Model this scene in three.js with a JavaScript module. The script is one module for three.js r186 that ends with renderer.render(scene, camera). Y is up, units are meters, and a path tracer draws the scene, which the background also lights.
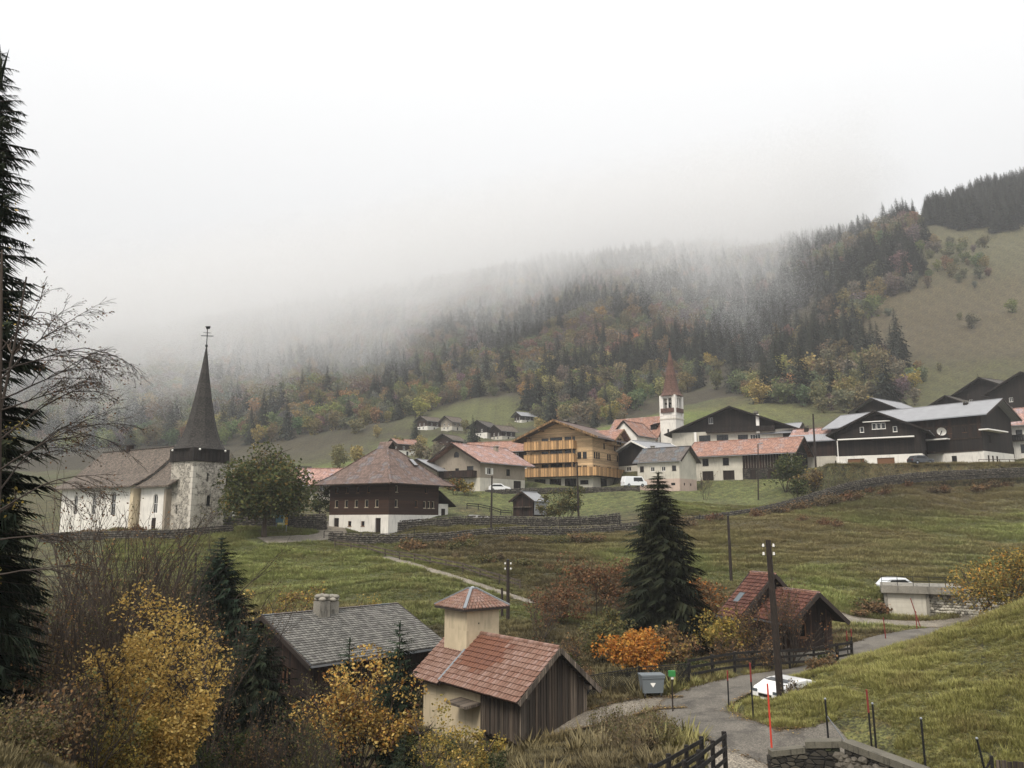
import * as THREE from 'three';
import { mergeGeometries } from 'three/addons/utils/BufferGeometryUtils.js';

// ---------------------------------------------------------------- camera, sky, sun, exposure
const scene = new THREE.Scene();
const FOV = 50, FPX = 384 / Math.tan((FOV / 2) * Math.PI / 180), PITCH = Math.atan((520 - 384) / FPX);
const camera = new THREE.PerspectiveCamera(FOV, 1024 / 768, 0.2, 6000);
camera.position.set(0, 0, 0);
camera.rotation.x = PITCH;

// an overcast sky, half as bright again overhead as at the horizon
{
  const W = 256, Hh = 128, data = new Float32Array(W * Hh * 4);
  for (let r = 0; r < Hh; r++) {
    const up = Math.sin(((r + 0.5) / Hh - 0.5) * Math.PI), s = Math.max(0, up);
    for (let c = 0; c < W; c++) {
      const L = 0.47 + 0.27 * s, o = (r * W + c) * 4;
      data[o] = L * 0.992; data[o + 1] = L; data[o + 2] = L * 1.008; data[o + 3] = 1;
    }
  }
  const t = new THREE.DataTexture(data, W, Hh, THREE.RGBAFormat, THREE.FloatType);
  t.mapping = THREE.EquirectangularReflectionMapping; t.magFilter = THREE.LinearFilter; t.needsUpdate = true;
  scene.background = t; scene.environment = t;
}
const sun = new THREE.DirectionalLight(0xfff6ea, 1.5);
sun.position.set(-260, 620, 330); sun.target.position.set(0, 0, -120);
sun.castShadow = true; sun.shadow.radius = 40; sun.shadow.mapSize.set(4096, 4096);
Object.assign(sun.shadow.camera, { left: -400, right: 400, top: 400, bottom: -400, near: 10, far: 1800 });
scene.add(sun, sun.target);
scene.fog = new THREE.FogExp2(0xf2f3f5, 0.0003);

const renderer = new THREE.WebGLRenderer({ antialias: true });
renderer.setSize(1024, 768);
renderer.toneMapping = THREE.LinearToneMapping;
renderer.toneMappingExposure = 2.1;
renderer.shadowMap.enabled = true;

// ---------------------------------------------------------------- small maths
let seed = 12345;
const rnd = () => { seed = (seed + 0x6d2b79f5) | 0; let t = Math.imul(seed ^ (seed >>> 15), 1 | seed); t = (t + Math.imul(t ^ (t >>> 7), 61 | t)) ^ t; return ((t ^ (t >>> 14)) >>> 0) / 4294967296; };
const reseed = (s) => { seed = s | 0; };
const rr = (a, b) => a + (b - a) * rnd();
const gauss = () => Math.sqrt(-2 * Math.log(rnd() + 1e-9)) * Math.cos(6.2831853 * rnd());
const clamp = (x, a, b) => Math.min(b, Math.max(a, x));
const sstep = (a, b, x) => { const t = clamp((x - a) / (b - a), 0, 1); return t * t * (3 - 2 * t); };
const lerp = (a, b, t) => a + (b - a) * t;
const RAD = Math.PI / 180;
const V = (x, y, z) => new THREE.Vector3(x, y, z);
const hash = (x, y, z = 0) => { let h = (x | 0) * 374761393 + (y | 0) * 668265263 + (z | 0) * 2147483647 * 7 + 1013904223; h = Math.imul(h ^ (h >>> 13), 1274126177); h = Math.imul(h ^ (h >>> 15), 2246822519); return ((h ^ (h >>> 16)) >>> 0) / 4294967296; };
const sm = (t) => t * t * (3 - 2 * t);
function vn(x, y, p = 0) {                       // value noise, periodic when p > 0
  const ix = Math.floor(x), iy = Math.floor(y), fx = sm(x - ix), fy = sm(y - iy);
  const w = p ? (k) => ((k % p) + p) % p : (k) => k;
  return lerp(lerp(hash(w(ix), w(iy)), hash(w(ix + 1), w(iy)), fx), lerp(hash(w(ix), w(iy + 1)), hash(w(ix + 1), w(iy + 1)), fx), fy);
}
function vn3(x, y, z) { const iz = Math.floor(z), f = sm(z - iz); return lerp(vn(x + iz * 37.7, y + iz * 91.3), vn(x + (iz + 1) * 37.7, y + (iz + 1) * 91.3), f); }
const fbm = (x, y, oct = 4, p = 0) => { let s = 0, a = 0.5, t = 0; for (let i = 0; i < oct; i++) { s += a * vn(x, y, p); t += a; a *= 0.5; x *= 2; y *= 2; p *= 2; } return s / t; };
// a point of the place seen at a pixel of the photograph, d metres in front of the camera
function at(px, py, d) {
  const u = (px - 512) / FPX, v = (384 - py) / FPX, s = d / (Math.cos(PITCH) - v * Math.sin(PITCH));
  return V(u * s, (Math.sin(PITCH) + v * Math.cos(PITCH)) * s, -d);
}
function toPixel(p) {
  const f = -p.z * Math.cos(PITCH) + p.y * Math.sin(PITCH), y = p.y * Math.cos(PITCH) + p.z * Math.sin(PITCH);
  return [512 + p.x / f * FPX, 384 - y / f * FPX, f];
}

// ---------------------------------------------------------------- objects
const taken = {};
const numbered = (n) => { const k = taken[n] = (taken[n] ?? -1) + 1; return k ? `${n}_${String(k).padStart(3, '0')}` : n; };
function tag(o, label, category, group, kind) {
  o.userData.label = label; if (category) o.userData.category = category;
  if (group) o.userData.group = group; if (kind) o.userData.kind = kind;
  return o;
}
function thing(name, label, category, group, pos, turn = 0) {
  const o = new THREE.Group(); o.name = numbered(name); scene.add(o);
  if (pos) o.position.copy(pos); o.rotation.y = turn;
  return tag(o, label, category, group);
}
function part(name, geo, mat, parent) {
  const m = new THREE.Mesh(geo, mat); m.name = name; m.castShadow = m.receiveShadow = true; parent.add(m); return m;
}
function topMesh(name, geo, mat, label, category, group, kind) {
  const m = new THREE.Mesh(geo, mat); m.name = numbered(name); m.castShadow = m.receiveShadow = true; scene.add(m);
  return tag(m, label, category, group, kind);
}

// ---------------------------------------------------------------- geometry collector
class GB {
  constructor() { this.p = []; this.n = []; this.u = []; this.c = []; this.i = []; }
  v(x, y, z, nx, ny, nz, u, v, c) { this.p.push(x, y, z); this.n.push(nx, ny, nz); this.u.push(u, v); this.c.push(c[0], c[1], c[2]); return this.p.length / 3 - 1; }
  poly(pts, c = [1, 1, 1], uvs) {              // flat polygon (fan)
    const [a, b, d] = pts, e1x = b.x - a.x, e1y = b.y - a.y, e1z = b.z - a.z, e2x = d.x - a.x, e2y = d.y - a.y, e2z = d.z - a.z;
    let nx = e1y * e2z - e1z * e2y, ny = e1z * e2x - e1x * e2z, nz = e1x * e2y - e1y * e2x; const l = Math.hypot(nx, ny, nz) || 1; nx /= l; ny /= l; nz /= l;
    let tx = nz, tz = -nx; const tl = Math.hypot(tx, tz); if (tl < 0.02) { tx = 1; tz = 0; } else { tx /= tl; tz /= tl; }
    const bx = ny * tz, by = nz * tx - nx * tz, bz = -ny * tx;
    const s = pts.map((q, k) => uvs ? this.v(q.x, q.y, q.z, nx, ny, nz, uvs[k][0], uvs[k][1], c) : this.v(q.x, q.y, q.z, nx, ny, nz, q.x * tx + q.z * tz, q.x * bx + q.y * by + q.z * bz, c));
    for (let k = 1; k < s.length - 1; k++) this.i.push(s[0], s[k], s[k + 1]);
    return this;
  }
  box(x0, x1, y0, y1, z0, z1, c) {
    const q = (a) => a.map(([i, j, k]) => V(i ? x1 : x0, j ? y1 : y0, k ? z1 : z0));
    for (const f of [[[0, 0, 1], [1, 0, 1], [1, 1, 1], [0, 1, 1]], [[1, 0, 0], [0, 0, 0], [0, 1, 0], [1, 1, 0]], [[1, 0, 1], [1, 0, 0], [1, 1, 0], [1, 1, 1]], [[0, 0, 0], [0, 0, 1], [0, 1, 1], [0, 1, 0]], [[0, 1, 1], [1, 1, 1], [1, 1, 0], [0, 1, 0]], [[0, 0, 0], [1, 0, 0], [1, 0, 1], [0, 0, 1]]]) this.poly(q(f), c);
    return this;
  }
  bar(a, b, w, h, c, up = V(0, 1, 0)) {          // a straight beam of section w x h
    const d = b.clone().sub(a).normalize(); let s = d.clone().cross(up); if (s.length() < 1e-3) s = V(1, 0, 0); s.normalize();
    const t = s.clone().cross(d).normalize(); s.multiplyScalar(w / 2); t.multiplyScalar(h / 2);
    const k = (p, i, j) => p.clone().addScaledVector(s, i).addScaledVector(t, j);
    const A = [k(a, -1, -1), k(a, 1, -1), k(a, 1, 1), k(a, -1, 1)], B = [k(b, -1, -1), k(b, 1, -1), k(b, 1, 1), k(b, -1, 1)];
    for (let i = 0; i < 4; i++) { const j = (i + 1) % 4; this.poly([A[j], A[i], B[i], B[j]], c); }
    this.poly([A[0], A[1], A[2], A[3]], c); this.poly([B[3], B[2], B[1], B[0]], c);
    return this;
  }
  tube(pts, rad, sides = 5, c = [1, 1, 1], vs = 1) {
    let prev = null, run = 0;
    let up = V(0.31, 0.17, 0.93);
    for (let k = 0; k < pts.length; k++) {
      const d = (k < pts.length - 1 ? pts[k + 1].clone().sub(pts[k]) : pts[k].clone().sub(pts[k - 1])).normalize();
      if (k) run += pts[k].distanceTo(pts[k - 1]);
      let s = d.clone().cross(up); if (s.length() < 1e-3) s = d.clone().cross(V(1, 0, 0)); s.normalize();
      const t = s.clone().cross(d); const ring = [];
      for (let j = 0; j <= sides; j++) {
        const a = j / sides * 6.2831853, ca = Math.cos(a), sa = Math.sin(a), nx = s.x * ca + t.x * sa, ny = s.y * ca + t.y * sa, nz = s.z * ca + t.z * sa, r = rad[k];
        ring.push(this.v(pts[k].x + nx * r, pts[k].y + ny * r, pts[k].z + nz * r, nx, ny, nz, j / sides * Math.max(rad[0] * 6.28, 0.1), run * vs, c));
      }
      if (prev) for (let j = 0; j < sides; j++) this.i.push(prev[j], ring[j + 1], prev[j + 1], prev[j], ring[j], ring[j + 1]);
      prev = ring;
    }
    return this;
  }
  leaf(x, y, z, ax, ay, az, bx, by, bz, len, wid, c) {  // a rhombic leaf along a, across b
    let nx = ay * bz - az * by, ny = az * bx - ax * bz, nz = ax * by - ay * bx; const l = Math.hypot(nx, ny, nz) || 1; nx /= l; ny /= l; nz /= l;
    const i0 = this.v(x, y, z, nx, ny, nz, 0, 0, c), mx = x + ax * len * 0.45, my = y + ay * len * 0.45, mz = z + az * len * 0.45;
    this.v(mx + bx * wid / 2, my + by * wid / 2, mz + bz * wid / 2, nx, ny, nz, 0, 0, c);
    this.v(x + ax * len, y + ay * len, z + az * len, nx, ny, nz, 0, 0, c);
    this.v(mx - bx * wid / 2, my - by * wid / 2, mz - bz * wid / 2, nx, ny, nz, 0, 0, c);
    this.i.push(i0, i0 + 2, i0 + 1, i0, i0 + 3, i0 + 2);
  }
  needle(x, y, z, ax, ay, az, bx, by, bz, len, wid, c) { // one pointed triangle
    let nx = ay * bz - az * by, ny = az * bx - ax * bz, nz = ax * by - ay * bx; const l = Math.hypot(nx, ny, nz) || 1; nx /= l; ny /= l; nz /= l;
    const i0 = this.v(x - bx * wid / 2, y - by * wid / 2, z - bz * wid / 2, nx, ny, nz, 0, 0, c);
    this.v(x + bx * wid / 2, y + by * wid / 2, z + bz * wid / 2, nx, ny, nz, 0, 0, c);
    this.v(x + ax * len, y + ay * len, z + az * len, nx, ny, nz, 0, 0, c);
    this.i.push(i0, i0 + 2, i0 + 1);
  }
  get tris() { return this.i.length / 3; }
  build() {
    const g = new THREE.BufferGeometry();
    g.setAttribute('position', new THREE.Float32BufferAttribute(this.p, 3)); g.setAttribute('normal', new THREE.Float32BufferAttribute(this.n, 3));
    g.setAttribute('uv', new THREE.Float32BufferAttribute(this.u, 2)); g.setAttribute('color', new THREE.Float32BufferAttribute(this.c, 3));
    g.setIndex(this.i.length / 1 > 65535 * 3 ? new THREE.Uint32BufferAttribute(this.i, 1) : new THREE.Uint32BufferAttribute(this.i, 1));
    return g;
  }
}
// flat faces with texture coordinates in metres along each face
function planar(geo) {
  const g = geo.index ? geo.toNonIndexed() : geo, p = g.attributes.position.array, gb = new GB();
  for (let k = 0; k < p.length; k += 9) gb.poly([V(p[k], p[k + 1], p[k + 2]), V(p[k + 3], p[k + 4], p[k + 5]), V(p[k + 6], p[k + 7], p[k + 8])]);
  return gb.build();
}

// ---------------------------------------------------------------- textures and materials
function tex(size, fn) {
  const d = new Uint8Array(size * size * 4);
  for (let y = 0; y < size; y++) for (let x = 0; x < size; x++) {
    const c = fn(x / size, y / size), o = (y * size + x) * 4;
    d[o] = clamp(c[0], 0, 1) * 255; d[o + 1] = clamp(c[1], 0, 1) * 255; d[o + 2] = clamp(c[2], 0, 1) * 255; d[o + 3] = 255;
  }
  const t = new THREE.DataTexture(d, size, size); t.wrapS = t.wrapT = THREE.RepeatWrapping; t.magFilter = THREE.LinearFilter; t.minFilter = THREE.LinearMipmapLinearFilter; t.needsUpdate = true;
  return t;
}
function mat(color, t, metres, o = {}) {
  const { bump = 0, ...rest } = o;
  const p = { color, roughness: 0.9, ...rest };
  if (t) {
    const a = t.clone(); a.repeat.set(1 / metres, 1 / metres); a.colorSpace = THREE.SRGBColorSpace; a.needsUpdate = true; p.map = a;
    if (bump) { const b = t.clone(); b.repeat.set(1 / metres, 1 / metres); b.needsUpdate = true; p.bumpMap = b; p.bumpScale = bump; }
  }
  return new THREE.MeshStandardMaterial(p);
}
const g3 = (x) => [x, x, x];
const T = {
  plaster: tex(512, (u, v) => { const a = fbm(u * 6, v * 6, 5, 6), b = fbm(u * 40, v * 12, 3, 40), st = sstep(0.56, 0.78, fbm(u * 22 + 3, v * 4, 4, 22)); const x = 0.9 + 0.12 * (a - 0.5) + 0.06 * (b - 0.5) - 0.07 * st; return [x, x * 0.985, x * 0.955]; }),
  rubble: tex(512, (u, v) => {
    const n = 20; let m1 = 9, m2 = 9, id = 0; const x = u * n, y = v * n * 1.25, ix = Math.floor(x), iy = Math.floor(y);
    for (let j = -1; j <= 1; j++) for (let i = -1; i <= 1; i++) { const cx = ((ix + i) % n + n) % n, cy = ((iy + j) % 25 + 25) % 25, dx = ix + i + hash(cx, cy, 1) - x, dy = iy + j + hash(cx, cy, 2) - y, q = Math.hypot(dx, dy); if (q < m1) { m2 = m1; m1 = q; id = hash(cx, cy, 3); } else if (q < m2) m2 = q; }
    const edge = sstep(0.02, 0.16, m2 - m1), lime = sstep(0.46, 0.6, fbm(u * 7, v * 7, 4, 7)), stone = 0.42 + 0.4 * id, k = lerp(stone * edge + 0.78 * (1 - edge), 0.86, lime * 0.7), f = 0.9 + 0.2 * vn(u * 120, v * 120, 120);
    return [k * f, k * f * 0.975, k * f * 0.93];
  }),
  drystone: tex(512, (u, v) => {
    const n = 16; let m1 = 9, m2 = 9, id = 0; const x = u * n, y = v * n * 2, ix = Math.floor(x), iy = Math.floor(y);
    for (let j = -1; j <= 1; j++) for (let i = -1; i <= 1; i++) { const cx = ((ix + i) % n + n) % n, cy = ((iy + j) % 32 + 32) % 32, dx = ix + i + hash(cx, cy, 1) - x, dy = iy + j + hash(cx, cy, 2) - y, q = Math.hypot(dx, dy); if (q < m1) { m2 = m1; m1 = q; id = hash(cx, cy, 3); } else if (q < m2) m2 = q; }
    const e = sstep(0.0, 0.2, m2 - m1), k = (0.25 + 0.55 * id) * e + 0.05; const mo = sstep(0.55, 0.7, fbm(u * 5, v * 5, 4, 5)); return [k * (1 - 0.3 * mo), k * (0.97 - 0.12 * mo), k * (0.9 - 0.45 * mo)];
  }),
  shingle: tex(512, (u, v) => {
    const rows = 24, y = v * rows, r = Math.floor(y), fy = y - r, x = u * 20 + hash(r, 5) * 3, c = Math.floor(x) % 20, fx = x - Math.floor(x);
    const tone = 0.52 + 0.4 * hash(c, r, 2) + 0.2 * (fbm(u * 5, v * 5, 3, 5) - 0.5), e = fx < 0.07 ? 0.7 : 1, k = tone * e * (fy < 0.16 ? 0.55 : 1); return [k, k * 0.98, k * 0.95];
  }),
  tile: tex(512, (u, v) => {
    const rows = 12, y = v * rows, r = Math.floor(y), fy = y - r, x = u * 16 + (r % 2) * 0.5, c = Math.floor(x) % 16, fx = x - Math.floor(x);
    const h = hash(c, r, 4), m = sstep(0.5, 0.75, fbm(u * 6, v * 6, 4, 6)), k = (0.72 + 0.28 * h) * (fy < 0.14 ? 0.5 : 1) * (0.86 + 0.14 * Math.sin(fx * 3.14)); return [k, k * lerp(0.97, 1.12, m), k * lerp(0.95, 1.25, m)];
  }),
  plank: tex(512, (u, v) => {
    const n = 24, x = u * n, c = Math.floor(x), fx = x - c, gr = fbm(u * 220, v * 7 + hash(c, 1) * 9, 3, 0), tone = 0.5 + 0.46 * hash(c, 3), gap = fx < 0.07 || fx > 0.95 ? 0.3 : 1, k = tone * gap * (0.72 + 0.5 * (gr)); return [k, k * 0.97, k * 0.93];
  }),
  log: tex(512, (u, v) => {
    const n = 20, y = v * n, c = Math.floor(y), fy = y - c, gr = fbm(u * 8 + hash(c, 1) * 9, v * 200, 3, 0), tone = 0.7 + 0.24 * hash(c, 3), gap = fy < 0.1 ? 0.45 : 1, k = tone * gap * (0.78 + 0.36 * gr); return [k, k * 0.98, k * 0.94];
  }),
  seam: tex(256, (u, v) => { const f = u * 10 % 1, k = (0.86 + 0.1 * fbm(u * 6, v * 6, 4, 6)) * (f < 0.08 ? 0.72 : 1); return g3(k); }),
  asphalt: tex(512, (u, v) => { const k = 0.72 + 0.3 * (vn(u * 200, v * 200, 200) - 0.5) + 0.3 * (fbm(u * 5, v * 5, 5, 5) - 0.5), w = sstep(0.56, 0.7, fbm(u * 9 + 3, v * 9, 4, 9)); return [k * (1 - 0.16 * w), k * (0.985 - 0.16 * w), k * (0.95 - 0.15 * w)]; }),
  gravel: tex(256, (u, v) => { const k = 0.72 + 0.45 * (vn(u * 90, v * 90, 90) - 0.5) + 0.25 * (fbm(u * 6, v * 6, 4, 6) - 0.5); return [k, k * 0.975, k * 0.93]; }),
  concrete: tex(512, (u, v) => { const k = 0.78 + 0.22 * (fbm(u * 5, v * 5, 5, 5) - 0.5) + 0.14 * (vn(u * 120, v * 120, 120) - 0.5) - 0.2 * sstep(0.55, 0.8, fbm(u * 26, v * 3, 4, 26)); return [k, k * 0.99, k * 0.96]; }),
  grass: tex(1024, (u, v) => {
    const a = fbm(u * 12, v * 12, 5, 12), b = fbm(u * 110, v * 110, 3, 110), c = sstep(0.5, 0.68, fbm(u * 26 + 7, v * 26, 4, 26)), k = 0.62 + 0.7 * (b - 0.5) + 0.45 * (a - 0.5); return [k * (0.97 + 0.07 * c), k * 0.98, k * 0.9];
  }),
  bark: tex(256, (u, v) => { const k = 0.5 + 0.6 * (fbm(u * 20, v * 5, 4, 20) - 0.4); return [k, k * 0.94, k * 0.88]; }),
};
const C = (hex) => new THREE.Color(hex);
const lin = (r, g, b) => new THREE.Color().setRGB(r, g, b);
const M = {
  white: mat(0xf4f3f0, T.plaster, 6, { bump: 0.01 }),
  cream: mat(0xd9cbb0, T.plaster, 5, { bump: 0.01 }),
  pink: mat(0xd3bfb6, T.plaster, 6),
  greyPlaster: mat(0xa39a8e, T.plaster, 5),
  offwhite: mat(0xd8d5cc, T.plaster, 6),
  tower: mat(0xd9d6cf, T.rubble, 6, { bump: 0.04 }),
  towerSmooth: mat(0xd6d2ca, T.plaster, 4, { bump: 0.02 }),
  drystone: mat(0x6e6a64, T.drystone, 5, { bump: 0.12 }),
  concrete: mat(0xa8a49c, T.concrete, 5, { bump: 0.02 }),
  pale: mat(0xc0bbb1, T.concrete, 5, { bump: 0.01 }),
  slate: mat(0x77736e, T.shingle, 3.6, { bump: 0.03 }),
  shingleBrown: mat(0x8b7f74, T.shingle, 4.4, { bump: 0.03 }),
  shinglePink: mat(0x84726a, T.tile, 4.2, { bump: 0.04 }),
  spire: mat(0x4d4a47, T.shingle, 4, { bump: 0.04 }),
  spireRed: mat(0x8a6a5f, T.shingle, 4, { bump: 0.04 }),
  redTile: mat(0xb8907f, T.tile, 4.2, { bump: 0.05 }),
  pinkTile: mat(0xc5a196, T.tile, 4.2, { bump: 0.05 }),
  greyTile: mat(0x7b7672, T.tile, 4.2, { bump: 0.04 }),
  lightMetal: mat(0xa0a1a4, T.seam, 4, { roughness: 0.6, bump: 0.02 }),
  darkWood: mat(0x3d2a20, T.plank, 5, { bump: 0.03 }),
  brownLog: mat(0x4b3325, T.log, 4.5, { bump: 0.03 }),
  blackWood: mat(0x2c231d, T.plank, 5, { bump: 0.03 }),
  greyWood: mat(0x8b8177, T.plank, 3, { bump: 0.02 }),
  honey: mat(0xf6d5ab, T.log, 5, { bump: 0.02 }),
  honeyPlank: mat(0xf6ca94, T.plank, 4, { bump: 0.02 }),
  beam: mat(0x4a3a2d, T.plank, 3),
  lightBeam: mat(0xa98962, T.plank, 3),
  rail: mat(0x6d6258, T.plank, 2.5, { bump: 0.01 }),
  darkRail: mat(0x2b2724, T.plank, 2.5),
  pole: mat(0x4a4039, T.bark, 0.8, { bump: 0.01 }),
  iron: new THREE.MeshStandardMaterial({ color: 0x2a2a2a, roughness: 0.55, metalness: 0.6 }),
  zinc: new THREE.MeshStandardMaterial({ color: 0x8e9296, roughness: 0.5, metalness: 0.6 }),
  glass: new THREE.MeshStandardMaterial({ color: 0x15181a, roughness: 0.12, metalness: 0 }),
  paleGlass: new THREE.MeshStandardMaterial({ color: 0x5c646a, roughness: 0.1, metalness: 0.2 }),
  frameWhite: new THREE.MeshStandardMaterial({ color: 0xe6e3dc, roughness: 0.6 }),
  frameSand: new THREE.MeshStandardMaterial({ color: 0xb3a690, roughness: 0.7 }),
  frameDark: new THREE.MeshStandardMaterial({ color: 0x2d241e, roughness: 0.8 }),
  frameBrown: new THREE.MeshStandardMaterial({ color: 0x6b4a30, roughness: 0.8 }),
  door: mat(0x33251d, T.plank, 2),
  bark: mat(0x4a4037, T.bark, 1.2, { bump: 0.02 }),
  darkBark: mat(0x2e2722, T.bark, 1.2, { bump: 0.02 }),
  asphalt: mat(0x8c8780, T.asphalt, 7, { bump: 0.01 }),
  gravel: mat(0x9a948b, T.gravel, 3, { bump: 0.02 }),
  paleRoad: mat(0xaca69c, T.gravel, 4, { bump: 0.01 }),
};
const leafMat = new THREE.MeshPhysicalMaterial({ color: 0xffffff, vertexColors: true, roughness: 1, transmission: 0.3, thickness: 0, specularIntensity: 0.2, side: THREE.DoubleSide });
const needleMat = new THREE.MeshPhysicalMaterial({ color: 0xffffff, vertexColors: true, roughness: 1, specularIntensity: 0.15, side: THREE.DoubleSide });
const twigMat = new THREE.MeshStandardMaterial({ color: 0xffffff, vertexColors: true, roughness: 1 });

// ---------------------------------------------------------------- terrain
const CP = [];
const cp = (px, py, d) => { const p = at(px, py, d); CP.push([p.x, p.y, d]); };
const cw = (x, y, d) => CP.push([x, y, d]);
// under and around the viewer: a bank falling away
[[0, -1.7, 0], [-8, -2, 0], [8, -2.5, 0], [0, -2.6, 5], [-7, -2.6, 7], [8, -4, 6], [0, -5.2, 11], [-6, -5.4, 13], [7, -7, 13], [0, -8.2, 20], [12, -9.5, 22], [-6, -8.8, 24], [0, -10, 29], [25, -9, 18], [-25, -3, 8], [-16, -7.5, 22]].forEach((a) => cw(...a));
// lower left valley, under the thickets
[[-10, -10.4, 36], [-2, -10.7, 38], [4, -10.4, 38], [-20, -9.6, 36], [-30, -9, 44], [-14, -10.3, 46], [-26, -9.2, 60], [-40, -8.5, 60], [-50, -6.5, 80], [-8, -10.4, 56], [-60, -3, 105], [-38, -7.4, 74]].forEach((a) => cw(...a));
cp(20, 745, 14.5); cp(521, 757, 40);
// meadow below the old church
[[300, 546, 103], [200, 547, 100], [240, 590, 82], [250, 610, 74], [340, 575, 88], [360, 605, 72], [420, 575, 86], [400, 560, 94], [330, 560, 96], [460, 579, 85], [500, 592, 80], [530, 603, 75], [430, 570, 89], [480, 615, 68]].forEach((a) => cp(...a));
// church yard, farmhouse, lawns
[[130, 532, 114], [65, 534, 128], [190, 528, 112], [225, 529, 118], [268, 533, 108], [20, 530, 140], [300, 538, 107], [330, 534, 112], [390, 534, 112], [440, 516, 120], [460, 524, 117], [440, 540, 111], [520, 540, 108], [600, 548, 104], [560, 565, 94], [480, 560, 95], [560, 590, 82], [600, 600, 76], [620, 580, 84]].forEach((a) => cp(...a));
[[525, 515, 132], [470, 497, 146], [560, 498, 148], [540, 486, 158], [600, 486, 164], [640, 492, 150], [690, 492, 158], [740, 484, 163], [620, 505, 140], [600, 520, 127], [680, 512, 130], [640, 530, 116], [700, 530, 114], [780, 500, 148], [790, 478, 160], [820, 470, 160]].forEach((a) => cp(...a));
// pasture on the slope between road and village street
[[700, 560, 96], [760, 520, 118], [800, 560, 95], [860, 590, 82], [900, 560, 95], [960, 560, 96], [1010, 570, 92], [880, 525, 117], [1000, 520, 121], [850, 495, 137], [950, 478, 145], [1020, 470, 147], [740, 580, 86], [790, 590, 79], [1100, 560, 95], [1120, 500, 130], [1150, 440, 160]].forEach((a) => cp(...a));
[[855, 470, 148], [930, 466, 148], [1005, 462, 148], [1060, 455, 150]].forEach((a) => cp(...a));
// valley floor and road
const ROAD = [[985, 622, 73], [930, 632, 66], [880, 643, 60.5], [850, 657, 55], [800, 672, 49.5], [745, 685, 46], [708, 697, 43.2], [693, 709, 40.8], [700, 720, 38.6], [722, 731, 36.6], [760, 742, 34.5], [800, 748, 34.0], [850, 750, 34.0]];
ROAD.forEach((a) => cp(...a));
[[580, 712, 41.5], [630, 706, 42.2], [660, 655, 58], [790, 665, 55], [720, 665, 52], [845, 622, 71.5], [900, 622, 71.5], [920, 619, 76], [870, 612, 78], [960, 625, 72], [620, 670, 53], [560, 640, 60], [600, 740, 36], [560, 745, 37], [640, 735, 36.5], [690, 750, 33]].forEach((a) => cp(...a));
[[885, 585, 83], [960, 585, 84], [1010, 590, 82]].forEach((a) => cp(...a));
// grassy mound beside the hairpin
[[800, 690, 41], [780, 702, 40], [850, 668, 42.5], [900, 650, 43.5], [960, 626, 44], [1024, 601, 44], [1090, 585, 44], [830, 700, 37.5], [880, 695, 37], [960, 690, 36], [1020, 680, 35.5], [870, 735, 33.6], [940, 750, 31.5], [1010, 745, 31.5], [1080, 740, 31]].forEach((a) => cp(...a));
[[20, -8.6, 52], [26, -8.4, 55], [33, -7.6, 56], [40, -6.5, 58], [14, -10.4, 27], [10, -10.8, 27], [18, -10, 25], [12.2, -10.2, 30.6], [11.2, -10.4, 29.5], [14.2, -9.8, 30]].forEach((a) => cw(...a));
// slopes behind the village
[[300, 484, 200], [250, 490, 190], [150, 480, 240], [60, 480, 260], [340, 468, 270], [300, 462, 320], [430, 455, 300], [400, 462, 260], [480, 445, 310], [540, 440, 300], [500, 425, 380], [460, 412, 420], [560, 425, 370], [620, 425, 320], [675, 450, 205], [640, 452, 215], [740, 455, 195], [690, 412, 290], [640, 420, 300], [760, 416, 280], [800, 425, 260], [840, 420, 270], [880, 403, 320], [940, 390, 330], [1000, 388, 320], [1010, 410, 230], [960, 415, 230], [1060, 400, 240]].forEach((a) => cp(...a));
// wooded hillside
[[200, 452, 420], [120, 450, 460], [40, 450, 480], [300, 430, 450], [200, 410, 600], [320, 390, 620], [420, 370, 640], [520, 350, 640], [620, 345, 600], [700, 340, 560], [780, 335, 520], [840, 330, 470], [900, 340, 420], [960, 340, 400], [1020, 340, 390], [900, 290, 500], [960, 270, 500], [1020, 262, 490], [940, 236, 560], [1020, 224, 560], [880, 245, 570], [820, 265, 620], [740, 275, 700], [640, 285, 760], [540, 290, 820], [440, 310, 840], [330, 330, 860], [200, 350, 880], [60, 370, 900]].forEach((a) => cp(...a));
[[60, 340, 1100], [250, 310, 1100], [450, 280, 1050], [650, 258, 950], [800, 256, 800], [880, 238, 700], [925, 222, 690], [970, 208, 690], [1040, 192, 690], [1150, 200, 600], [1200, 300, 420], [1200, 400, 260], [-150, 470, 420], [-150, 400, 700], [-150, 360, 1000], [1150, 190, 900], [800, 260, 1500], [400, 320, 1700], [0, 360, 1700], [1100, 230, 1500]].forEach((a) => cp(...a));

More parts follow.
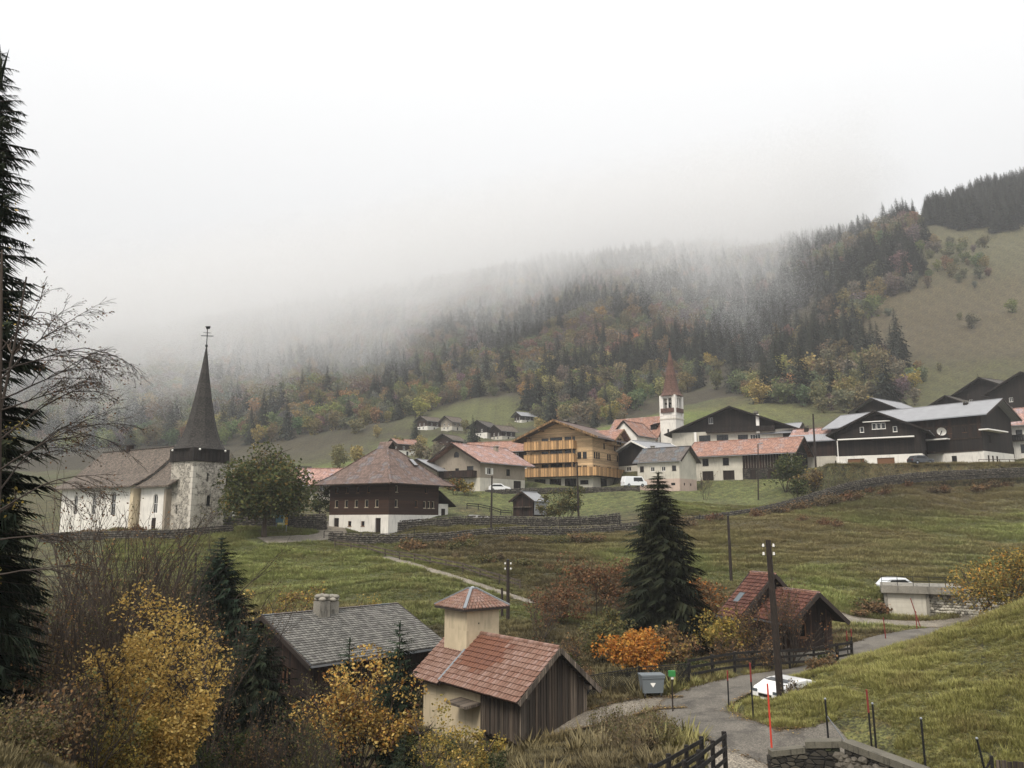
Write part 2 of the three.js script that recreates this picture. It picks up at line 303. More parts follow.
const D0 = 14, kern = (r2) => Math.sqrt(r2 + 0.012);
const warp = (x, d) => [x / (d + D0) * 1.5, Math.log(d + D0)];
const rbf = (() => {
  const n = CP.length, q = CP.map(([x, , d]) => warp(x, d)), f = CP.map(([, y, d]) => y / (d + D0)), A = [], N = n + 3;
  for (let i = 0; i < N; i++) A.push(new Float64Array(N + 1));
  for (let i = 0; i < n; i++) {
    for (let j = 0; j < n; j++) A[i][j] = kern((q[i][0] - q[j][0]) ** 2 + (q[i][1] - q[j][1]) ** 2);
    A[i][i] -= 0.004;
    [1, q[i][0], q[i][1]].forEach((w, k) => { A[i][n + k] = w; A[n + k][i] = w; });
    A[i][N] = f[i];
  }
  for (let i = 0; i < N; i++) {
    let b = i; for (let r = i + 1; r < N; r++) if (Math.abs(A[r][i]) > Math.abs(A[b][i])) b = r;
    [A[i], A[b]] = [A[b], A[i]];
    for (let r = i + 1; r < N; r++) { const k = A[r][i] / A[i][i]; if (k) for (let c = i; c <= N; c++) A[r][c] -= k * A[i][c]; }
  }
  const w = new Float64Array(N);
  for (let i = N - 1; i >= 0; i--) { let s = A[i][N]; for (let c = i + 1; c < N; c++) s -= A[i][c] * w[c]; w[i] = s / A[i][i]; }
  return { q, w, n };
})();
function H0(x, d) {                                // smooth height
  const [a, b] = warp(x, d); let s = rbf.w[rbf.n] + rbf.w[rbf.n + 1] * a + rbf.w[rbf.n + 2] * b;
  for (let i = 0; i < rbf.n; i++) { const da = a - rbf.q[i][0], db = b - rbf.q[i][1]; s += rbf.w[i] * kern(da * da + db * db); }
  return s * (d + D0);
}
// paved ways: centre lines with half widths
const curveOf = (pts) => new THREE.CatmullRomCurve3(pts.map((a) => { const p = at(...a); return V(p.x, 0, p.z); }), false, 'centripetal').getPoints(90);
const WAYS = [
  { name: 'road', pts: curveOf(ROAD), hw: 1.65, mat: M.asphalt, label: 'grey asphalt road bending round the grassy mound', category: 'road' },
  { name: 'gravel_track', pts: curveOf([[540, 714, 41.5], [600, 711, 41.6], [650, 703, 42.4], [684, 701, 42.2]]), hw: 1.0, mat: M.gravel, label: 'pale gravel track joining the road by the grey bin', category: 'track' },
  { name: 'side_road', pts: curveOf([[800, 617, 76], [850, 621, 72.5], [900, 622, 72], [955, 622, 72.5], [1010, 618, 75]]), hw: 2.1, mat: M.paleRoad, label: 'pale side road in front of the concrete garage', category: 'road' },
  { name: 'footpath', pts: curveOf([[385, 556, 97], [430, 570, 89], [460, 579, 85], [500, 592, 80], [535, 604, 75]]), hw: 0.62, mat: M.paleRoad, label: 'narrow pale footpath crossing the meadow below the farmhouse', category: 'path' },
  { name: 'lane', pts: curveOf([[262, 543, 104], [300, 539, 107], [330, 534, 111], [318, 524, 122]]), hw: 2.0, mat: M.paleRoad, label: 'pale lane running up beside the brown farmhouse', category: 'lane' },
  { name: 'bridge_track', pts: curveOf([[735, 775, 30], [738, 758, 32.2], [730, 743, 34.3]]), hw: 1.1, mat: M.paleRoad, label: 'pale concrete track leading down from the hairpin between wooden fences', category: 'track' },
];
function wayDist(x, z) {                           // signed distance outside the nearest paved edge
  let best = 99;
  for (const w of WAYS) {
    const q = w.pts; if (x < w.box[0] || x > w.box[1] || z < w.box[2] || z > w.box[3]) continue;
    for (let i = 0; i < q.length - 1; i++) {
      const ax = q[i].x, az = q[i].z, bx = q[i + 1].x - ax, bz = q[i + 1].z - az, t = clamp(((x - ax) * bx + (z - az) * bz) / (bx * bx + bz * bz + 1e-9), 0, 1);
      const s = Math.hypot(x - ax - bx * t, z - az - bz * t) - w.hw; if (s < best) best = s;
    }
  }
  return best;
}
for (const w of WAYS) { const xs = w.pts.map((p) => p.x), zs = w.pts.map((p) => p.z); w.box = [Math.min(...xs) - 8, Math.max(...xs) + 8, Math.min(...zs) - 8, Math.max(...zs) + 8]; }
const relief = (x, z, d) => (fbm(x / 9, z / 9, 4) - 0.5) * clamp(d * 0.012, 0.25, 2.2) + (d < 160 ? (fbm(x / 1.3 + 5, z / 1.3, 2) - 0.5) * 0.22 : 0) + (d > 250 ? (fbm(x / 45, z / 45, 4) - 0.5) * clamp((d - 250) * 0.05, 0, 14) : 0);
const PADS = [];                                   // levelled ground under buildings
function Hgt(x, z, carve = true) {                 // ground height
  const d = -z, w = wayDist(x, z), k = sstep(0.1, 2.2, w);
  let y = H0(x, d) + relief(x, z, d) * k - (carve ? 0.07 * (1 - sstep(-0.25, 0.1, w)) : 0);
  for (const [cx, cz, ca, sa, hl, hw, py, m] of PADS) {
    const dx = x - cx, dz = z - cz; if (dx * dx + dz * dz > (hl + hw + m) ** 2) continue;
    const lx = Math.abs(dx * ca - dz * sa) - hl, lz = Math.abs(dx * sa + dz * ca) - hw, q = Math.hypot(Math.max(lx, 0), Math.max(lz, 0));
    if (q < m) y = lerp(y, py, 1 - sstep(0.4, m, q));
  }
  return y;
}
function ground(px, py, d0 = 8, d1 = 1400) {       // where the line of sight at a pixel meets the ground
  let lo = d0;
  for (let d = d0; d < d1; d *= 1.012) { const p = at(px, py, d); if (H0(p.x, d) > p.y) { let a = lo, b = d; for (let k = 0; k < 14; k++) { const m = (a + b) / 2, q = at(px, py, m); if (H0(q.x, m) > q.y) b = m; else a = m; } const q = at(px, py, b); return V(q.x, Hgt(q.x, q.z), q.z); } lo = d; }
  return null;
}
const onGround = (px, py, d) => { const p = at(px, py, d); p.y = Hgt(p.x, p.z); return p; };

// patches of different growth on the ground: centre, radius (m), colour
const LAWN = [0.16, 0.178, 0.068], GREEN = [0.116, 0.13, 0.052], OLIVE = [0.128, 0.118, 0.056], DRY = [0.155, 0.125, 0.074], BROWN = [0.075, 0.06, 0.04], EARTH = [0.06, 0.048, 0.034], MOUND = [0.142, 0.138, 0.052];
const PATCH = [];
const patch = (px, py, d, r, c, k = 1) => { const p = (d > 180 && ground(px, py, 60)) || at(px, py, d); PATCH.push([p.x, p.z, r, c, k]); };
patch(300, 565, 92, 16, LAWN, 0.75); patch(210, 555, 96, 14, LAWN, 0.8); patch(370, 575, 86, 12, LAWN, 0.6); patch(420, 590, 80, 9, GREEN, 0.8);
patch(490, 500, 146, 14, LAWN, 1); patch(560, 495, 149, 16, LAWN, 1.1); patch(640, 494, 149, 14, LAWN, 1.1); patch(720, 488, 154, 14, LAWN, 1.1); patch(770, 486, 154, 9, LAWN, 0.9); patch(440, 512, 124, 6, LAWN, 0.8);
patch(960, 515, 122, 14, LAWN, 0.5); patch(1020, 510, 122, 14, LAWN, 0.6); patch(800, 590, 80, 6, LAWN, 0.7); patch(840, 585, 82, 6, LAWN, 0.6); patch(620, 555, 96, 5, LAWN, 0.5);
patch(850, 545, 104, 12, DRY, 0.5); patch(780, 520, 118, 9, DRY, 0.7); patch(880, 495, 134, 14, BROWN, 0.6); patch(960, 485, 138, 14, DRY, 0.7); patch(640, 525, 120, 10, DRY, 0.7); patch(540, 545, 104, 8, OLIVE, 0.8);
patch(470, 545, 104, 9, BROWN, 0.8); patch(540, 570, 92, 8, BROWN, 0.6); patch(600, 590, 80, 8, BROWN, 0.8); patch(700, 600, 74, 10, BROWN, 0.6);
patch(900, 690, 37, 10, MOUND, 1.2); patch(980, 660, 39, 12, MOUND, 1.2); patch(820, 700, 38, 6, MOUND, 1.2); patch(1050, 700, 35, 10, MOUND, 1); patch(940, 740, 32, 8, MOUND, 0.9);
const FARLAWN = [0.17, 0.205, 0.056]; patch(690, 415, 290, 34, FARLAWN, 1.2); patch(740, 408, 290, 34, [0.165, 0.17, 0.06], 1); patch(650, 420, 300, 26, FARLAWN, 1.1); patch(350, 455, 320, 44, FARLAWN, 1.1); patch(310, 465, 280, 28, FARLAWN, 1); patch(480, 415, 410, 40, [0.15, 0.16, 0.06], 1); patch(410, 462, 260, 26, FARLAWN, 1); patch(250, 460, 360, 60, [0.105, 0.09, 0.055], 0.9); patch(510, 445, 290, 20, LAWN, 0.4);
patch(960, 390, 330, 60, [0.13, 0.125, 0.055], 1); patch(880, 400, 310, 40, [0.12, 0.12, 0.05], 0.9);
patch(960, 310, 440, 80, [0.14, 0.118, 0.07], 1.1); patch(1020, 300, 440, 90, [0.145, 0.12, 0.072], 1.1); patch(990, 245, 530, 60, [0.15, 0.14, 0.08], 1); patch(900, 330, 430, 45, [0.125, 0.1, 0.06], 0.9);
function groundColor(x, z) {
  const d = -z, n = fbm(x / 14 + 3, z / 14, 4), n2 = fbm(x / 3.2, z / 3.2 + 9, 3), n3 = fbm(x / 70, z / 70, 3);
  let c = GREEN.map((g, k) => lerp(g, OLIVE[k], sstep(0.35, 0.62, n)));
  c = c.map((g, k) => lerp(g, DRY[k], sstep(0.5, 0.72, n2) * 0.38));
  const wild = d < 66 && d > 10 ? 0.75 : d > 360 ? 0.85 : 0.0;
  c = c.map((g, k) => lerp(g, lerp(BROWN[k], EARTH[k], n2), wild * sstep(0.25, 0.6, n + (d > 360 ? 0.2 : 0.12))));
  for (const [qx, qz, r, col, k] of PATCH) { const q = Math.hypot(x - qx, z - qz) / r; if (q < 1.6) { const w = clamp(k * (1 - sstep(0.55, 1.35, q + (n2 - 0.5) * 0.7)), 0, 1); if (w > 0) c = c.map((g, i) => lerp(g, col[i] * (0.82 + 0.36 * n2), w)); } }
  const f = 0.85 + 0.3 * n3; return c.map((g) => g * f);
}
for (const w of WAYS) {                            // paved sheets a little above the carved ground
  const gb = new GB(), q = w.pts, n = 5; let prev = null;
  for (let i = 0; i < q.length; i++) {
    const a = q[Math.max(0, i - 1)], b = q[Math.min(q.length - 1, i + 1)], tx = b.x - a.x, tz = b.z - a.z, l = Math.hypot(tx, tz), sx = tz / l, sz = -tx / l, ring = [];
    const wob = w.name === 'road' ? 0.06 : 0.16;
    for (let k = 0; k <= n; k++) {
      const e = (k / n * 2 - 1) * (w.hw + (k === 0 || k === n ? (fbm(i * 0.35, k * 7) - 0.5) * 2 * wob : 0)), x = q[i].x + sx * e, z = q[i].z + sz * e;
      ring.push(gb.v(x, H0(x, -z) + 0.02 + (w.name === 'road' ? 0.012 : w.name === 'side_road' ? 0.004 : 0), z, 0, 1, 0, x, z, [1, 1, 1]));
    }
    if (prev) for (let k = 0; k < n; k++) gb.i.push(prev[k], ring[k], ring[k + 1], prev[k], ring[k + 1], prev[k + 1]);
    prev = ring;
  }
  const g = gb.build(); g.computeVertexNormals();
  topMesh(w.name, g, w.mat, w.label, w.category, null, 'structure');
}

// ---------------------------------------------------------------- buildings
const holeRect = (s, x0, x1, y0, y1) => { const h = new THREE.Path(); h.moveTo(x0, y0); h.lineTo(x0, y1); h.lineTo(x1, y1); h.lineTo(x1, y0); h.closePath(); s.holes.push(h); };
function archPts(w, h, n = 8) { const r = w / 2, p = [[-r, 0], [r, 0], [r, h - r]]; for (let k = 1; k < n; k++) { const a = Math.PI * k / n; p.push([r * Math.cos(a), h - r + r * Math.sin(a)]); } p.push([-r, h - r]); return p; }
const holeArch = (s, u, v, w, h) => { const q = new THREE.Path(); archPts(w, h).reverse().forEach(([x, y], k) => (k ? q.lineTo(u + x, v + y) : q.moveTo(u + x, v + y))); q.closePath(); s.holes.push(q); };
const winCache = {};
// parts of a window in the plane of the wall: a frame with glazing bars and a pane set back
function windowGeo(w, h, style) {
  const key = [w, h, style].join();
  if (winCache[key]) return winCache[key];
  const f = new GB(), p = new GB(), b = 0.07;
  if (style === 'arch') {
    const o = archPts(w, h), i = archPts(w - 2 * b, h - 2 * b).map(([x, y]) => [x, y + b]);
    for (let k = 0; k < o.length; k++) { const m = (k + 1) % o.length, O = (q, z) => V(q[0], q[1], z); f.poly([O(o[k], -0.1), O(o[m], -0.1), O(i[m], -0.1), O(i[k], -0.1)]); f.poly([O(i[k], -0.1), O(i[m], -0.1), O(i[m], -0.18), O(i[k], -0.18)]); }
    f.box(-0.025, 0.025, b, h - b, -0.16, -0.12); f.box(-w / 2 + b, w / 2 - b, h * 0.5 - 0.02, h * 0.5 + 0.02, -0.155, -0.125);
    p.poly(i.map(([x, y]) => V(x, y, -0.17)));
  } else {
    const z0 = -0.16, z1 = -0.06;
    f.box(-w / 2, w / 2, 0, b, z0, z1); f.box(-w / 2, w / 2, h - b, h, z0, z1); f.box(-w / 2, -w / 2 + b, b, h - b, z0, z1); f.box(w / 2 - b, w / 2, b, h - b, z0, z1);
    if (w > 0.7 && style !== 'plain') f.box(-0.03, 0.03, b, h - b, z0 + 0.01, z1 - 0.01);
    if (style === 'wide') for (const k of [-0.25, 0.25]) f.box(w * k - 0.03, w * k + 0.03, b, h - b, z0 + 0.01, z1 - 0.01);
    if (style !== 'plain') f.box(-w / 2 - 0.06, w / 2 + 0.06, -0.06, -0.002, -0.1, 0.06);
    p.poly([V(-w / 2 + b, b, -0.13), V(w / 2 - b, b, -0.13), V(w / 2 - b, h - b, -0.13), V(-w / 2 + b, h - b, -0.13)]);
  }
  return (winCache[key] = [f.build(), p.build()]);
}
// a gabled house; local x runs along the ridge, +z and -z are the eave sides, +x and -x the gables
function house(o) {
  const { L, W, H, R, oe = 0.8, og = 0.8, rt = 0.22, sink = 2.5, bands = [[H, M.white]], gableMat, roofMat = M.redTile, wins = [], doors = [], fasciaMat = M.beam } = o;
  const [ax, az] = o.anchor ?? [0, 0], base = at(...o.at), turn = o.yaw * RAD - Math.atan2(base.x, -base.z);
  const t = thing(o.name, o.label, o.cat ?? 'house', o.group, null, turn);
  const off = V(ax * L / 2, 0, az * W / 2).applyAxisAngle(V(0, 1, 0), turn); t.position.copy(base).sub(off);
  if (o.pad !== 0) PADS.push([t.position.x, t.position.z, Math.cos(turn), Math.sin(turn), L / 2, W / 2, base.y - 0.03, o.pad ?? 4.5]);
  const faces = { f: [L, 0, V(0, 0, W / 2)], b: [L, Math.PI, V(0, 0, -W / 2)], r: [W, Math.PI / 2, V(L / 2, 0, 0)], l: [W, -Math.PI / 2, V(-L / 2, 0, 0)] };
  const fm = (k, u = 0, v = 0, out = 0) => new THREE.Matrix4().makeRotationY(faces[k][1]).setPosition(faces[k][2]).multiply(new THREE.Matrix4().makeTranslation(u, v, out));
  const th = 0.3; let y0 = -sink;
  bands.forEach(([y1, m], bi) => {
    const last = bi === bands.length - 1, top = last ? H : y1, list = [], gable = [];
    for (const k of 'fbrl') {
      const isG = k === 'r' || k === 'l', w = faces[k][0] / 2 - (isG ? 0 : th), s = new THREE.Shape();
      const peak = isG && last;
      s.moveTo(-w, y0); s.lineTo(w, y0); s.lineTo(w, top); if (peak && !gableMat) s.lineTo(0, H + R * (1 - 0.02)); s.lineTo(-w, top); s.closePath();
      for (const [fk, u, v, ww, hh, st] of [...wins, ...doors]) if (fk === k && v >= y0 - 1e-6 && v + hh <= (peak ? H + R : top) + 1e-6 && !(peak && gableMat && v + hh > H)) (st === 'arch' ? holeArch(s, u, v, ww, hh) : holeRect(s, u - ww / 2, u + ww / 2, v, v + hh));
      const g = new THREE.ExtrudeGeometry(s, { depth: th, bevelEnabled: false }); g.translate(0, 0, -th); g.applyMatrix4(fm(k)); list.push(planar(g));
      if (peak && gableMat) {
        const q = new THREE.Shape(); q.moveTo(-w, H); q.lineTo(w, H); q.lineTo(0, H + R * 0.98); q.closePath();
        for (const [fk, u, v, ww, hh, st] of [...wins, ...doors]) if (fk === k && v >= H) (st === 'arch' ? holeArch(q, u, v, ww, hh) : holeRect(q, u - ww / 2, u + ww / 2, v, v + hh));
        const gg = new THREE.ExtrudeGeometry(q, { depth: th, bevelEnabled: false }); gg.translate(0, 0, -th + 0.02); gg.applyMatrix4(fm(k)); gable.push(planar(gg));
      }
    }
    part('wall', mergeGeometries(list), m, t); if (gable.length) part('gable', mergeGeometries(gable), gableMat, t);
    y0 = y1;
  });
  for (const [k, u, v, ww, hh, st, frame, shutter] of wins) {
    const [fg, pg] = windowGeo(ww, hh, st ?? '');
    const wn = part('window', fg, frame ?? M.frameWhite, t); wn.applyMatrix4(fm(k, u, v)); part('pane', pg, M.glass, wn);
    if (shutter) for (const s of [-1, 1]) { const g = new GB().box(s * (ww / 2 + 0.03), s * (ww / 2 + 0.03 + ww * 0.5), 0, hh, 0.01, 0.06).build(); part('shutter', g, shutter, wn); }
  }
  for (const [k, u, v, ww, hh, st, m] of doors) {
    const g = new GB().box(-ww / 2, ww / 2, 0, hh, -0.24, -0.16); for (const s of [-0.5, 0, 0.5]) g.box(s * ww * 0.9 - 0.02, s * ww * 0.9 + 0.02, 0.1, hh - 0.1, -0.16, -0.14);
    const d = part('door', g.build(), m ?? M.door, t); d.applyMatrix4(fm(k, u, v));
    part('handle', new GB().box(ww * 0.3, ww * 0.3 + 0.1, 1, 1.06, -0.14, -0.1).build(), M.iron, d);
  }
  // roof: two slopes with real thickness
  const k = R / (W / 2), ze = W / 2 + oe, ye = H - k * oe, xa = -L / 2 - og, xb = L / 2 + og, gb = new GB(), yr = H + R + 0.06, up = rt + 0.06;
  for (const s of [1, -1]) {
    const P = (x, y, z) => V(x, y, z * s), T4 = [P(xa, ye + up, ze), P(xb, ye + up, ze), P(xb, yr + rt, 0), P(xa, yr + rt, 0)], B4 = [P(xa, ye + 0.06, ze), P(xb, ye + 0.06, ze), P(xb, yr, 0), P(xa, yr, 0)];
    const f = (a) => gb.poly(s > 0 ? a : [...a].reverse());
    f(T4); f([...B4].reverse()); f([B4[0], B4[1], T4[1], T4[0]]); f([B4[1], B4[2], T4[2], T4[1]]); f([B4[3], B4[0], T4[0], T4[3]]);
  }
  const roof = part('roof', gb.build(), roofMat, t);
  const rc = new GB(); rc.bar(V(xa, yr + rt + 0.03, 0), V(xb, yr + rt + 0.03, 0), 0.3, 0.12); part('ridge_cap', rc.build(), o.ridgeMat ?? roofMat, roof);
  for (const [s, xx] of [[1, xa], [-1, xb]]) { const v = new GB(); for (const q of [1, -1]) v.bar(V(xx - s * 0.05, ye - 0.02 + rt / 2, q * ze), V(xx - s * 0.05, yr + rt / 2 - 0.02, 0), 0.09, rt + 0.12); part('bargeboard', v.build(), fasciaMat, roof); }
  for (const q of [1, -1]) { const g = new GB(); g.bar(V(xa, ye + 0.1, q * (ze + 0.07)), V(xb, ye + 0.1, q * (ze + 0.07)), 0.12, 0.1); part('gutter', g.build(), o.gutterMat ?? M.zinc, roof); }
  for (const [x, z, w, h, m, cap] of o.chimneys ?? []) {
    const yb = H + R - Math.abs(z) * k; const c = part('chimney', new GB().box(x - w / 2, x + w / 2, yb - 0.4, yb + h, z - w / 2, z + w / 2).build(), m ?? M.concrete, roof);
    part('chimney_cap', new GB().box(x - w / 2 - 0.1, x + w / 2 + 0.1, yb + h + 0.25, yb + h + 0.35, z - w / 2 - 0.1, z + w / 2 + 0.1).box(x - w / 2, x - w / 2 + 0.1, yb + h, yb + h + 0.25, z - w / 2, z + w / 2).box(x + w / 2 - 0.1, x + w / 2, yb + h, yb + h + 0.25, z - w / 2, z + w / 2).build(), cap ?? M.concrete, c);
  }
  for (const [x, s, dist, w, h] of o.skylights ?? []) {
    const slope = Math.hypot(1, k), z = dist / slope, y = H + R + 0.06 + rt - z * k, a = Math.atan(k);
    const g = new GB().box(-w / 2, w / 2, 0, 0.1, -h / 2, h / 2).build(); const sk = part('skylight', g, M.frameDark, roof); sk.position.set(x, y, s * z); sk.rotation.x = s * a; if (s < 0) sk.rotation.x = -a;
    part('pane', new GB().box(-w / 2 + 0.08, w / 2 - 0.08, 0.1, 0.115, -h / 2 + 0.08, h / 2 - 0.08).build(), M.paleGlass, sk);
  }
  for (const [kf, u0, u1, v, depth, rh, m, slats] of o.balconies ?? []) {
    const b = new THREE.Group(); b.name = 'balcony'; t.add(b); b.applyMatrix4(fm(kf));
    part('floor', new GB().box(u0, u1, v - 0.18, v, 0.02, depth).build(), M.beam, b);
    const n = Math.max(3, Math.round((u1 - u0) / (slats ?? 0.5)));
    for (let i = 0; i < n; i++) { const w = (u1 - u0) / n, dz = hash(i, v * 10) * 0.015; part('board', new GB().box(u0 + i * w + 0.012, u0 + (i + 1) * w - 0.012, v - 0.1, v + rh, depth - 0.05, depth + dz).build(), m, b); }
    for (const q of [u0, u1]) part('side_board', new GB().box(q - 0.03, q + 0.03, v - 0.1, v + rh - 0.01, 0.02, depth - 0.06).build(), m, b);
    part('handrail', new GB().box(u0 - 0.05, u1 + 0.05, v + rh + 0.002, v + rh + 0.07, depth - 0.1, depth + 0.06).build(), m, b);
  }
  t.userData.dims = undefined; delete t.userData.dims;
  t.fm = fm; t.roof = roof;
  return t;
}
const frameAt = (a, yaw) => { const base = at(...a); return [base, yaw * RAD - Math.atan2(base.x, -base.z)]; };
// spire on a square or octagonal plan: [height, half width] rings, from a square foot to an octagon above
function spireGeo(rings, square = 0.25, sides = 8) {
  const gb = new GB(), rows = rings.map(([y, r], i) => { const q = []; for (let j = 0; j < sides; j++) { const a = (j + 0.5) / sides * 2 * Math.PI, sq = 1 / Math.max(Math.abs(Math.cos(a)), Math.abs(Math.sin(a))) * 0.93, k = lerp(sq, 1, clamp(i / (rings.length * square), 0, 1)); q.push(V(Math.cos(a) * r * k, y, Math.sin(a) * r * k)); } return q; });
  for (let i = 0; i < rows.length - 1; i++) for (let j = 0; j < sides; j++) { const m = (j + 1) % sides; gb.poly([rows[i][m], rows[i][j], rows[i + 1][j], rows[i + 1][m]]); }
  gb.poly([...rows[0]]);
  return gb.build();
}
function flaredRoof(xa, xb, prof) {                // a gable roof whose slopes follow a profile of [z, y]
  const gb = new GB(), t = 0.22;
  for (const s of [1, -1]) for (let i = 0; i < prof.length - 1; i++) {
    const [z0, y0] = prof[i], [z1, y1] = prof[i + 1], P = (x, y, z) => V(x, y, z * s), f = (a) => gb.poly(s > 0 ? a : [...a].reverse());
    f([P(xa, y1, z1), P(xb, y1, z1), P(xb, y0, z0), P(xa, y0, z0)]); f([P(xa, y0 - t, z0), P(xb, y0 - t, z0), P(xb, y1 - t, z1), P(xa, y1 - t, z1)]);
    f([P(xb, y1 - t, z1), P(xb, y0 - t, z0), P(xb, y0, z0), P(xb, y1, z1)]); f([P(xa, y0 - t, z0), P(xa, y1 - t, z1), P(xa, y1, z1), P(xa, y0, z0)]);
    if (i === prof.length - 2) f([P(xa, y1 - t, z1), P(xb, y1 - t, z1), P(xb, y1, z1), P(xa, y1, z1)]);
  }
  return gb.build();
}
function wallWith(w0, w1, y0, y1, holes, th = 0.4) { const s = new THREE.Shape(); s.moveTo(w0, y0); s.lineTo(w1, y0); s.lineTo(w1, y1); s.lineTo(w0, y1); s.closePath(); for (const [u, v, w, h, st] of holes) st === 'arch' ? holeArch(s, u, v, w, h) : holeRect(s, u - w / 2, u + w / 2, v, v + h); const g = new THREE.ExtrudeGeometry(s, { depth: th, bevelEnabled: false }); g.translate(0, 0, -th); return planar(g); }

// --- the old church with the tall grey spire
{
  const [base, turn] = frameAt([132, 532, 114], -60);
  const t = thing('church', 'white old church with rough stone tower and tall dark shingled spire', 'church', null, base, turn);
  const L = 20, W = 12.6, H = 6.3, R = 5.6;            // nave: from x = -L to 0, z = -W to 0
  const side = [[-15.8, 2.4, 1.15, 2.9, 'arch'], [-10.6, 2.4, 1.15, 2.9, 'arch'], [-5.4, 2.2, 1.3, 3.4, 'arch']];
  const nave = [wallWith(-L, 0, -2, H, side)];
  { const b = wallWith(-L, 0, -2, H, []); b.rotateY(Math.PI); b.translate(-L, 0, -W); nave.push(b); }
  for (const [x, r] of [[0, Math.PI / 2], [-L, -Math.PI / 2]]) { const s = new THREE.Shape(); s.moveTo(-W / 2 + 0.4, -2); s.lineTo(W / 2 - 0.4, -2); s.lineTo(W / 2 - 0.4, H); s.lineTo(0, H + R - 0.3); s.lineTo(-W / 2 + 0.4, H); const g = new THREE.ExtrudeGeometry(s, { depth: 0.4, bevelEnabled: false }); g.translate(0, 0, -0.4); g.rotateY(r); g.translate(x, 0, -W / 2); nave.push(planar(g)); }
  part('nave_wall', mergeGeometries(nave), M.white, t);
  for (const [u, v, w, h] of side) { const [f, p] = windowGeo(w, h, 'arch'); const wn = part('window', f, M.frameWhite, t); wn.position.set(u, v, 0); part('pane', p, M.glass, wn); }
  const rf = part('nave_roof', flaredRoof(-L - 0.9, 0.9, [[0, H + R + 0.3], [2.2, H + R - 1.85], [4.4, H + 1.75], [6.2, H + 0.62], [7.5, H - 0.05]]), M.shingleBrown, t); rf.position.z = -W / 2;
  part('ridge_cap', new GB().bar(V(-L - 0.9, H + R + 0.34, 0), V(0.9, H + R + 0.34, 0), 0.4, 0.16).build(), M.slate, rf);
  const tur = part('roof_vent', new GB().box(-13.6, -12.8, H + R - 0.2, H + R + 1.0, -0.4, 0.4).build(), M.darkWood, rf); part('vent_cap', new GB().box(-13.8, -12.6, H + R + 1, H + R + 1.14, -0.6, 0.6).build(), M.slate, tur);
  part('buttress', new GB().box(-0.37, 0.43, -2, 5.9, -0.8, 0.45).build(), M.cream, t); part('buttress', new GB().box(6.7, 7.2, -2, 5.7, -1.2, -0.2).build(), M.greyPlaster, t);
  // choir between nave and tower
  const ch = [[4.4, 2.5, 1.1, 2.6, 'arch']];
  const cg = wallWith(0.76, 6.7, -2, 6.2, ch); part('choir_wall', cg, M.white, t).position.z = -0.45;
  { const [f, p] = windowGeo(1.1, 2.6, 'arch'); const wn = part('window', f, M.frameWhite, t); wn.position.set(4.4, 2.5, -0.45); part('pane', p, M.glass, wn); }
  part('door', new GB().box(4.0, 4.8, -0.2, 1.9, -0.44, -0.36).build(), M.door, t);
  const cr = part('choir_roof', flaredRoof(0.85, 8.6, [[0, H + 4.2], [2, H + 2.3], [4, H + 0.75], [5.7, H - 0.15]]), M.shingleBrown, t); cr.position.z = -5.2;
  part('choir_back_wall', new GB().box(0.76, 8.6, -2, 6.2, -10, -9.6).build(), M.white, t);
  // tower
  const tw = new THREE.Group(); tw.name = 'tower'; t.add(tw); const A = 5.7, TH = 10.0;
  const tb = at(189.5, 529, 108); t.updateMatrixWorld(true); const lp = t.worldToLocal(tb.clone()); tw.scale.setScalar(0.88); tw.position.set(lp.x - A * 0.44, lp.y, lp.z - A * 0.44);
  const slit = [[-0.3, 7.0, 0.35, 1.3, 'r'], [0.1, 3.4, 0.8, 1.6, 'arch']], slit2 = [[-0.5, 6.2, 0.3, 1.0, 'r'], [-0.8, 2.2, 0.4, 1.3, 'r']];
  const mk = (hs, r, w) => { const g = wallWith(-w, w, -2.5, TH, hs, 0.6); g.translate(0, 0, A / 2); g.rotateY(r); return g; };
  part('tower_wall', mergeGeometries([mk(slit, Math.PI / 2, A / 2), mk([], -Math.PI / 2, A / 2)]), M.tower, tw);
  part('tower_wall', mergeGeometries([mk(slit2, 0, A / 2 - 0.61), mk([], Math.PI, A / 2 - 0.61)]), M.tower, tw);
  for (const [h, list] of [[Math.PI / 2, slit], [0, slit2]]) for (const [u, v, w, hh, st] of list) { const g = new GB(); if (st === 'arch') g.poly(archPts(w, hh).map(([x, y]) => V(x, y, 0))); else g.poly([V(-w / 2, 0, 0), V(w / 2, 0, 0), V(w / 2, hh, 0), V(-w / 2, hh, 0)]); g.box(-0.04, 0.04, 0, hh * 0.8, 0.02, 0.1); const p = part('window', g.build(), M.glass, tw); p.applyMatrix4(new THREE.Matrix4().makeRotationY(h).multiply(new THREE.Matrix4().makeTranslation(u, v, A / 2 - 0.35))); }
  const qn = new GB(); for (let k = 0; k < 12; k++) { const l = k % 2 ? 0.5 : 0.8; qn.box(A / 2 - l, A / 2 + 0.025, k * 0.82 - 0.6, k * 0.82 + 0.16, A / 2 - (1.3 - l), A / 2 + 0.025); } part('quoin', qn.build(), M.towerSmooth, tw);
  const bf = part('belfry', new GB().box(-A / 2 - 0.25, A / 2 + 0.25, TH, TH + 2.0, -A / 2 - 0.25, A / 2 + 0.25).build(), M.blackWood, tw);
  for (let k = 0; k < 9; k++) for (const s of [0, 1]) { const q = -A / 2 + 0.2 + k * 0.66, e = A / 2 + 0.25; part('board', (s ? new GB().box(q, q + 0.5, TH + 0.05, TH + 1.5, e, e + 0.05) : new GB().box(e, e + 0.05, TH + 0.05, TH + 1.5, q, q + 0.5)).build(), M.blackWood, bf); }
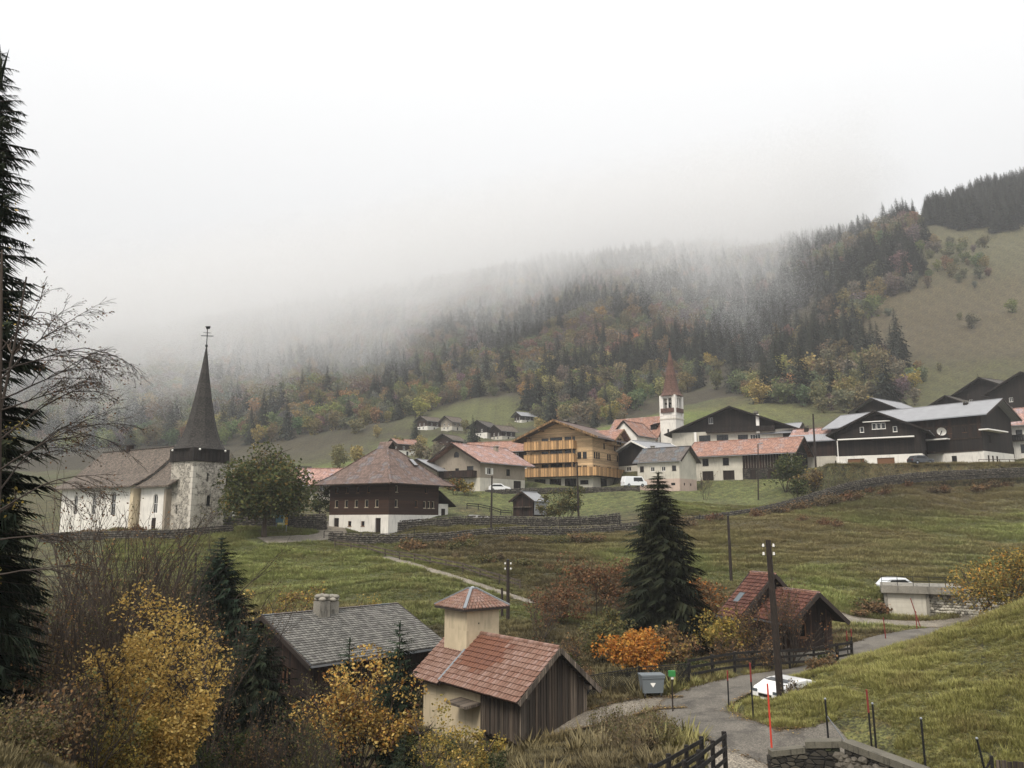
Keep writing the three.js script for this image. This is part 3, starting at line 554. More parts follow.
  for (const [x, z] of [[-2.2, A / 2 + 0.4], [A / 2 + 0.4, 2.2], [A / 2 + 0.4, -2.2]]) { const l = part('lamp', new THREE.SphereGeometry(0.17, 8, 6), M.frameWhite, bf); l.position.set(x, TH + 1.75, z); }
  const sp = part('spire', spireGeo([[TH + 1.9, 3.95], [TH + 2.5, 3.55], [TH + 3.5, 2.95], [TH + 5, 2.4], [TH + 7, 1.9], [TH + 10, 1.3], [TH + 13.5, 0.72], [TH + 18.2, 0.08]], 0.55), M.spire, tw);
  part('ball', new THREE.SphereGeometry(0.22, 10, 8).translate(0, TH + 18.3, 0), M.iron, sp);
  part('cross', new GB().box(-0.05, 0.05, TH + 18.3, TH + 21, -0.05, 0.05).bar(V(-0.65, TH + 19.9, 0.65), V(0.65, TH + 19.9, -0.65), 0.1, 0.1).bar(V(-0.4, TH + 20.4, 0.4), V(0.4, TH + 20.4, -0.4), 0.06, 0.06).build(), M.iron, sp);
  part('weathercock', new GB().poly([V(-0.1, TH + 21, 0.1), V(0.25, TH + 21.05, -0.25), V(0.3, TH + 21.5, -0.3), V(-0.05, TH + 21.25, 0.05), V(-0.25, TH + 21.45, 0.25)]).poly([V(-0.25, TH + 21.45, 0.27), V(-0.05, TH + 21.25, 0.07), V(0.3, TH + 21.5, -0.28), V(0.25, TH + 21.05, -0.23), V(-0.1, TH + 21, 0.12)]).build(), M.iron, sp);
}

// --- brown farmhouse with hipped roof
{
  const L = 10.8, W = 11.2, H = 7.1, B = 2.55;
  const small = [0.62, 1.05], wins = [], doors = [];
  for (let k = 0; k < 5; k++) { wins.push(['f', -4.1 + k * 1.85, 3.55, ...small, '', M.frameSand]); if (k < 4) wins.push(['f', -4.1 + k * 1.95, 5.55, 0.5, 0.85, '', M.frameBrown]); }
  wins.push(['r', -4.0, 3.55, ...small, '', M.frameSand], ['r', -4.0, 5.6, 0.5, 0.9, '', M.frameSand], ['r', 0.4, 3.6, 0.6, 1.0, '', M.frameBrown], ['r', 2.3, 3.5, 0.6, 1.0, '', M.frameSand], ['r', 3.3, 3.5, 0.6, 1.0, '', M.frameSand], ['r', 4.3, 3.5, 0.6, 1.0, '', M.frameSand], ['r', 2.6, 5.6, 0.5, 0.8, '', M.frameBrown]);
  wins.push(['f', -1.5, 1.0, 0.6, 0.7, '', M.frameBrown], ['f', 0.9, 1.0, 0.6, 0.7, '', M.frameBrown]);
  doors.push(['f', -4.0, 0.02, 0.95, 2.1], ['f', 3.6, 0.02, 0.95, 2.1]);
  const t = house({ name: 'farmhouse', label: 'broad farmhouse with dark brown timber storeys over a white ground floor', at: [388, 534, 112], pad: 0, anchor: [1, 1], yaw: -40, L, W, H, R: 0.01, oe: -0.5, og: -0.5, bands: [[B, M.white], [H, M.brownLog]], wins, doors, sink: 1.5, roofMat: M.shinglePink });
  t.remove(t.roof);
  // hipped roof with sprung eaves and a gablet at the top
  const gb = new GB(), e = 1.75, rings = [[L / 2 + e, W / 2 + e, H - 0.35], [L / 2 + e - 1.6, W / 2 + e - 1.6, H + 0.75], [1.0, 0.9, H + 4.9]];
  const corner = (r, i) => V((i === 0 || i === 3 ? -1 : 1) * r[0], r[2], (i < 2 ? 1 : -1) * r[1]);
  for (let k = 0; k < 2; k++) for (let i = 0; i < 4; i++) { const j = (i + 1) % 4; gb.poly([corner(rings[k], i), corner(rings[k], j), corner(rings[k + 1], j), corner(rings[k + 1], i)]); }
  gb.poly([0, 3, 2, 1].map((i) => corner(rings[0], i)));
  const roof = part('roof', gb.build(), M.shinglePink, t);
  const r2 = rings[2]; part('gablet', new GB().poly([V(-1.0, r2[2], 0.9), V(1.0, r2[2], 0.9), V(1.2, r2[2] + 1.1, 0), V(-1.2, r2[2] + 1.1, 0)]).poly([V(1.0, r2[2], -0.9), V(-1.0, r2[2], -0.9), V(-1.2, r2[2] + 1.1, 0), V(1.2, r2[2] + 1.1, 0)]).build(), M.shinglePink, roof);
  for (const s of [-1, 1]) part('gablet_end', new GB().poly(s > 0 ? [V(1.02, r2[2], 0.85), V(1.02, r2[2], -0.85), V(1.12, r2[2] + 1.05, 0)] : [V(-1.02, r2[2], -0.85), V(-1.02, r2[2], 0.85), V(-1.12, r2[2] + 1.05, 0)]).build(), M.blackWood, roof);
  for (let i = 0; i < 4; i++) part('hip_cap', new GB().bar(corner(rings[1], i).add(V(0, 0.04, 0)), corner(rings[2], i).add(V(0, 0.04, 0)), 0.28, 0.12).bar(corner(rings[0], i).add(V(0, 0.04, 0)), corner(rings[1], i).add(V(0, 0.04, 0)), 0.28, 0.12).build(), M.shinglePink, roof);
  part('eaves_board', new GB().box(-rings[0][0], rings[0][0], H - 0.52, H - 0.37, rings[0][1] - 0.12, rings[0][1] - 0.02).box(rings[0][0] - 0.12, rings[0][0] - 0.02, H - 0.52, H - 0.37, -rings[0][1], rings[0][1] - 0.13).build(), M.beam, roof);
  { const s = part('skylight', new GB().box(-0.75, 0.75, 0, 0.1, -0.5, 0.5).build(), M.frameDark, roof); const a = Math.atan2(4.15, rings[1][0] - 1.0); s.position.set(3.35, H + 2.95, -2.1); s.rotation.z = -a; part('pane', new GB().box(-0.66, 0.66, 0.1, 0.12, -0.4, 0.4).build(), M.lightMetal, s); }
  // lean-to at the far corner
  const x0 = L / 2 - 0.2, z0 = -W / 2; const lt = part('annex_wall', new GB().box(x0 - 4, x0 - 0.4, 1.2, 4.2, z0 - 3.2, z0 - 0.02).build(), M.white, t);
  part('annex_door', new GB().box(x0 - 0.41, x0 - 0.36, 1.6, 3.5, z0 - 2.4, z0 - 1.5).build(), M.door, lt);
  part('annex_roof', new GB().poly([V(x0 - 4.5, 6.1, z0 - 0.03), V(x0 + 0.4, 6.1, z0 - 0.03), V(x0 + 0.4, 3.9, z0 - 4.2), V(x0 - 4.5, 3.9, z0 - 4.2)].reverse()).poly([V(x0 - 4.5, 5.95, z0 - 0.03), V(x0 + 0.4, 5.95, z0 - 0.03), V(x0 + 0.4, 3.75, z0 - 4.2), V(x0 - 4.5, 3.75, z0 - 4.2)]).poly([V(x0 + 0.4, 3.75, z0 - 4.2), V(x0 + 0.4, 5.95, z0 - 0.03), V(x0 + 0.4, 6.1, z0 - 0.03), V(x0 + 0.4, 3.9, z0 - 4.2)]).build(), M.darkWood, lt);
}

// --- grey rendered house with red roof beside the lawn
house({ name: 'rendered_house', label: 'grey rendered house with salmon red roof and dark balcony above the lawn', at: [480, 491, 150], anchor: [-1, 1], yaw: 50, L: 13.5, W: 11.6, H: 5.6, R: 3.1, oe: 1.3, og: 1.5, sink: 3, roofMat: M.pinkTile,
  bands: [[2.4, M.offwhite], [5.6, M.greyPlaster]], fasciaMat: M.darkWood, wins: [['l', 0, 6.3, 1.3, 1.1, 'arch', M.frameDark], ['l', -3.6, 3.0, 1.5, 1.5, '', M.frameDark], ['l', 0.2, 3.3, 0.9, 1.0, '', M.frameDark], ['l', 3.4, 3.0, 1.6, 1.6, '', M.frameDark], ['f', -4.2, 3.1, 1.1, 1.2, '', M.frameWhite, M.frameWhite], ['f', 1.5, 3.1, 1.1, 1.2, '', M.frameDark]],
  doors: [['l', 0.8, 0.02, 1.6, 2.2], ['f', 4.4, 0.02, 2.4, 2.2]], balconies: [['l', -5.4, 5.0, 2.7, 1.3, 1.0, M.darkWood, 0.6]], chimneys: [[3, 1.6, 0.7, 0.8, M.greyPlaster]] });

// --- large honey coloured chalet
{
  const L = 17, W = 15, H = 10.6, R = 3.0, dk = M.frameDark, wins = [], G = M.glass;
  for (const fl of [0, 1, 2]) { const y = 2.75 + fl * 2.7; if (fl < 2) wins.push(['l', -6.1, y + 0.5, 0.8, 1.2, '', dk], ['l', -5.1, y + 0.5, 0.8, 1.2, '', dk], ['l', 4.6, y + 0.5, 0.9, 1.3, '', dk], ['l', 5.8, y + 0.5, 0.9, 1.3, '', dk]); wins.push(['l', -3.2, y + 0.05, 1.6, 2.2, 'plain', dk], ['l', -0.6, y + 0.05, 2.8, 2.3, 'wide', dk], ['l', 2.5, y + 0.05, 2.4, 2.3, '', dk]);
    if (fl < 2) for (const u of [-7.4, -6.3, -5.2, -0.6, 0.5, 4.6, 5.7]) wins.push(['f', u, y + 0.55, 0.85, 1.3, '', dk]); }
  wins.push(['f', -2.5, 8.2, 0.8, 1.2, '', dk], ['f', 3.2, 8.2, 0.8, 1.2, '', dk]);
  wins.push(['l', -4.4, 0.1, 2.6, 1.9, 'wide', dk], ['l', -0.9, 0.1, 2.6, 1.9, 'wide', dk], ['l', 2.6, 0.1, 2.6, 1.9, 'wide', dk], ['l', 5.6, 0.8, 1.8, 0.8, '', dk], ['f', -3, 0.1, 3.2, 2, 'wide', dk]);
  const t = house({ name: 'chalet', label: 'large honey coloured timber chalet with three tiers of wooden balconies', cat: 'chalet', at: [593, 488, 165], anchor: [-1, 1], yaw: 66, L, W, H, R, oe: 2.2, og: 2.4, rt: 0.3, sink: 3, bands: [[2.45, M.offwhite], [10.6, M.honey]], roofMat: M.shinglePink, fasciaMat: M.lightBeam, wins,
    balconies: [['l', -9.6, 7.5, 2.5, 1.7, 1.6, M.honeyPlank, 0.55], ['l', -7.4, 4.0, 5.3, 1.5, 1.6, M.honeyPlank, 0.55], ['l', -7.4, 4.0, 8.0, 1.5, 1.6, M.honeyPlank, 0.55], ['f', -10.2, 8.9, 2.5, 1.6, 1.6, M.honeyPlank, 0.55]],
    chimneys: [[-3, -0.8, 0.9, 1.2, M.blackWood], [1, -1, 0.9, 1.2, M.blackWood]] });
  // roof timbers under the verge and the cross gable on the long side
  for (const u of [-6.8, -3.5, 0, 3.5, 6.8]) part('purlin', new GB().box(-L / 2 - 2.2, -L / 2, H + R - Math.abs(u) * R / (W / 2) - 0.42, H + R - Math.abs(u) * R / (W / 2) - 0.12, u - 0.15, u + 0.15).build(), M.lightBeam, t);
  for (const u of [-5.7, 3.65]) part('post', new GB().box(-L / 2 - 1.5, -L / 2 - 1.3, 2.6, 10.6, u - 0.1, u + 0.1).build(), M.lightBeam, t);
  const cx = 2.6, cw_ = 3.6, zb = W / 2 + 1.2, gy = 12.2; const dg = part('cross_gable', new GB().poly([V(cx - cw_, 9.2, zb), V(cx + cw_, 9.2, zb), V(cx + cw_, 10.4, zb), V(cx, gy, zb), V(cx - cw_, 10.4, zb)]).poly([V(cx - cw_, 9.2, zb - 6), V(cx - cw_, 9.2, zb), V(cx - cw_, 10.4, zb), V(cx - cw_, 10.4, zb - 6)]).poly([V(cx + cw_, 9.2, zb), V(cx + cw_, 9.2, zb - 6), V(cx + cw_, 10.4, zb - 6), V(cx + cw_, 10.4, zb)]).poly([V(cx - cw_, 9.2, zb), V(cx - cw_, 9.2, zb - 2), V(cx + cw_, 9.2, zb - 2), V(cx + cw_, 9.2, zb)]).build(), M.honey, t);
  for (const s of [-1, 1]) { const a = [V(cx, gy + 0.5, zb + 1.2), V(cx, gy + 0.5, zb - 6.4), V(cx + s * 5, 10.0, zb - 6.4), V(cx + s * 5, 10.0, zb + 1.2)], b = a.map((q) => q.clone().add(V(0, -0.28, 0))); const g = new GB(); const o = s > 0 ? (q) => g.poly([...q].reverse()) : (q) => g.poly(q); o(a); o([...b].reverse()); o([b[3], b[0], a[0], a[3]].reverse()); part('cross_gable_roof', g.build(), M.redTile, dg); part('bargeboard', new GB().bar(V(cx, gy + 0.36, zb + 1.25), V(cx + s * 5, 9.86, zb + 1.25), 0.1, 0.4).build(), M.lightBeam, dg); }
  for (const u of [-1.2, 0.2]) { const [f, p] = windowGeo(0.85, 1.3, ''); const w = part('window', f, dk, dg); w.position.set(cx + u + 0.5, 9.5, zb + 0.18); part('pane', p, G, w); }
}
house({ name: 'terrace_house', label: 'low house with long dull red roof tucked behind the timber chalet', at: [504, 472, 186], anchor: [0, 0], yaw: -25, L: 17, W: 9, H: 4.4, R: 2.2, oe: 1, bands: [[2, M.offwhite], [4.4, M.darkWood]], roofMat: M.redTile, wins: [['f', 5, 2.6, 1.2, 1.2], ['f', 2, 2.6, 1.2, 1.2], ['r', 0, 2.6, 1.2, 1.2], ['f', 7, 0.4, 1.4, 1.4]] });

// --- the second church with the red spire
{
  const [base, turn] = frameAt([673, 455, 205], -27);
  const t = thing('church', 'white village church with open belfry and slender rust red spire', 'church', null, base, turn);
  const tw = new THREE.Group(); tw.name = 'tower'; t.add(tw); const A = 4.3, TH = 9.6;
  part('tower_wall', new GB().box(-A / 2, A / 2, -4, TH, -A / 2, A / 2).build(), M.white, tw);
  part('cornice', new GB().box(-A / 2 - 0.12, A / 2 + 0.12, TH - 0.9, TH - 0.6, -A / 2 - 0.12, A / 2 + 0.12).build(), M.offwhite, tw);
  const BH = 5.2, a2 = A / 2 - 0.45;
  for (const sx of [-1, 1]) for (const sz of [-1, 1]) part('belfry_pier', new GB().box(sx * a2 - 0.5, sx * a2 + 0.5, TH, TH + BH, sz * a2 - 0.5, sz * a2 + 0.5).build(), M.white, tw);
  part('belfry_floor', new GB().box(-a2, a2, TH - 0.05, TH + 0.05, -a2, a2).build(), M.darkWood, tw);
  for (const [bx, bz, bs] of [[-0.6, 0.3, 1], [0.75, -0.4, 0.75]]) { const bl = part('bell', new THREE.LatheGeometry([[0.01, 1.25], [0.3, 1.2], [0.42, 0.9], [0.5, 0.45], [0.78, 0], [0.7, 0]].map(([r, y]) => new THREE.Vector2(r * bs, y * bs)), 16), M.iron, tw); bl.position.set(bx, TH + 1.9, bz); part('yoke', new GB().box(-0.9, 0.9, 1.2 * bs, 1.2 * bs + 0.25, -0.12, 0.12).build(), M.beam, bl); }
  part('bell_frame', new GB().box(-a2, a2, TH + 3.3, TH + 3.55, -0.55, -0.3).box(-a2, a2, TH + 3.3, TH + 3.55, 0.2, 0.45).build(), M.beam, tw);
  for (const r of [0, 1, 2, 3]) {
    const g = new GB().box(-a2 + 0.5, a2 - 0.5, TH, TH + 1.1, a2 + 0.02, a2 + 0.3).box(-0.14, 0.14, TH + 1.1, TH + BH, a2 + 0.1, a2 + 0.3).box(-a2 + 0.5, a2 - 0.5, TH + BH - 0.7, TH + BH, a2 + 0.1, a2 + 0.3); const q = part('belfry_arch', g.build(), M.white, tw); q.rotation.y = r * Math.PI / 2;
    const b = part('gallery', new GB().box(-a2 - 0.1, a2 + 0.1, TH + 1.0, TH + 1.9, a2 + 0.52, a2 + 0.7).box(-a2 - 0.1, a2 + 0.1, TH + 0.85, TH + 1.0, a2 + 0.3, a2 + 0.75).build(), M.spireRed, tw); b.rotation.y = r * Math.PI / 2;
  }
  for (const r of [0, Math.PI / 2]) { const g = new GB().box(-0.22, 0.22, 5.2, 6.3, A / 2, A / 2 + 0.03); const w = part('window', g.build(), M.glass, tw); w.rotation.y = r; }
  const s0 = TH + BH; const sp = part('spire', spireGeo([[s0 - 0.15, 3.1], [s0 + 0.5, 2.45], [s0 + 1.8, 1.95], [s0 + 4.5, 1.4], [s0 + 8, 0.78], [s0 + 12.6, 0.06]], 0.4), M.spireRed, tw);
  part('ball', new THREE.SphereGeometry(0.25, 8, 6).translate(0, s0 + 12.5, 0), M.iron, sp);
  part('cross', new GB().box(-0.05, 0.05, s0 + 12.5, s0 + 14.4, -0.05, 0.05).box(-0.5, 0.5, s0 + 13.6, s0 + 13.7, -0.05, 0.05).build(), M.iron, sp);
  // nave
  const x1 = -A / 2 + 0.1, x0 = x1 - 15, nw = 10.5, H = 4.4, R = 5.6, z0 = -7.2;
  const nv = [wallWith(x0, x1, -4, H, [[x0 + 3, 1, 1, 2.4, 'arch'], [x0 + 7, 1, 1, 2.4, 'arch']], 0.4)]; nv[0].translate(0, 0, z0 + nw); { const s = new THREE.Shape(); s.moveTo(-nw / 2, -4); s.lineTo(nw / 2, -4); s.lineTo(nw / 2, H); s.lineTo(0, H + R); s.lineTo(-nw / 2, H); const g = new THREE.ExtrudeGeometry(s, { depth: 0.3, bevelEnabled: false }); g.rotateY(-Math.PI / 2); g.translate(x0, 0, z0 + nw / 2); nv.push(planar(g)); }
  part('nave_wall', mergeGeometries(nv), M.white, t);
  const rf = part('nave_roof', flaredRoof(x0 - 0.7, x1, [[0, H + R + 0.35], [nw / 2 + 0.9, H - 0.7]]), M.redTile, t); rf.position.z = z0 + nw / 2;
  const dm = part('dormer', new GB().box(x1 - 3.1, x1 - 1.4, H + 2.0, H + 3.2, z0 + nw / 2 + 1.8, z0 + nw / 2 + 3.6).build(), M.blackWood, t); part('dormer_roof', new GB().poly([V(x1 - 3.4, H + 3.1, z0 + nw / 2 + 4.1), V(x1 - 1.1, H + 3.6, z0 + nw / 2 + 4.1), V(x1 - 1.1, H + 4, z0 + nw / 2 + 1), V(x1 - 3.4, H + 3.5, z0 + nw / 2 + 1)]).build(), M.blackWood, dm);
}
house({ name: 'chapel_annex', label: 'small white gabled annex with dark verges beside the red roofed nave', at: [634, 452, 200], yaw: 60, L: 9, W: 7, H: 3.6, R: 3.4, oe: 0.4, og: 0.3, bands: [[3.6, M.white]], roofMat: M.redTile, fasciaMat: M.blackWood, wins: [['l', 0, 1.2, 0.7, 1.2, '', M.frameDark], ['l', 0, 4.2, 0.6, 0.9, '', M.frameDark]] });
house({ name: 'workshop', label: 'dark gabled workshop with pale sheet roof behind the white flats', at: [652, 472, 176], yaw: 48, L: 10, W: 11, H: 3.8, R: 2.3, oe: 1, og: 1.2, bands: [[1.2, M.offwhite], [3.8, M.blackWood]], roofMat: M.lightMetal, fasciaMat: M.frameWhite, wins: [['l', -2, 0.1, 1.4, 0.9, '', M.frameWhite]] });
house({ name: 'white_flats', label: 'pale rendered house with blush pink basement and grey roof on the lawn edge', at: [680, 491, 158], anchor: [1, 1], yaw: -28, L: 9.2, W: 7, H: 6, R: 2.5, oe: 0.6, og: 0.7, sink: 2, bands: [[2.4, M.pink], [6, M.offwhite]], roofMat: M.greyTile, fasciaMat: M.frameDark,
  wins: [['f', -3.6, 3.9, 0.9, 1.1, '', M.frameDark], ['f', -1.2, 3.9, 0.9, 0.9, '', M.frameWhite], ['f', 1.2, 3.9, 0.9, 0.9, '', M.frameWhite], ['f', 3.5, 3.9, 0.9, 1.0, '', M.frameDark], ['f', 0, 1.1, 0.9, 0.5, 'plain', M.frameDark], ['f', 3.2, 1.1, 0.9, 0.5, 'plain', M.frameDark], ['r', -1.6, 1.1, 0.5, 0.5, 'plain', M.frameDark], ['r', 1, 1.1, 0.5, 0.5, 'plain', M.frameDark]], chimneys: [[-3.4, -0.6, 0.6, 0.9, M.offwhite]] });

// --- big black barn behind the long house
{
  const t = house({ name: 'black_barn', label: 'wide black timber barn with white lower wall behind the red roofed longhouse', cat: 'barn', at: [738, 454, 194], yaw: 82, L: 18, W: 27, H: 4.6, R: 5.2, oe: 1.5, og: 1.6, bands: [[1.6, M.offwhite], [4.6, M.offwhite]], gableMat: M.blackWood, roofMat: M.slate, fasciaMat: M.blackWood,
    wins: [['l', -4.5, 6.4, 1.0, 1.4, '', M.frameWhite], ['l', 2.5, 2.2, 2.2, 1.4, 'wide', M.frameDark], ['l', 5.2, 2.2, 2.2, 1.4, 'wide', M.frameWhite], ['l', -2, 2.2, 2.6, 1.6, 'wide', M.frameDark], ['l', -6, 2.2, 2.6, 1.6, 'wide', M.frameDark]], balconies: [['l', -5.5, 9.5, 4.4, 1.2, 0.9, M.blackWood, 0.8]], chimneys: [[-4, 5, 0.9, 1.1, M.blackWood]] });
  part('post', new GB().box(-9.9, -9.6, 1, 4.5, -8.2, -7.7).build(), M.frameWhite, t); part('post', new GB().box(-9.9, -9.5, 3.8, 8, 5.6, 6.3).build(), M.frameWhite, t);
}
// --- longhouse: white dwelling with a timber barn under one red roof
{
  const L = 21, W = 10.5, H = 5.3;
  const t = house({ name: 'longhouse', label: 'white longhouse with mottled red tile roof, two upper windows and timber barn end', at: [691, 481, 172], anchor: [-1, 1], yaw: -22, L, W, H, R: 2.9, oe: 1.1, og: 1.0, sink: 2.5, bands: [[2.2, M.offwhite], [5.3, M.offwhite]], gableMat: M.blackWood, roofMat: M.redTile,
    wins: [['f', -7.2, 3.0, 1.3, 1.5, '', M.frameDark], ['f', -2.9, 3.0, 1.3, 1.5, '', M.frameDark]], doors: [['f', -6.8, 0.02, 2.4, 1.9, ''], ['f', -2.4, 0.02, 2.4, 1.9, ''], ['f', -10, 0.02, 0.8, 1.6, '']] });
  part('barn_base', new GB().box(0.5, 10.45, -1, 2.25, W / 2 + 0.004, W / 2 + 0.05).build(), M.drystone, t); for (const [x, w] of [[2, 1.2], [5.6, 1.8], [8.6, 1.2]]) part('barn_door', new GB().box(x, x + w, 0, 1.9, W / 2 + 0.051, W / 2 + 0.1).build(), M.door, t);
  for (let k = 0; k < 17; k++) part('plank', new GB().box(0.6 + k * 0.56, 1.1 + k * 0.56, 2.1 + (k % 3) * 0.04, 5.2, W / 2 + 0.02, W / 2 + 0.07 + hash(k, 2) * 0.03).build(), M.darkWood, t);
  for (let k = 0; k < 18; k++) part('plank', new GB().box(L / 2 + 0.02, L / 2 + 0.07 + hash(k, 7) * 0.03, 1.6, 5.25, -W / 2 + 0.1 + k * 0.575, -W / 2 + 0.62 + k * 0.575).build(), M.blackWood, t);
}
{
  const t = house({ name: 'stable', label: 'long stable with half red half grey roof and pale lower wall beside the utility pole', cat: 'stable', at: [792, 473, 172], anchor: [-1, 1], yaw: -16, L: 17, W: 9, H: 6.6, R: 2.6, oe: 0.8, og: 0.6, bands: [[3.2, M.offwhite], [6.6, M.darkWood]], roofMat: M.pinkTile, wins: [['f', 4, 0.4, 1.4, 1.4, '', M.frameDark]], doors: [['f', 1, 0.02, 1.6, 2.2, '']], chimneys: [[-6, 1, 0.8, 1, M.blackWood]] });
  part('metal_sheet', new GB().poly([V(-9.1, 6.35, 5.4), V(9.1, 6.35, 5.4), V(9.1, 7.95, 2.9), V(-9.1, 7.95, 2.9)]).build(), M.lightMetal, t.roof);
}
house({ name: 'shed', label: 'shed with flat pitched grey metal roof behind the longhouse', cat: 'shed', at: [778, 458, 186], yaw: -15, L: 10, W: 8, H: 5.4, R: 2, bands: [[5.4, M.darkWood]], roofMat: M.lightMetal, wins: [['f', 0, 2, 1, 1, '', M.frameDark]] });

// --- large black barn at the village street
{
  const t = house({ name: 'black_farm', label: 'huge black timber farm with pale sheet metal roof and white basement', cat: 'barn', at: [985, 466, 146], anchor: [1, 1], yaw: -22, L: 29, W: 13, H: 9.3, R: 2.9, oe: 1.0, og: 1.5, sink: 3, bands: [[2.7, M.white], [9.3, M.blackWood]], roofMat: M.lightMetal, fasciaMat: M.frameDark,
    wins: [['f', 9.4, 0.7, 0.9, 1.4, '', M.frameDark], ['f', -3.2, 6.4, 0.8, 1.0, '', M.frameBrown], ['f', 9, 6.2, 0.8, 1.0, '', M.frameBrown], ['f', 11.6, 6.2, 0.8, 1.0, '', M.frameBrown], ['r', -4.6, 0.6, 0.8, 1.4, '', M.frameDark], ['r', -2.8, 0.6, 0.8, 1.4, '', M.frameDark], ['r', -1, 0.6, 0.8, 1.4, '', M.frameDark], ['r', -3.4, 4.2, 1.0, 1.6, '', M.frameDark]], chimneys: [[10, 1.2, 0.7, 0.6, M.blackWood]] });
  part('canopy', new GB().bar(V(0.5, 5.2, 7.3), V(9.0, 5.2, 7.3), 1.5, 0.22).build(), M.frameWhite, t);
  part('canopy', new GB().bar(V(15.2, 6.4, 7.5), V(15.2, 6.4, -1), 1.6, 0.22).build(), M.frameWhite, t);
  const dish = part('satellite_dish', new THREE.SphereGeometry(1.1, 16, 8, 0, Math.PI * 2, 0, 0.62).translate(0, -0.9, 0), M.frameWhite, t); dish.scale.setScalar(1.25); dish.rotation.set(-Math.PI / 2 + 0.5, 0, 0.2); dish.position.set(8.0, 6.6, 7.5); part('bracket', new GB().box(-0.05, 0.05, -1.2, 0.2, -0.05, 0.05).build(), M.iron, dish);
  part('carport_roof', new GB().bar(V(-1.0, 4.2, 8.4), V(7.6, 2.7, 8.4), 4.2, 0.25).build(), M.darkWood, t); for (const x of [-1.2, 3, 6]) part('post', new GB().box(x - 0.1, x + 0.1, -2, 3 + (6 - x) * 0.12, 10.2, 10.4).build(), M.blackWood, t);
  for (const y of [2.72, 5.0, 7.4]) part('sill_beam', new GB().box(-14.4, 14.4, y, y + 0.22, 6.5, 6.62).build(), M.beam, t);
  for (let k = 0; k < 40; k++) part('plank', new GB().box(-14.3 + k * 0.72, -13.66 + k * 0.72, 5.24, 9.2, 6.503, 6.52 + hash(k, 3) * 0.05).build(), hash(k, 8) < 0.5 ? M.blackWood : M.darkWood, t);
  part('carport_back', new GB().box(-3, 4.2, -1, 3, 6.52, 6.56).build(), M.blackWood, t);
  const w = house({ name: 'black_farm_wing', label: 'gabled black timber wing of the farm with two brown garage doors', cat: 'barn', at: [837, 469, 153], anchor: [-1, -1], yaw: 80, L: 12, W: 14.4, H: 6.7, R: 3.3, oe: 1.4, og: 1.0, sink: 3, bands: [[2.3, M.white], [6.7, M.blackWood]], roofMat: M.slate, fasciaMat: M.blackWood,
    wins: [['l', -3.4, 7.1, 0.7, 1.0, '', M.frameWhite], ['l', -0.5, 7.0, 0.7, 1.1, '', M.frameWhite], ['l', 0.6, 7.0, 0.7, 1.1, '', M.frameWhite], ['l', 1.7, 7.0, 0.7, 1.1, '', M.frameWhite], ['l', 4.3, 6.9, 0.7, 1.0, '', M.frameWhite]].map((a) => [a[0], a[1] * 0.72, a[2] - (Math.abs(a[1]) > 3 ? 0.55 : 0), ...a.slice(3)]), doors: [['l', -3.8, 0.02, 2.9, 1.75, '', M.frameBrown], ['l', 1.2, 0.02, 2.9, 1.75, '', M.frameBrown]] });
  part('canopy', new GB().box(-7.2, -6.0, 5.2, 5.42, -6.6, 6.2).build(), M.frameWhite, w); part('canopy', new GB().box(-6.5, -6.0, 8.3, 8.45, -2.2, 2.4).build(), M.frameWhite, w); part('downpipe', new GB().box(-6.2, -6.05, 0, 5.2, -6.9, -6.75).build(), M.frameWhite, w);
}
house({ name: 'roadside_house', label: 'white roadside house with salmon tiled roof and roof dormer', at: [1001, 459, 158], anchor: [-1, 1], yaw: -8, L: 16, W: 10, H: 6.6, R: 3.2, oe: 0.9, og: 0.6, sink: 3, bands: [[6.6, M.white]], roofMat: M.pinkTile, wins: [['f', -4, 1, 1.2, 1.6, '', M.frameDark], ['f', -1, 1, 1.2, 1.6, '', M.paleGlass], ['f', -4.6, 4, 1.1, 1.4, '', M.frameDark], ['f', -2, 4, 1.1, 1.4, '', M.frameDark], ['f', 1.5, 4, 1.1, 1.4, '', M.frameDark], ['l', 1, 4, 1.1, 1.4, '', M.frameDark]], doors: [['f', -6.2, 0.02, 1, 2.1, '']], skylights: [[-5.5, 1, 2.6, 1.0, 1.2], [-1.5, 1, 2.4, 1.4, 1.2]], balconies: [['f', -7, -3.4, 3.4, 1.1, 0.9, M.iron, 0.4]] });

// --- dark roofs further up the village
const upper = (name, label, a, yaw, L0_, W0_, H_, R0_, lo, hi, roof, extra = {}) => { const q = name === 'hill_chalet' ? 0.78 : 1, L = L0_ * q, W = W0_ * q, R = R0_ * q, H = H_ * (q < 1 ? 0.86 : 1); return house({ name, label, at: a, yaw, L, W, H, R, oe: 1.2, og: 1.4, sink: 4, bands: [[H * 0.4, lo], [H, hi]], roofMat: roof, fasciaMat: M.blackWood, wins: [['l', -W * 0.2, H * 0.5, 0.9, 1.1], ['l', W * 0.2, H * 0.5, 0.9, 1.1], ['l', -W * 0.22, 0.5, 0.9, 1.0], ['l', W * 0.1, 0.5, 0.9, 1.0], ['f', -L * 0.2, H * 0.5, 0.9, 1.1], ['f', L * 0.2, H * 0.5, 0.9, 1.1]], doors: [['f', 0, 0.02, 0.9, 1.4, '']], ...extra }); };
upper('upper_barn', 'dark gabled barn with shallow roof rising behind the salmon tiled house', [1003, 412, 215], 60, 16, 17, 4.2, 4, M.blackWood, M.blackWood, M.slate, { cat: 'barn' });
upper('upper_barn', 'second dark shallow roof overlapping the barn behind the salmon tiled house', [1040, 414, 205], 70, 16, 16, 5.5, 4, M.blackWood, M.blackWood, M.slate, { cat: 'barn' });
upper('upper_barn', 'small black gable peeping over the metal roof beside a chimney pole', [957, 418, 215], 66, 9, 9, 3, 2.2, M.blackWood, M.blackWood, M.slate, { cat: 'barn' });
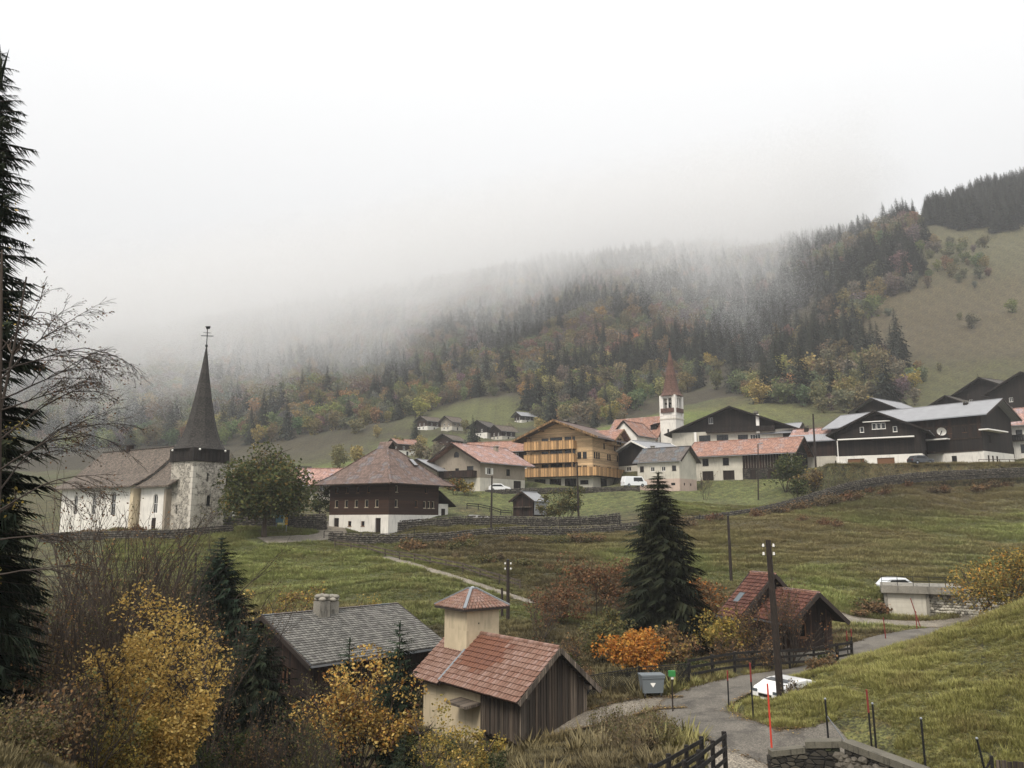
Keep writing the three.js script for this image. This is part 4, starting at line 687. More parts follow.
upper('upper_barn', 'black gable with pale roof edge behind the farm wing', [888, 424, 205], 62, 12, 10, 3.2, 2.5, M.blackWood, M.blackWood, M.lightMetal, { cat: 'barn' });
upper('hill_chalet', 'hillside chalet with orange tiled roof and white basement, lowest of the cluster', [403, 456, 300], 30, 9.5, 8, 5, 2, M.white, M.brownLog, M.redTile);
upper('hill_chalet', 'dark brown hillside chalet standing alone below the wood edge', [429, 431, 390], 40, 11, 10, 5.2, 2.6, M.white, M.brownLog, M.shingleBrown);
upper('hill_chalet', 'brown hillside chalet with grey roof and long terrace, midway up', [450, 451, 310], 55, 10, 9, 4.6, 2.4, M.offwhite, M.brownLog, M.shingleBrown, { balconies: [['l', -3, 3, 1.9, 1, 0.8, M.brownLog, 1]] });
upper('hill_chalet', 'black hillside chalet with bright white ground floor and dark roof', [484, 438, 340], 55, 10, 11, 5, 3, M.white, M.blackWood, M.slate);
upper('hill_chalet', 'weathered hillside barn leaning against the black and white chalet', [503, 441, 335], 40, 9, 9, 4.6, 2.6, M.offwhite, M.darkWood, M.shingleBrown);
upper('hill_chalet', 'small hillside chalet with pale roof half hidden under the trees', [524, 424, 400], 35, 9, 8, 4.4, 2.2, M.white, M.darkWood, M.lightMetal);
upper('hill_chalet', 'unfinished pale hillside house with bare timber frame above the cluster', [452, 431, 370], 45, 9, 9, 4.6, 2.8, M.offwhite, M.greyPlaster, M.shingleBrown);
upper('low_house', 'low house with long red roof behind the round linden tree', [313, 500, 150], -10, 11, 8, 3, 2.4, M.offwhite, M.greyPlaster, M.pinkTile);
upper('low_house', 'low house with pale sheet metal roof behind the brown farmhouse', [436, 488, 160], 50, 9, 8, 3.2, 1.8, M.offwhite, M.greyPlaster, M.lightMetal);
upper('low_house', 'little red roofed house showing between stone tower and linden tree', [236, 505, 165], 60, 8, 7, 3, 2.4, M.offwhite, M.greyPlaster, M.redTile);

// --- small hut on the lawn
{
  const t = house({ name: 'garden_hut', label: 'small brown plank hut with striped metal roof on the lawn', cat: 'hut', at: [533, 516, 131], anchor: [-1, 1], yaw: 62, L: 4.2, W: 3.6, H: 2.5, R: 1.2, oe: 0.5, og: 0.5, rt: 0.12, sink: 1.2, bands: [[2.5, M.darkWood]], roofMat: M.lightMetal, doors: [['l', 0.3, 0.02, 0.9, 1.3, '']] });
  part('counter', new GB().box(-2.5, -2.1, 1.35, 1.45, -1.6, 1.6).build(), M.greyWood, t); part('awning_board', new GB().box(-2.2, 2.2, 0.2, 2.2, 2.1, 2.16).build(), M.lightMetal, t);
}

// the village street in front of the black farm, a level strip above the stone wall
{ const ya = at(837, 469, 153).y, yb = at(985, 466, 146).y; for (let k = 0; k <= 20; k++) { const p = at(826 + k * 10, 468, 146); PADS.push([p.x, p.z, 1, 0, 1.2, 5.2, lerp(ya, yb, clamp((k - 7) / 6, 0, 1)) + 0.03, 2.0]); } }
{ const p = at(785, 703, 42.6); PADS.push([p.x, p.z, Math.cos(3.7), Math.sin(3.7), 1.7, 0.9, p.y, 1.0]); }   // levelled parking place by the utility pole
{ const [base, turn] = frameAt([908, 617, 77], 2); PADS.push([base.x, base.z - 0.6, Math.cos(turn), Math.sin(turn), 2.0, 1.6, base.y - 0.05, 1.4]); }   // yard of the concrete garage

// ---------------------------------------------------------------- the ground sheet, levelled under the buildings
{
  const NA = 470, NR = 560, A0 = -52 * RAD, A1 = 54 * RAD, L0 = Math.log(D0 - 9), L1 = Math.log(2400 + D0);
  const pos = new Float32Array((NA + 1) * (NR + 1) * 3), uv = new Float32Array((NA + 1) * (NR + 1) * 2), col = new Float32Array((NA + 1) * (NR + 1) * 3), idx = new Uint32Array(NA * NR * 6);
  let o = 0;
  for (let r = 0; r <= NR; r++) {
    const d = Math.exp(lerp(L0, L1, r / NR)) - D0;
    for (let a = 0; a <= NA; a++, o++) {
      const x = Math.tan(lerp(A0, A1, a / NA)) * (d + 22), z = -d, c = groundColor(x, z);
      pos[o * 3] = x; pos[o * 3 + 1] = Hgt(x, z); pos[o * 3 + 2] = z; uv[o * 2] = x; uv[o * 2 + 1] = z; col.set(c.map((q) => q * 1.9), o * 3);
    }
  }
  o = 0;
  for (let r = 0; r < NR; r++) for (let a = 0; a < NA; a++) { const i = r * (NA + 1) + a, j = i + NA + 1; idx.set([i, i + 1, j + 1, i, j + 1, j], o); o += 6; }
  const g = new THREE.BufferGeometry();
  g.setAttribute('position', new THREE.BufferAttribute(pos, 3)); g.setAttribute('uv', new THREE.BufferAttribute(uv, 2)); g.setAttribute('color', new THREE.BufferAttribute(col, 3)); g.setIndex(new THREE.BufferAttribute(idx, 1)); g.computeVertexNormals();
  const m = mat(0xffffff, T.grass, 9, { bump: 0.25, vertexColors: true, roughness: 1 });
  topMesh('terrain', g, m, 'grassy valley and hillside ground under the village', 'terrain', null, 'structure');
}

// ---------------------------------------------------------------- barn with the plastered tower
function tileSlope(parent, xa, xb, yTop, zTop, yEave, zEave, s, o) {
  // rows of overlapping tiles on one roof slope; each tile is a curved piece with a raised lower edge
  const len = Math.hypot(yTop - yEave, zTop - zEave), rows = Math.round(len / o.row), cols = Math.round((xb - xa) / o.col), tw = (xb - xa) / cols, tr = len / rows;
  const dy = (yEave - yTop) / len, dz = (zEave - zTop) / len, nyv = Math.abs(dz), nzv = -dy * Math.sign(dz);
  const geo = () => { const g = new GB(), w = tw * 0.49, l = tr * 1.12, pts = [[-w, 0.0], [-w * 0.45, 0.028], [w * 0.3, 0.03], [w, 0.006]]; for (let k = 0; k < 3; k++) { const [x0, h0] = pts[k], [x1, h1] = pts[k + 1]; g.poly([V(x0, h0 + 0.055, l), V(x1, h1 + 0.055, l), V(x1, h1, 0), V(x0, h0, 0)]); g.poly([V(x0, -0.02, l), V(x1, -0.02, l), V(x1, h1 + 0.055, l), V(x0, h0 + 0.055, l)]); } return g.build(); };
  const base = geo(), q = new THREE.Matrix4().makeBasis(V(1, 0, 0), V(0, nyv, nzv), V(0, dy, dz).normalize()); if (q.determinant() < 0) q.makeBasis(V(-1, 0, 0), V(0, nyv, nzv), V(0, dy, dz).normalize());
  const all = [];
  for (let r = 0; r < rows; r++) for (let c = 0; c < cols; c++) {
    const m = q.clone().setPosition(xa + (c + 0.5) * tw, yTop + dy * r * tr + nyv * 0.01, zTop + dz * r * tr + nzv * 0.01);
    m.multiply(new THREE.Matrix4().makeRotationX((rnd() - 0.5) * 0.02)).multiply(new THREE.Matrix4().makeTranslation((rnd() - 0.5) * 0.012, rnd() * 0.008, (rnd() - 0.5) * 0.02));
    const kind = o.pick(r, c, rows, cols);
    if (o.single) { const t = part('tile', base, o.mats[kind], parent); t.applyMatrix4(m); } else (all[kind] ??= []).push(base.clone().applyMatrix4(m));
  }
  all.forEach((list, k) => { if (list) part('tile_covering', mergeGeometries(list), o.mats[k], parent).userData.kind = 'stuff'; });
}
const tileMats = [0xa98577, 0x9b7566, 0xb5948a, 0x96644f, 0x8d5f4e, 0xa87f70].map((c) => mat(c, T.concrete, 1.3, { roughness: 0.85 }));
const plankMats = [0x6f655b, 0x7d7369, 0x5a5048, 0x665a4f].map((c) => mat(c, T.plank, 4, { bump: 0.012 }));
{
  const [base, turn] = frameAt([521, 757, 40], -52); base.y = -10.85;
  const t = thing('barn', 'weathered plank barn with red tiled roof and cream plastered tower', 'barn', null, base, turn);
  // local: corner at origin, x to -L along the eave side, z to -W along the gable
  const W = 4.1, L = 6.4, H = 2.95, R = 1.75, oe = 0.5, og = 0.45, k = R / (W / 2), zr = -W / 2, yE = H - k * oe, yR = H + R;
  for (let i = 0; i < 24; i++) { const w = W / 24, z0 = -i * w, zz = z0 - w / 2, top = yR - Math.abs(zz - zr) * k - 0.05, lo = 0.75 + hash(i, 3) * 0.2; part('plank', new GB().box(-0.045 - hash(i, 9) * 0.02, 0.0 + (i % 2) * 0.018, lo, top, z0 - w + 0.012, z0 - 0.008).build(), plankMats[Math.floor(hash(i, 5) * 4)], t); }
  for (let i = 0; i < 17; i++) { const w = 3.1 / 17, x0 = -0.05 - i * w, lo = 0.62 + hash(i, 13) * 0.12; part('plank', new GB().box(x0 - w + 0.01, x0 - 0.008, lo, H + 0.02, -0.05 - hash(i, 19) * 0.02, 0.0 + (i % 2) * 0.016).build(), plankMats[Math.floor(hash(i, 15) * 4)], t); }
  for (const [x, z] of [[-0.1, -0.12], [-0.1, -W + 0.12], [-3.1, -0.12]]) part('post', new GB().box(x - 0.12, x + 0.12, -1.2, H - 0.1, z - 0.12, z + 0.12).build(), M.greyWood, t);
  part('sill_beam', new GB().box(-3.3, -0.02, 0.55, 0.75, -0.3, -0.08).box(-0.3, -0.08, 0.56, 0.76, -W + 0.1, -0.32).build(), M.beam, t);
  part('floor', new GB().box(-L, -0.1, 0.6, 0.72, -W + 0.1, -0.35).build(), M.darkWood, t);
  // plastered part under the roof, further along
  const xw = -3.3, xe = -L - 2.2;
  part('wall', new GB().box(xe, xw, -1.5, H - 0.02, -W, -0.02).build(), M.cream, t);
  part('back_wall', new GB().box(xw + 0.002, -0.1, 0.7, H, -W + 0.02, -W + 0.1).build(), M.darkWood, t);
  const pent = part('pent_roof', new GB().bar(V(-3.2, 1.9, 0.25), V(-5.0, 1.9, 0.25), 0.9, 0.12).build(), M.greyWood, t); pent.rotation.x = 0.1;
  // roof deck, tiles
  const deck = (xa, xb, dy) => { const g = new GB(); for (const s of [1, -1]) { const P = (x, y, z) => V(x, y + dy, zr + s * z), ze = W / 2 + oe, A = [P(xa, yE, ze), P(xb, yE, ze), P(xb, yR, 0), P(xa, yR, 0)], B = A.map((q) => q.clone().add(V(0, 0.1, 0))), f = (q) => g.poly(s > 0 ? q : [...q].reverse()); f(B); f([...A].reverse()); f([A[0], A[1], B[1], B[0]]); f([A[1], A[2], B[2], B[1]]); f([A[3], A[0], B[0], B[3]]); } return g.build(); };
  const xs = -L + 0.2, roof = part('roof', mergeGeometries([deck(xs, og, 0), deck(xe - 0.5, xs - 0.02, -0.16)]), M.beam, t);
  reseed(77);
  const pick = (r, c, rows, cols) => { const old = Math.hypot((c / cols - 0.22) * 1.6, r / rows - 0.25) < 0.34 + rnd() * 0.16; return old ? 3 + Math.floor(rnd() * 1.6) : rnd() < 0.1 ? 1 : [0, 0, 2, 5, 1][Math.floor(rnd() * 5)]; };
  const z0 = zr, zE = zr + W / 2 + oe;
  tileSlope(roof, xs + 0.03, og, yR + 0.11, z0, yE + 0.11, zE + 0.06, 1, { row: 0.3, col: 0.235, mats: tileMats, pick, single: true });
  tileSlope(roof, xe - 0.5, xs - 0.06, yR - 0.05, z0, yE - 0.05, zE + 0.06, 1, { row: 0.3, col: 0.235, mats: tileMats, pick: (r, c) => [0, 2, 0, 2, 1][Math.floor(rnd() * 5)], single: true });
  tileSlope(roof, xe - 0.5, og, yR + 0.1, z0, yE + 0.1, zr - W / 2 - oe - 0.06, -1, { row: 0.3, col: 0.235, mats: tileMats, pick: () => Math.floor(rnd() * 3) });
  part('flashing', new GB().bar(V(xs - 0.02, yR + 0.15, zr), V(xs - 0.02, yE + 0.15, zE + 0.05), 0.16, 0.07).build(), M.zinc, roof);
  for (let i = 0; i < 17; i++) { const x0 = xs + 0.02 + i * (og - xs) / 17; part('ridge_tile', new THREE.CylinderGeometry(0.13, 0.14, (og - xs) / 17 * 1.06, 8, 1, true, -Math.PI / 2, Math.PI).rotateZ(Math.PI / 2).rotateX(0).translate(x0 + 0.16, yR + 0.1, zr), tileMats[i % 3], roof); }
  for (const s of [1, -1]) part('bargeboard', new GB().bar(V(og + 0.03, yR + 0.02, zr), V(og + 0.03, yE + 0.02, zr + s * (W / 2 + oe)), 0.05, 0.22).build(), M.greyWood, roof);
  for (const z of [-0.1, -W + 0.1, zr]) part('purlin', new GB().box(0.02, og - 0.02, (z === zr ? yR : H) - 0.26, (z === zr ? yR : H) - 0.08, z - 0.08, z + 0.08).build(), M.greyWood, roof);
  // tower
  const tx = -L - 0.75, tz = zr - 0.1, a = 1.08, ty = yR + 1.35;
  const tw = part('tower_wall', new GB().box(tx - a, tx + a, H - 1, ty, tz - a, tz + a).build(), M.cream, t);
  part('vent', new GB().box(tx + a - 0.02, tx + a + 0.01, ty - 0.75, ty - 0.66, tz + 0.25, tz + 0.32).build(), M.frameDark, tw);
  const e = a + 0.42, py = ty + 1.05, ra = 0.14; const pr = part('tower_roof', new GB().box(tx - e, tx + e, ty, ty + 0.1, tz - e, tz + e).build(), M.frameDark, t);
  const fold = [[1, 0], [0, 1], [-1, 0], [0, -1]];
  const tiles = [[], [], []];
  fold.forEach(([ux, uz]) => {
    const rows = 7, vx = -uz, vz = ux;
    for (let r = 0; r < rows; r++) {
      const h0 = r / rows, h1 = (r + 1.12) / rows, o0 = lerp(e + 0.02, ra, h0), o1 = lerp(e + 0.02, ra, h1), y0 = lerp(ty + 0.14, py, h0) + 0.03, y1 = lerp(ty + 0.14, py, h1), n = Math.max(1, Math.round(o0 * 2 / 0.24));
      for (let c = 0; c < n; c++) { const a0 = -1 + 2 * c / n + 0.015, a1 = -1 + 2 * (c + 1) / n - 0.015, P = (o, y, q) => V(tx + ux * o + vx * q * o, y, tz + uz * o + vz * q * o), g = new GB(), am = (a0 + a1) / 2; g.poly([P(o0, y0, a0), P(o1, y1, a0), P(o1, y1 + 0.02, am), P(o0, y0 + 0.025, am)]); g.poly([P(o0, y0 + 0.025, am), P(o1, y1 + 0.02, am), P(o1, y1, a1), P(o0, y0, a1)]); g.poly([P(o0, y0 - 0.04, a0), P(o0, y0, a0), P(o0, y0 + 0.025, am), P(o0, y0, a1), P(o0, y0 - 0.04, a1)].reverse()); tiles[Math.floor(rnd() * 3)].push(g.build()); }
    }
  });
  tiles.forEach((l, i) => { part('tile_covering', mergeGeometries(l), tileMats[[0, 5, 2][i]], pr).userData.kind = 'stuff'; });
  for (const [sx, sz] of [[1, 1], [1, -1], [-1, 1], [-1, -1]]) part('hip_flashing', new GB().bar(V(tx + sx * e, ty + 0.2, tz + sz * e), V(tx + sx * ra, py + 0.06, tz + sz * ra), 0.16, 0.07).build(), M.zinc, pr);
  part('finial', new GB().box(tx - 0.2, tx + 0.2, py - 0.02, py + 0.06, tz - 0.2, tz + 0.2).build(), M.zinc, pr);
}

// ---------------------------------------------------------------- grey roofed house among the bushes
{
  const t = house({ name: 'slate_house', label: 'low wooden house under a broad grey shingle roof with twin chimneys', at: [312, 716, 46.5], anchor: [-1, 1], yaw: 33, L: 8.4, W: 8.8, H: 2.9, R: 1.8, oe: 0.75, og: 0.7, rt: 0.14, sink: 1.5, pad: 2, bands: [[2.9, M.darkWood]], roofMat: M.greyTile, fasciaMat: M.frameDark, wins: [['l', -1.6, 1.2, 0.9, 1.0, '', M.frameBrown], ['l', 1.6, 1.2, 0.9, 1.0, '', M.frameBrown], ['f', -1, 1.2, 1.0, 1.0, '', M.frameBrown]], doors: [['f', 2, 0.02, 0.9, 2, '']] });
  reseed(5); const L = 8.4, W = 8.8, k = 1.8 / 4.4, y1 = 2.9 + 1.8 + 0.2, ze = W / 2 + 0.75, y0 = 2.9 - k * 0.75 + 0.2;
  const gm = [0x8b8a88, 0x9b9a97, 0x777674].map((c) => mat(c, T.concrete, 1.5));
  for (const s of [1, -1]) tileSlope(t.roof, -L / 2 - 0.68, L / 2 + 0.68, y1, 0, y0, s * (ze + 0.04), s, { row: 0.24, col: 0.22, mats: gm, pick: () => Math.floor(rnd() * 3) });
  const stack = (x, z, w, h) => { const c = part('chimney', new GB().box(x - w / 2, x + w / 2, 3.6, 4.7 + h, z - w / 2, z + w / 2).build(), M.concrete, t.roof); const st = new GB(); for (let i = 0; i < 6; i++) { const a = i * 1.05, q = new THREE.IcosahedronGeometry(0.24, 1); q.scale(1, 0.62, 1); q.translate(x + Math.cos(a) * w * 0.36, 4.7 + h + 0.12 + (i % 2) * 0.16, z + Math.sin(a) * w * 0.36); part('cap_stone', q, i % 2 ? M.concrete : M.pale, c); } };
  stack(-1.3, 0.55, 0.72, 0.85); stack(-0.4, 0.3, 0.6, 0.75);
}
// ---------------------------------------------------------------- red roofed house by the road
{
  const mk = (o) => house({ cat: 'house', roofMat: M.redTile, rt: 0.14, pad: 2.5, sink: 1.5, fasciaMat: M.frameDark, bands: [[0.7, M.concrete], [o.H, M.darkWood]], ...o });
  const t = mk({ name: 'roadside_cottage', label: 'dark wooden cottage with maroon tiled roof and open gable beside the road', at: [794, 664, 55.5], anchor: [1, 1], yaw: -52, L: 3.4, W: 3.2, H: 3.0, R: 1.3, oe: 0.7, og: 0.8, gableMat: M.darkWood, wins: [['r', -0.8, 1.6, 0.7, 0.9, '', M.frameBrown], ['f', -0.4, 1.8, 0.7, 0.9, '', M.frameBrown]], doors: [['r', 0.7, 0.72, 0.8, 1.9, '']] });
  const t2 = mk({ name: 'cottage_wing', label: 'taller maroon roofed cottage wing with skylight behind bare brown shrubs', at: [746, 664, 58], anchor: [1, 1], yaw: -52, L: 1.8, W: 5.0, H: 3.4, R: 2.3, oe: 0.6, og: 0.35, wins: [['f', 0, 1.9, 0.8, 1.0, '', M.frameBrown]], skylights: [[-0.3, 1, 2.5, 0.7, 1.0]] });
  const rm = [0x7b4d41, 0x6c4238, 0x8a5a4c].map((c) => mat(c, T.concrete, 1.4)); reseed(9);
  for (const [h, L, W, H, R, oe, og] of [[t, 3.4, 3.2, 3.0, 1.3, 0.7, 0.8], [t2, 1.8, 5.0, 3.4, 2.3, 0.6, 0.35]]) { const k = R / (W / 2); for (const s of [1, -1]) tileSlope(h.roof, -L / 2 - og + 0.03, L / 2 + og - 0.03, H + R + 0.2, 0, H - k * oe + 0.2, s * (W / 2 + oe + 0.04), s, { row: 0.32, col: 0.26, mats: rm, pick: () => Math.floor(rnd() * 3) }); h.roof.material = M.beam; }
}
// ---------------------------------------------------------------- concrete garage in the bank
{
  const [base, turn] = frameAt([908, 617, 77], 2);
  const t = thing('garage', 'low concrete garage set into the bank below the pasture', 'garage', null, base, turn);
  part('wall', mergeGeometries([new GB().box(-1.85, -1.6, -0.6, 2.1, -4, 0).build(), new GB().box(1.6, 1.85, -0.6, 2.1, -4, 0).build()]), M.concrete, t);
  const d = part('garage_door', new GB().box(-1.59, 1.59, -0.3, 2.08, -0.22, -0.14).build(), M.offwhite, t); for (let k = 0; k < 5; k++) part('door_panel', new GB().box(-1.55, 1.55, 0.02 + k * 0.41, 0.4 + k * 0.41, -0.139, -0.12).build(), M.offwhite, d);
  part('roof_slab', new GB().box(-2.1, 4.6, 2.11, 2.75, -4.5, 0.35).build(), M.concrete, t);
  const rl = new THREE.Group(); rl.name = 'railing'; t.add(rl); for (let k = 0; k < 6; k++) part('post', new GB().box(-2.0 + k * 1.3, -1.95 + k * 1.3, 2.76, 3.6, 0.2, 0.25).build(), M.iron, rl); for (const y of [3.15, 3.56]) part('rail', new GB().box(-2.0, 4.6, y, y + 0.05, 0.18, 0.21).build(), M.iron, rl);
  const [b2, t2] = frameAt([948, 619, 76], -4); const w = thing('retaining_wall', 'speckled rubble retaining wall running on from the concrete garage', 'wall', null, b2, t2); reseed(31);
  part('core', new GB().box(-2.1, 6, -0.8, 2.4, -0.7, -0.22).build(), M.concrete, w); part('coping', new GB().box(-2.1, 6, 2.402, 2.6, -0.75, -0.05).build(), M.concrete, w);
  const st = [[], []]; for (let y = 0; y < 10; y++) for (let x = 0; x < 28; x++) { const g = new THREE.IcosahedronGeometry(0.16 + rnd() * 0.06, 0); g.scale(1.15, 0.9, 0.7); g.rotateX(rnd() * 3); g.translate(-1.95 + x * 0.285 + (y % 2) * 0.14, 0.05 + y * 0.25 + rnd() * 0.05, -0.2); st[rnd() < 0.55 ? 0 : 1].push(g); }
  st.forEach((l, i) => { part('rubble_facing', mergeGeometries(l), i ? M.concrete : M.offwhite, w).userData.kind = 'stuff'; });
}

// ---------------------------------------------------------------- walls of stones
function stoneWall(label, line, h, o = {}) {       // line: ground pixels with depth; the wall follows the ground
  const pts = new THREE.CatmullRomCurve3(line.map((a) => { const p = at(...a); return V(p.x, o.abs ? p.y : 0, p.z); }), false, 'centripetal').getPoints(o.n ?? 40);
  const w = thing(o.name ?? 'stone_wall', label, 'wall', o.group, pts[0].clone().setY(H0(pts[0].x, -pts[0].z)), 0), org = w.position;
  const core = new GB(), lists = [[], []], S = o.size ?? 0.26; let run = 0;
  for (let i = 0; i < pts.length - 1; i++) {
    const a = pts[i].clone(), b = pts[i + 1].clone(); if (!o.abs) { a.y = H0(a.x, -a.z); b.y = H0(b.x, -b.z); } const A = a.clone().sub(org), B = b.clone().sub(org);
    core.bar(A.clone().add(V(0, h / 2 - 0.45, 0)), B.clone().add(V(0, h / 2 - 0.45, 0)), 0.5, h + 0.7);
    const len = a.distanceTo(b), dir = b.clone().sub(a).normalize(), nrm = V(-dir.z, 0, dir.x); if (nrm.z < 0) nrm.negate();
    for (let y = 0; y < Math.round(h / S) + 1; y++) for (let s = -((run * 7 + y) % 3) * 0.1; s < len; s += S * (1.1 + rnd() * 0.9)) {
      const g = new THREE.IcosahedronGeometry(S * (0.5 + rnd() * 0.22), 0); g.scale(1.5, 0.8, 0.8); g.rotateY(rnd() * 0.5 - Math.atan2(dir.z, dir.x)); g.rotateX(rnd() * 0.6);
      const p = A.clone().lerp(B, clamp(s / len, 0, 1)).addScaledVector(nrm, y * S > h - S * 0.4 ? rnd() * 0.3 - 0.15 : 0.24).add(V(0, -0.05 + y * S + (rnd() - 0.5) * 0.06, 0)); g.translate(p.x, p.y, p.z); lists[rnd() < 0.6 ? 0 : 1].push(g);
    }
    run++;
  }
  part('core', core.build(), M.drystone, w);
  lists.forEach((l, i) => { if (l.length) part('stonework', mergeGeometries(l), i ? stoneB : stoneA, w).userData.kind = 'stuff'; });
}
const stoneA = mat(0x57524c, T.concrete, 1.5), stoneB = mat(0x7a746b, T.concrete, 1.5);
reseed(41);
stoneWall('dark dry stone wall below the farmhouse lawn with gravel above', [[398, 528, 114], [440, 526, 115.5], [500, 524, 118], [560, 522, 121], [620, 519, 124]], 1.2, { n: 36 });
stoneWall('lower overgrown dry stone wall beneath the farmhouse railing', [[330, 542, 107], [380, 543, 107], [440, 541, 109], [520, 536, 112], [590, 534, 114], [640, 530, 116]], 0.95, { n: 40 });
stoneWall('long dry stone wall climbing the slope towards the black farm', [[640, 530, 117], [700, 521, 124], [760, 512, 130], [810, 499, 135], [850, 487, 136.8], [910, 478, 137.6], [980, 474, 138], [1030, 472, 138.2]], 0.75, { n: 56, abs: true });
stoneWall('churchyard wall of dark stone below the white church', [[40, 543, 108], [100, 541, 106], [170, 538, 104.5], [232, 536, 108]], 1.1, { n: 34 });
stoneWall('short stone wall between church tower and lane', [[226, 532, 114], [250, 530, 114], [276, 530, 113]], 1.6, { n: 12 });
stoneWall('broken stone wall facing the lane beside the farmhouse', [[286, 530, 114], [310, 529, 114], [326, 528, 115]], 2.0, { n: 10 });
stoneWall('dark stone wall under the timber chalet terrace', [[486, 497, 149], [530, 495, 152], [590, 494, 154], [640, 495, 153]], 0.8, { n: 30 });

// low concrete parapet at the hairpin
const mossy = mat(0x7f7b70, T.concrete, 2.2, { bump: 0.05 });
{
  const a = at(806, 748, 32.4), b = at(842, 742, 31.9), c = at(925, 774, 29.2), e = at(770, 755, 32.3); a.y = -8.2; b.y = -8.05; c.y = -8.3; e.y = -8.5;
  const t = thing('parapet_wall', 'mossy concrete parapet with rough stone face at the foot of the mound', 'wall', null, b.clone().setY(-9), 0), R_ = (p) => p.clone().sub(t.position);
  part('coping', new GB().bar(R_(a), R_(b), 0.55, 0.22).bar(R_(b).add(V(0.12, 0, 0.1)), R_(c), 0.55, 0.24).build(), mossy, t);
  part('low_coping', new GB().bar(R_(e), R_(a).add(V(-0.1, -0.2, 0)), 0.4, 0.2).build(), mossy, t);
  part('body', new GB().bar(R_(a).add(V(0, -1.1, 0)), R_(b).add(V(0, -1.1, 0)), 0.45, 1.95).bar(R_(b).add(V(0.12, -1.1, 0.1)), R_(c).add(V(0, -1.1, 0)), 0.45, 1.95).bar(R_(e).add(V(0, -1, 0)), R_(a).add(V(-0.1, -1.2, 0)), 0.34, 1.8).build(), M.drystone, t);
  const st = []; reseed(3); for (let i = 0; i < 260; i++) { const p = R_(b).lerp(R_(c), rnd()).add(V(-0.22, -0.25 - rnd() * 1.5, 0.12)); const g = new THREE.IcosahedronGeometry(0.12 + rnd() * 0.1, 0); g.scale(1.2, 0.8, 0.9); g.rotateY(rnd() * 6); g.translate(p.x, p.y, p.z); st.push(g); } part('stonework', mergeGeometries(st), stoneB, t).userData.kind = 'stuff';
}

// ---------------------------------------------------------------- fences, posts, poles
function railFence(label, line, o) {               // posts with straight rails between them
  const P = line.map((a) => { const p = at(...a); if (!o.abs) p.y = Hgt(p.x, p.z); return p; });
  const pts = []; for (let i = 0; i < P.length - 1; i++) { const n = Math.max(1, Math.round(P[i].distanceTo(P[i + 1]) / o.gap)); for (let k = 0; k < n; k++) { const q = P[i].clone().lerp(P[i + 1], k / n); if (!o.abs) q.y = Hgt(q.x, q.z); pts.push(q); } } pts.push(P[P.length - 1]);
  const t = thing(o.name ?? 'fence', label, 'fence', o.group, pts[0].clone(), 0), m = o.mat ?? M.darkRail;
  pts.forEach((q, i) => { const l = q.clone().sub(t.position), g = new GB().bar(l.clone().add(V(0, -0.4, 0)), l.clone().add(V((hash(i, 4) - 0.5) * 0.05, o.h + 0.06, (hash(i, 6) - 0.5) * 0.05)), o.post ?? 0.1, o.post ?? 0.1); part('post', g.build(), m, t); });
  for (let i = 0; i < pts.length - 1; i++) for (const f of o.rails) { const a = pts[i].clone().sub(t.position), b = pts[i + 1].clone().sub(t.position), e = b.clone().sub(a).normalize(), sx = V(-e.z, 0, e.x).multiplyScalar(o.side ?? 0.06); part('rail', new GB().bar(a.add(V(0, o.h * f + (hash(i, f * 9) - 0.5) * 0.04, 0)).add(sx), b.add(V(0, o.h * f + (hash(i + 1, f * 9) - 0.5) * 0.04, 0)).add(sx), o.rw ?? 0.035, o.rh ?? 0.11).build(), m, t); }
  return t;
}
railFence('dark plank fence along the road below the maroon roofed cottage', [[690, 688, 46.8], [735, 676, 49.5], [790, 668, 52], [838, 662, 53.6], [852, 657, 54.5]], { gap: 1.8, h: 1.15, rails: [0.35, 0.66, 0.97], post: 0.13, rh: 0.14 });
railFence('black wooden fence running downhill from the hairpin bend', [[652, 802, 28.2], [703, 771, 31]], { abs: true, gap: 1.2, h: 1.1, rails: [0.3, 0.62, 0.94], post: 0.12, rh: 0.14 });
railFence('black wooden fence with diagonal brace beside the concrete track', [[686, 802, 28.2], [726, 769, 31]], { abs: true, gap: 1.15, h: 1.2, rails: [0.3, 0.62, 0.94], post: 0.12, rh: 0.14 });
railFence('thin handrail in front of the white farmhouse basement', [[324, 538, 108.5], [360, 539, 108.5], [400, 537, 109.5], [428, 534, 112]], { gap: 2.2, h: 0.95, rails: [0.5, 1], post: 0.07, rh: 0.06, mat: M.iron });
railFence('long wooden rail fence following the footpath across the meadow', [[335, 545, 104], [385, 558, 97], [430, 570, 91], [480, 581, 86], [520, 590, 82]], { gap: 3, h: 0.95, rails: [0.55, 0.95], post: 0.12, rh: 0.16, rw: 0.08, mat: M.rail });
railFence('low bench like rail on the lawn beside the small hut', [[467, 513, 130], [512, 512, 131.5]], { gap: 2, h: 0.8, rails: [0.6, 1], post: 0.1, rh: 0.12 });
railFence('rail fence along the street edge below the white farm basement', [[980, 471, 143], [1000, 468, 143], [1030, 460, 144]], { gap: 2, h: 0.9, rails: [0.5, 1], post: 0.1, rh: 0.1, mat: M.rail });
railFence('pasture fence of weathered stakes on the terrace above the spruce', [[560, 531, 119], [620, 527, 121], [700, 523, 122]], { gap: 3, h: 0.9, rails: [0.5, 0.95], post: 0.1, rh: 0.08 });
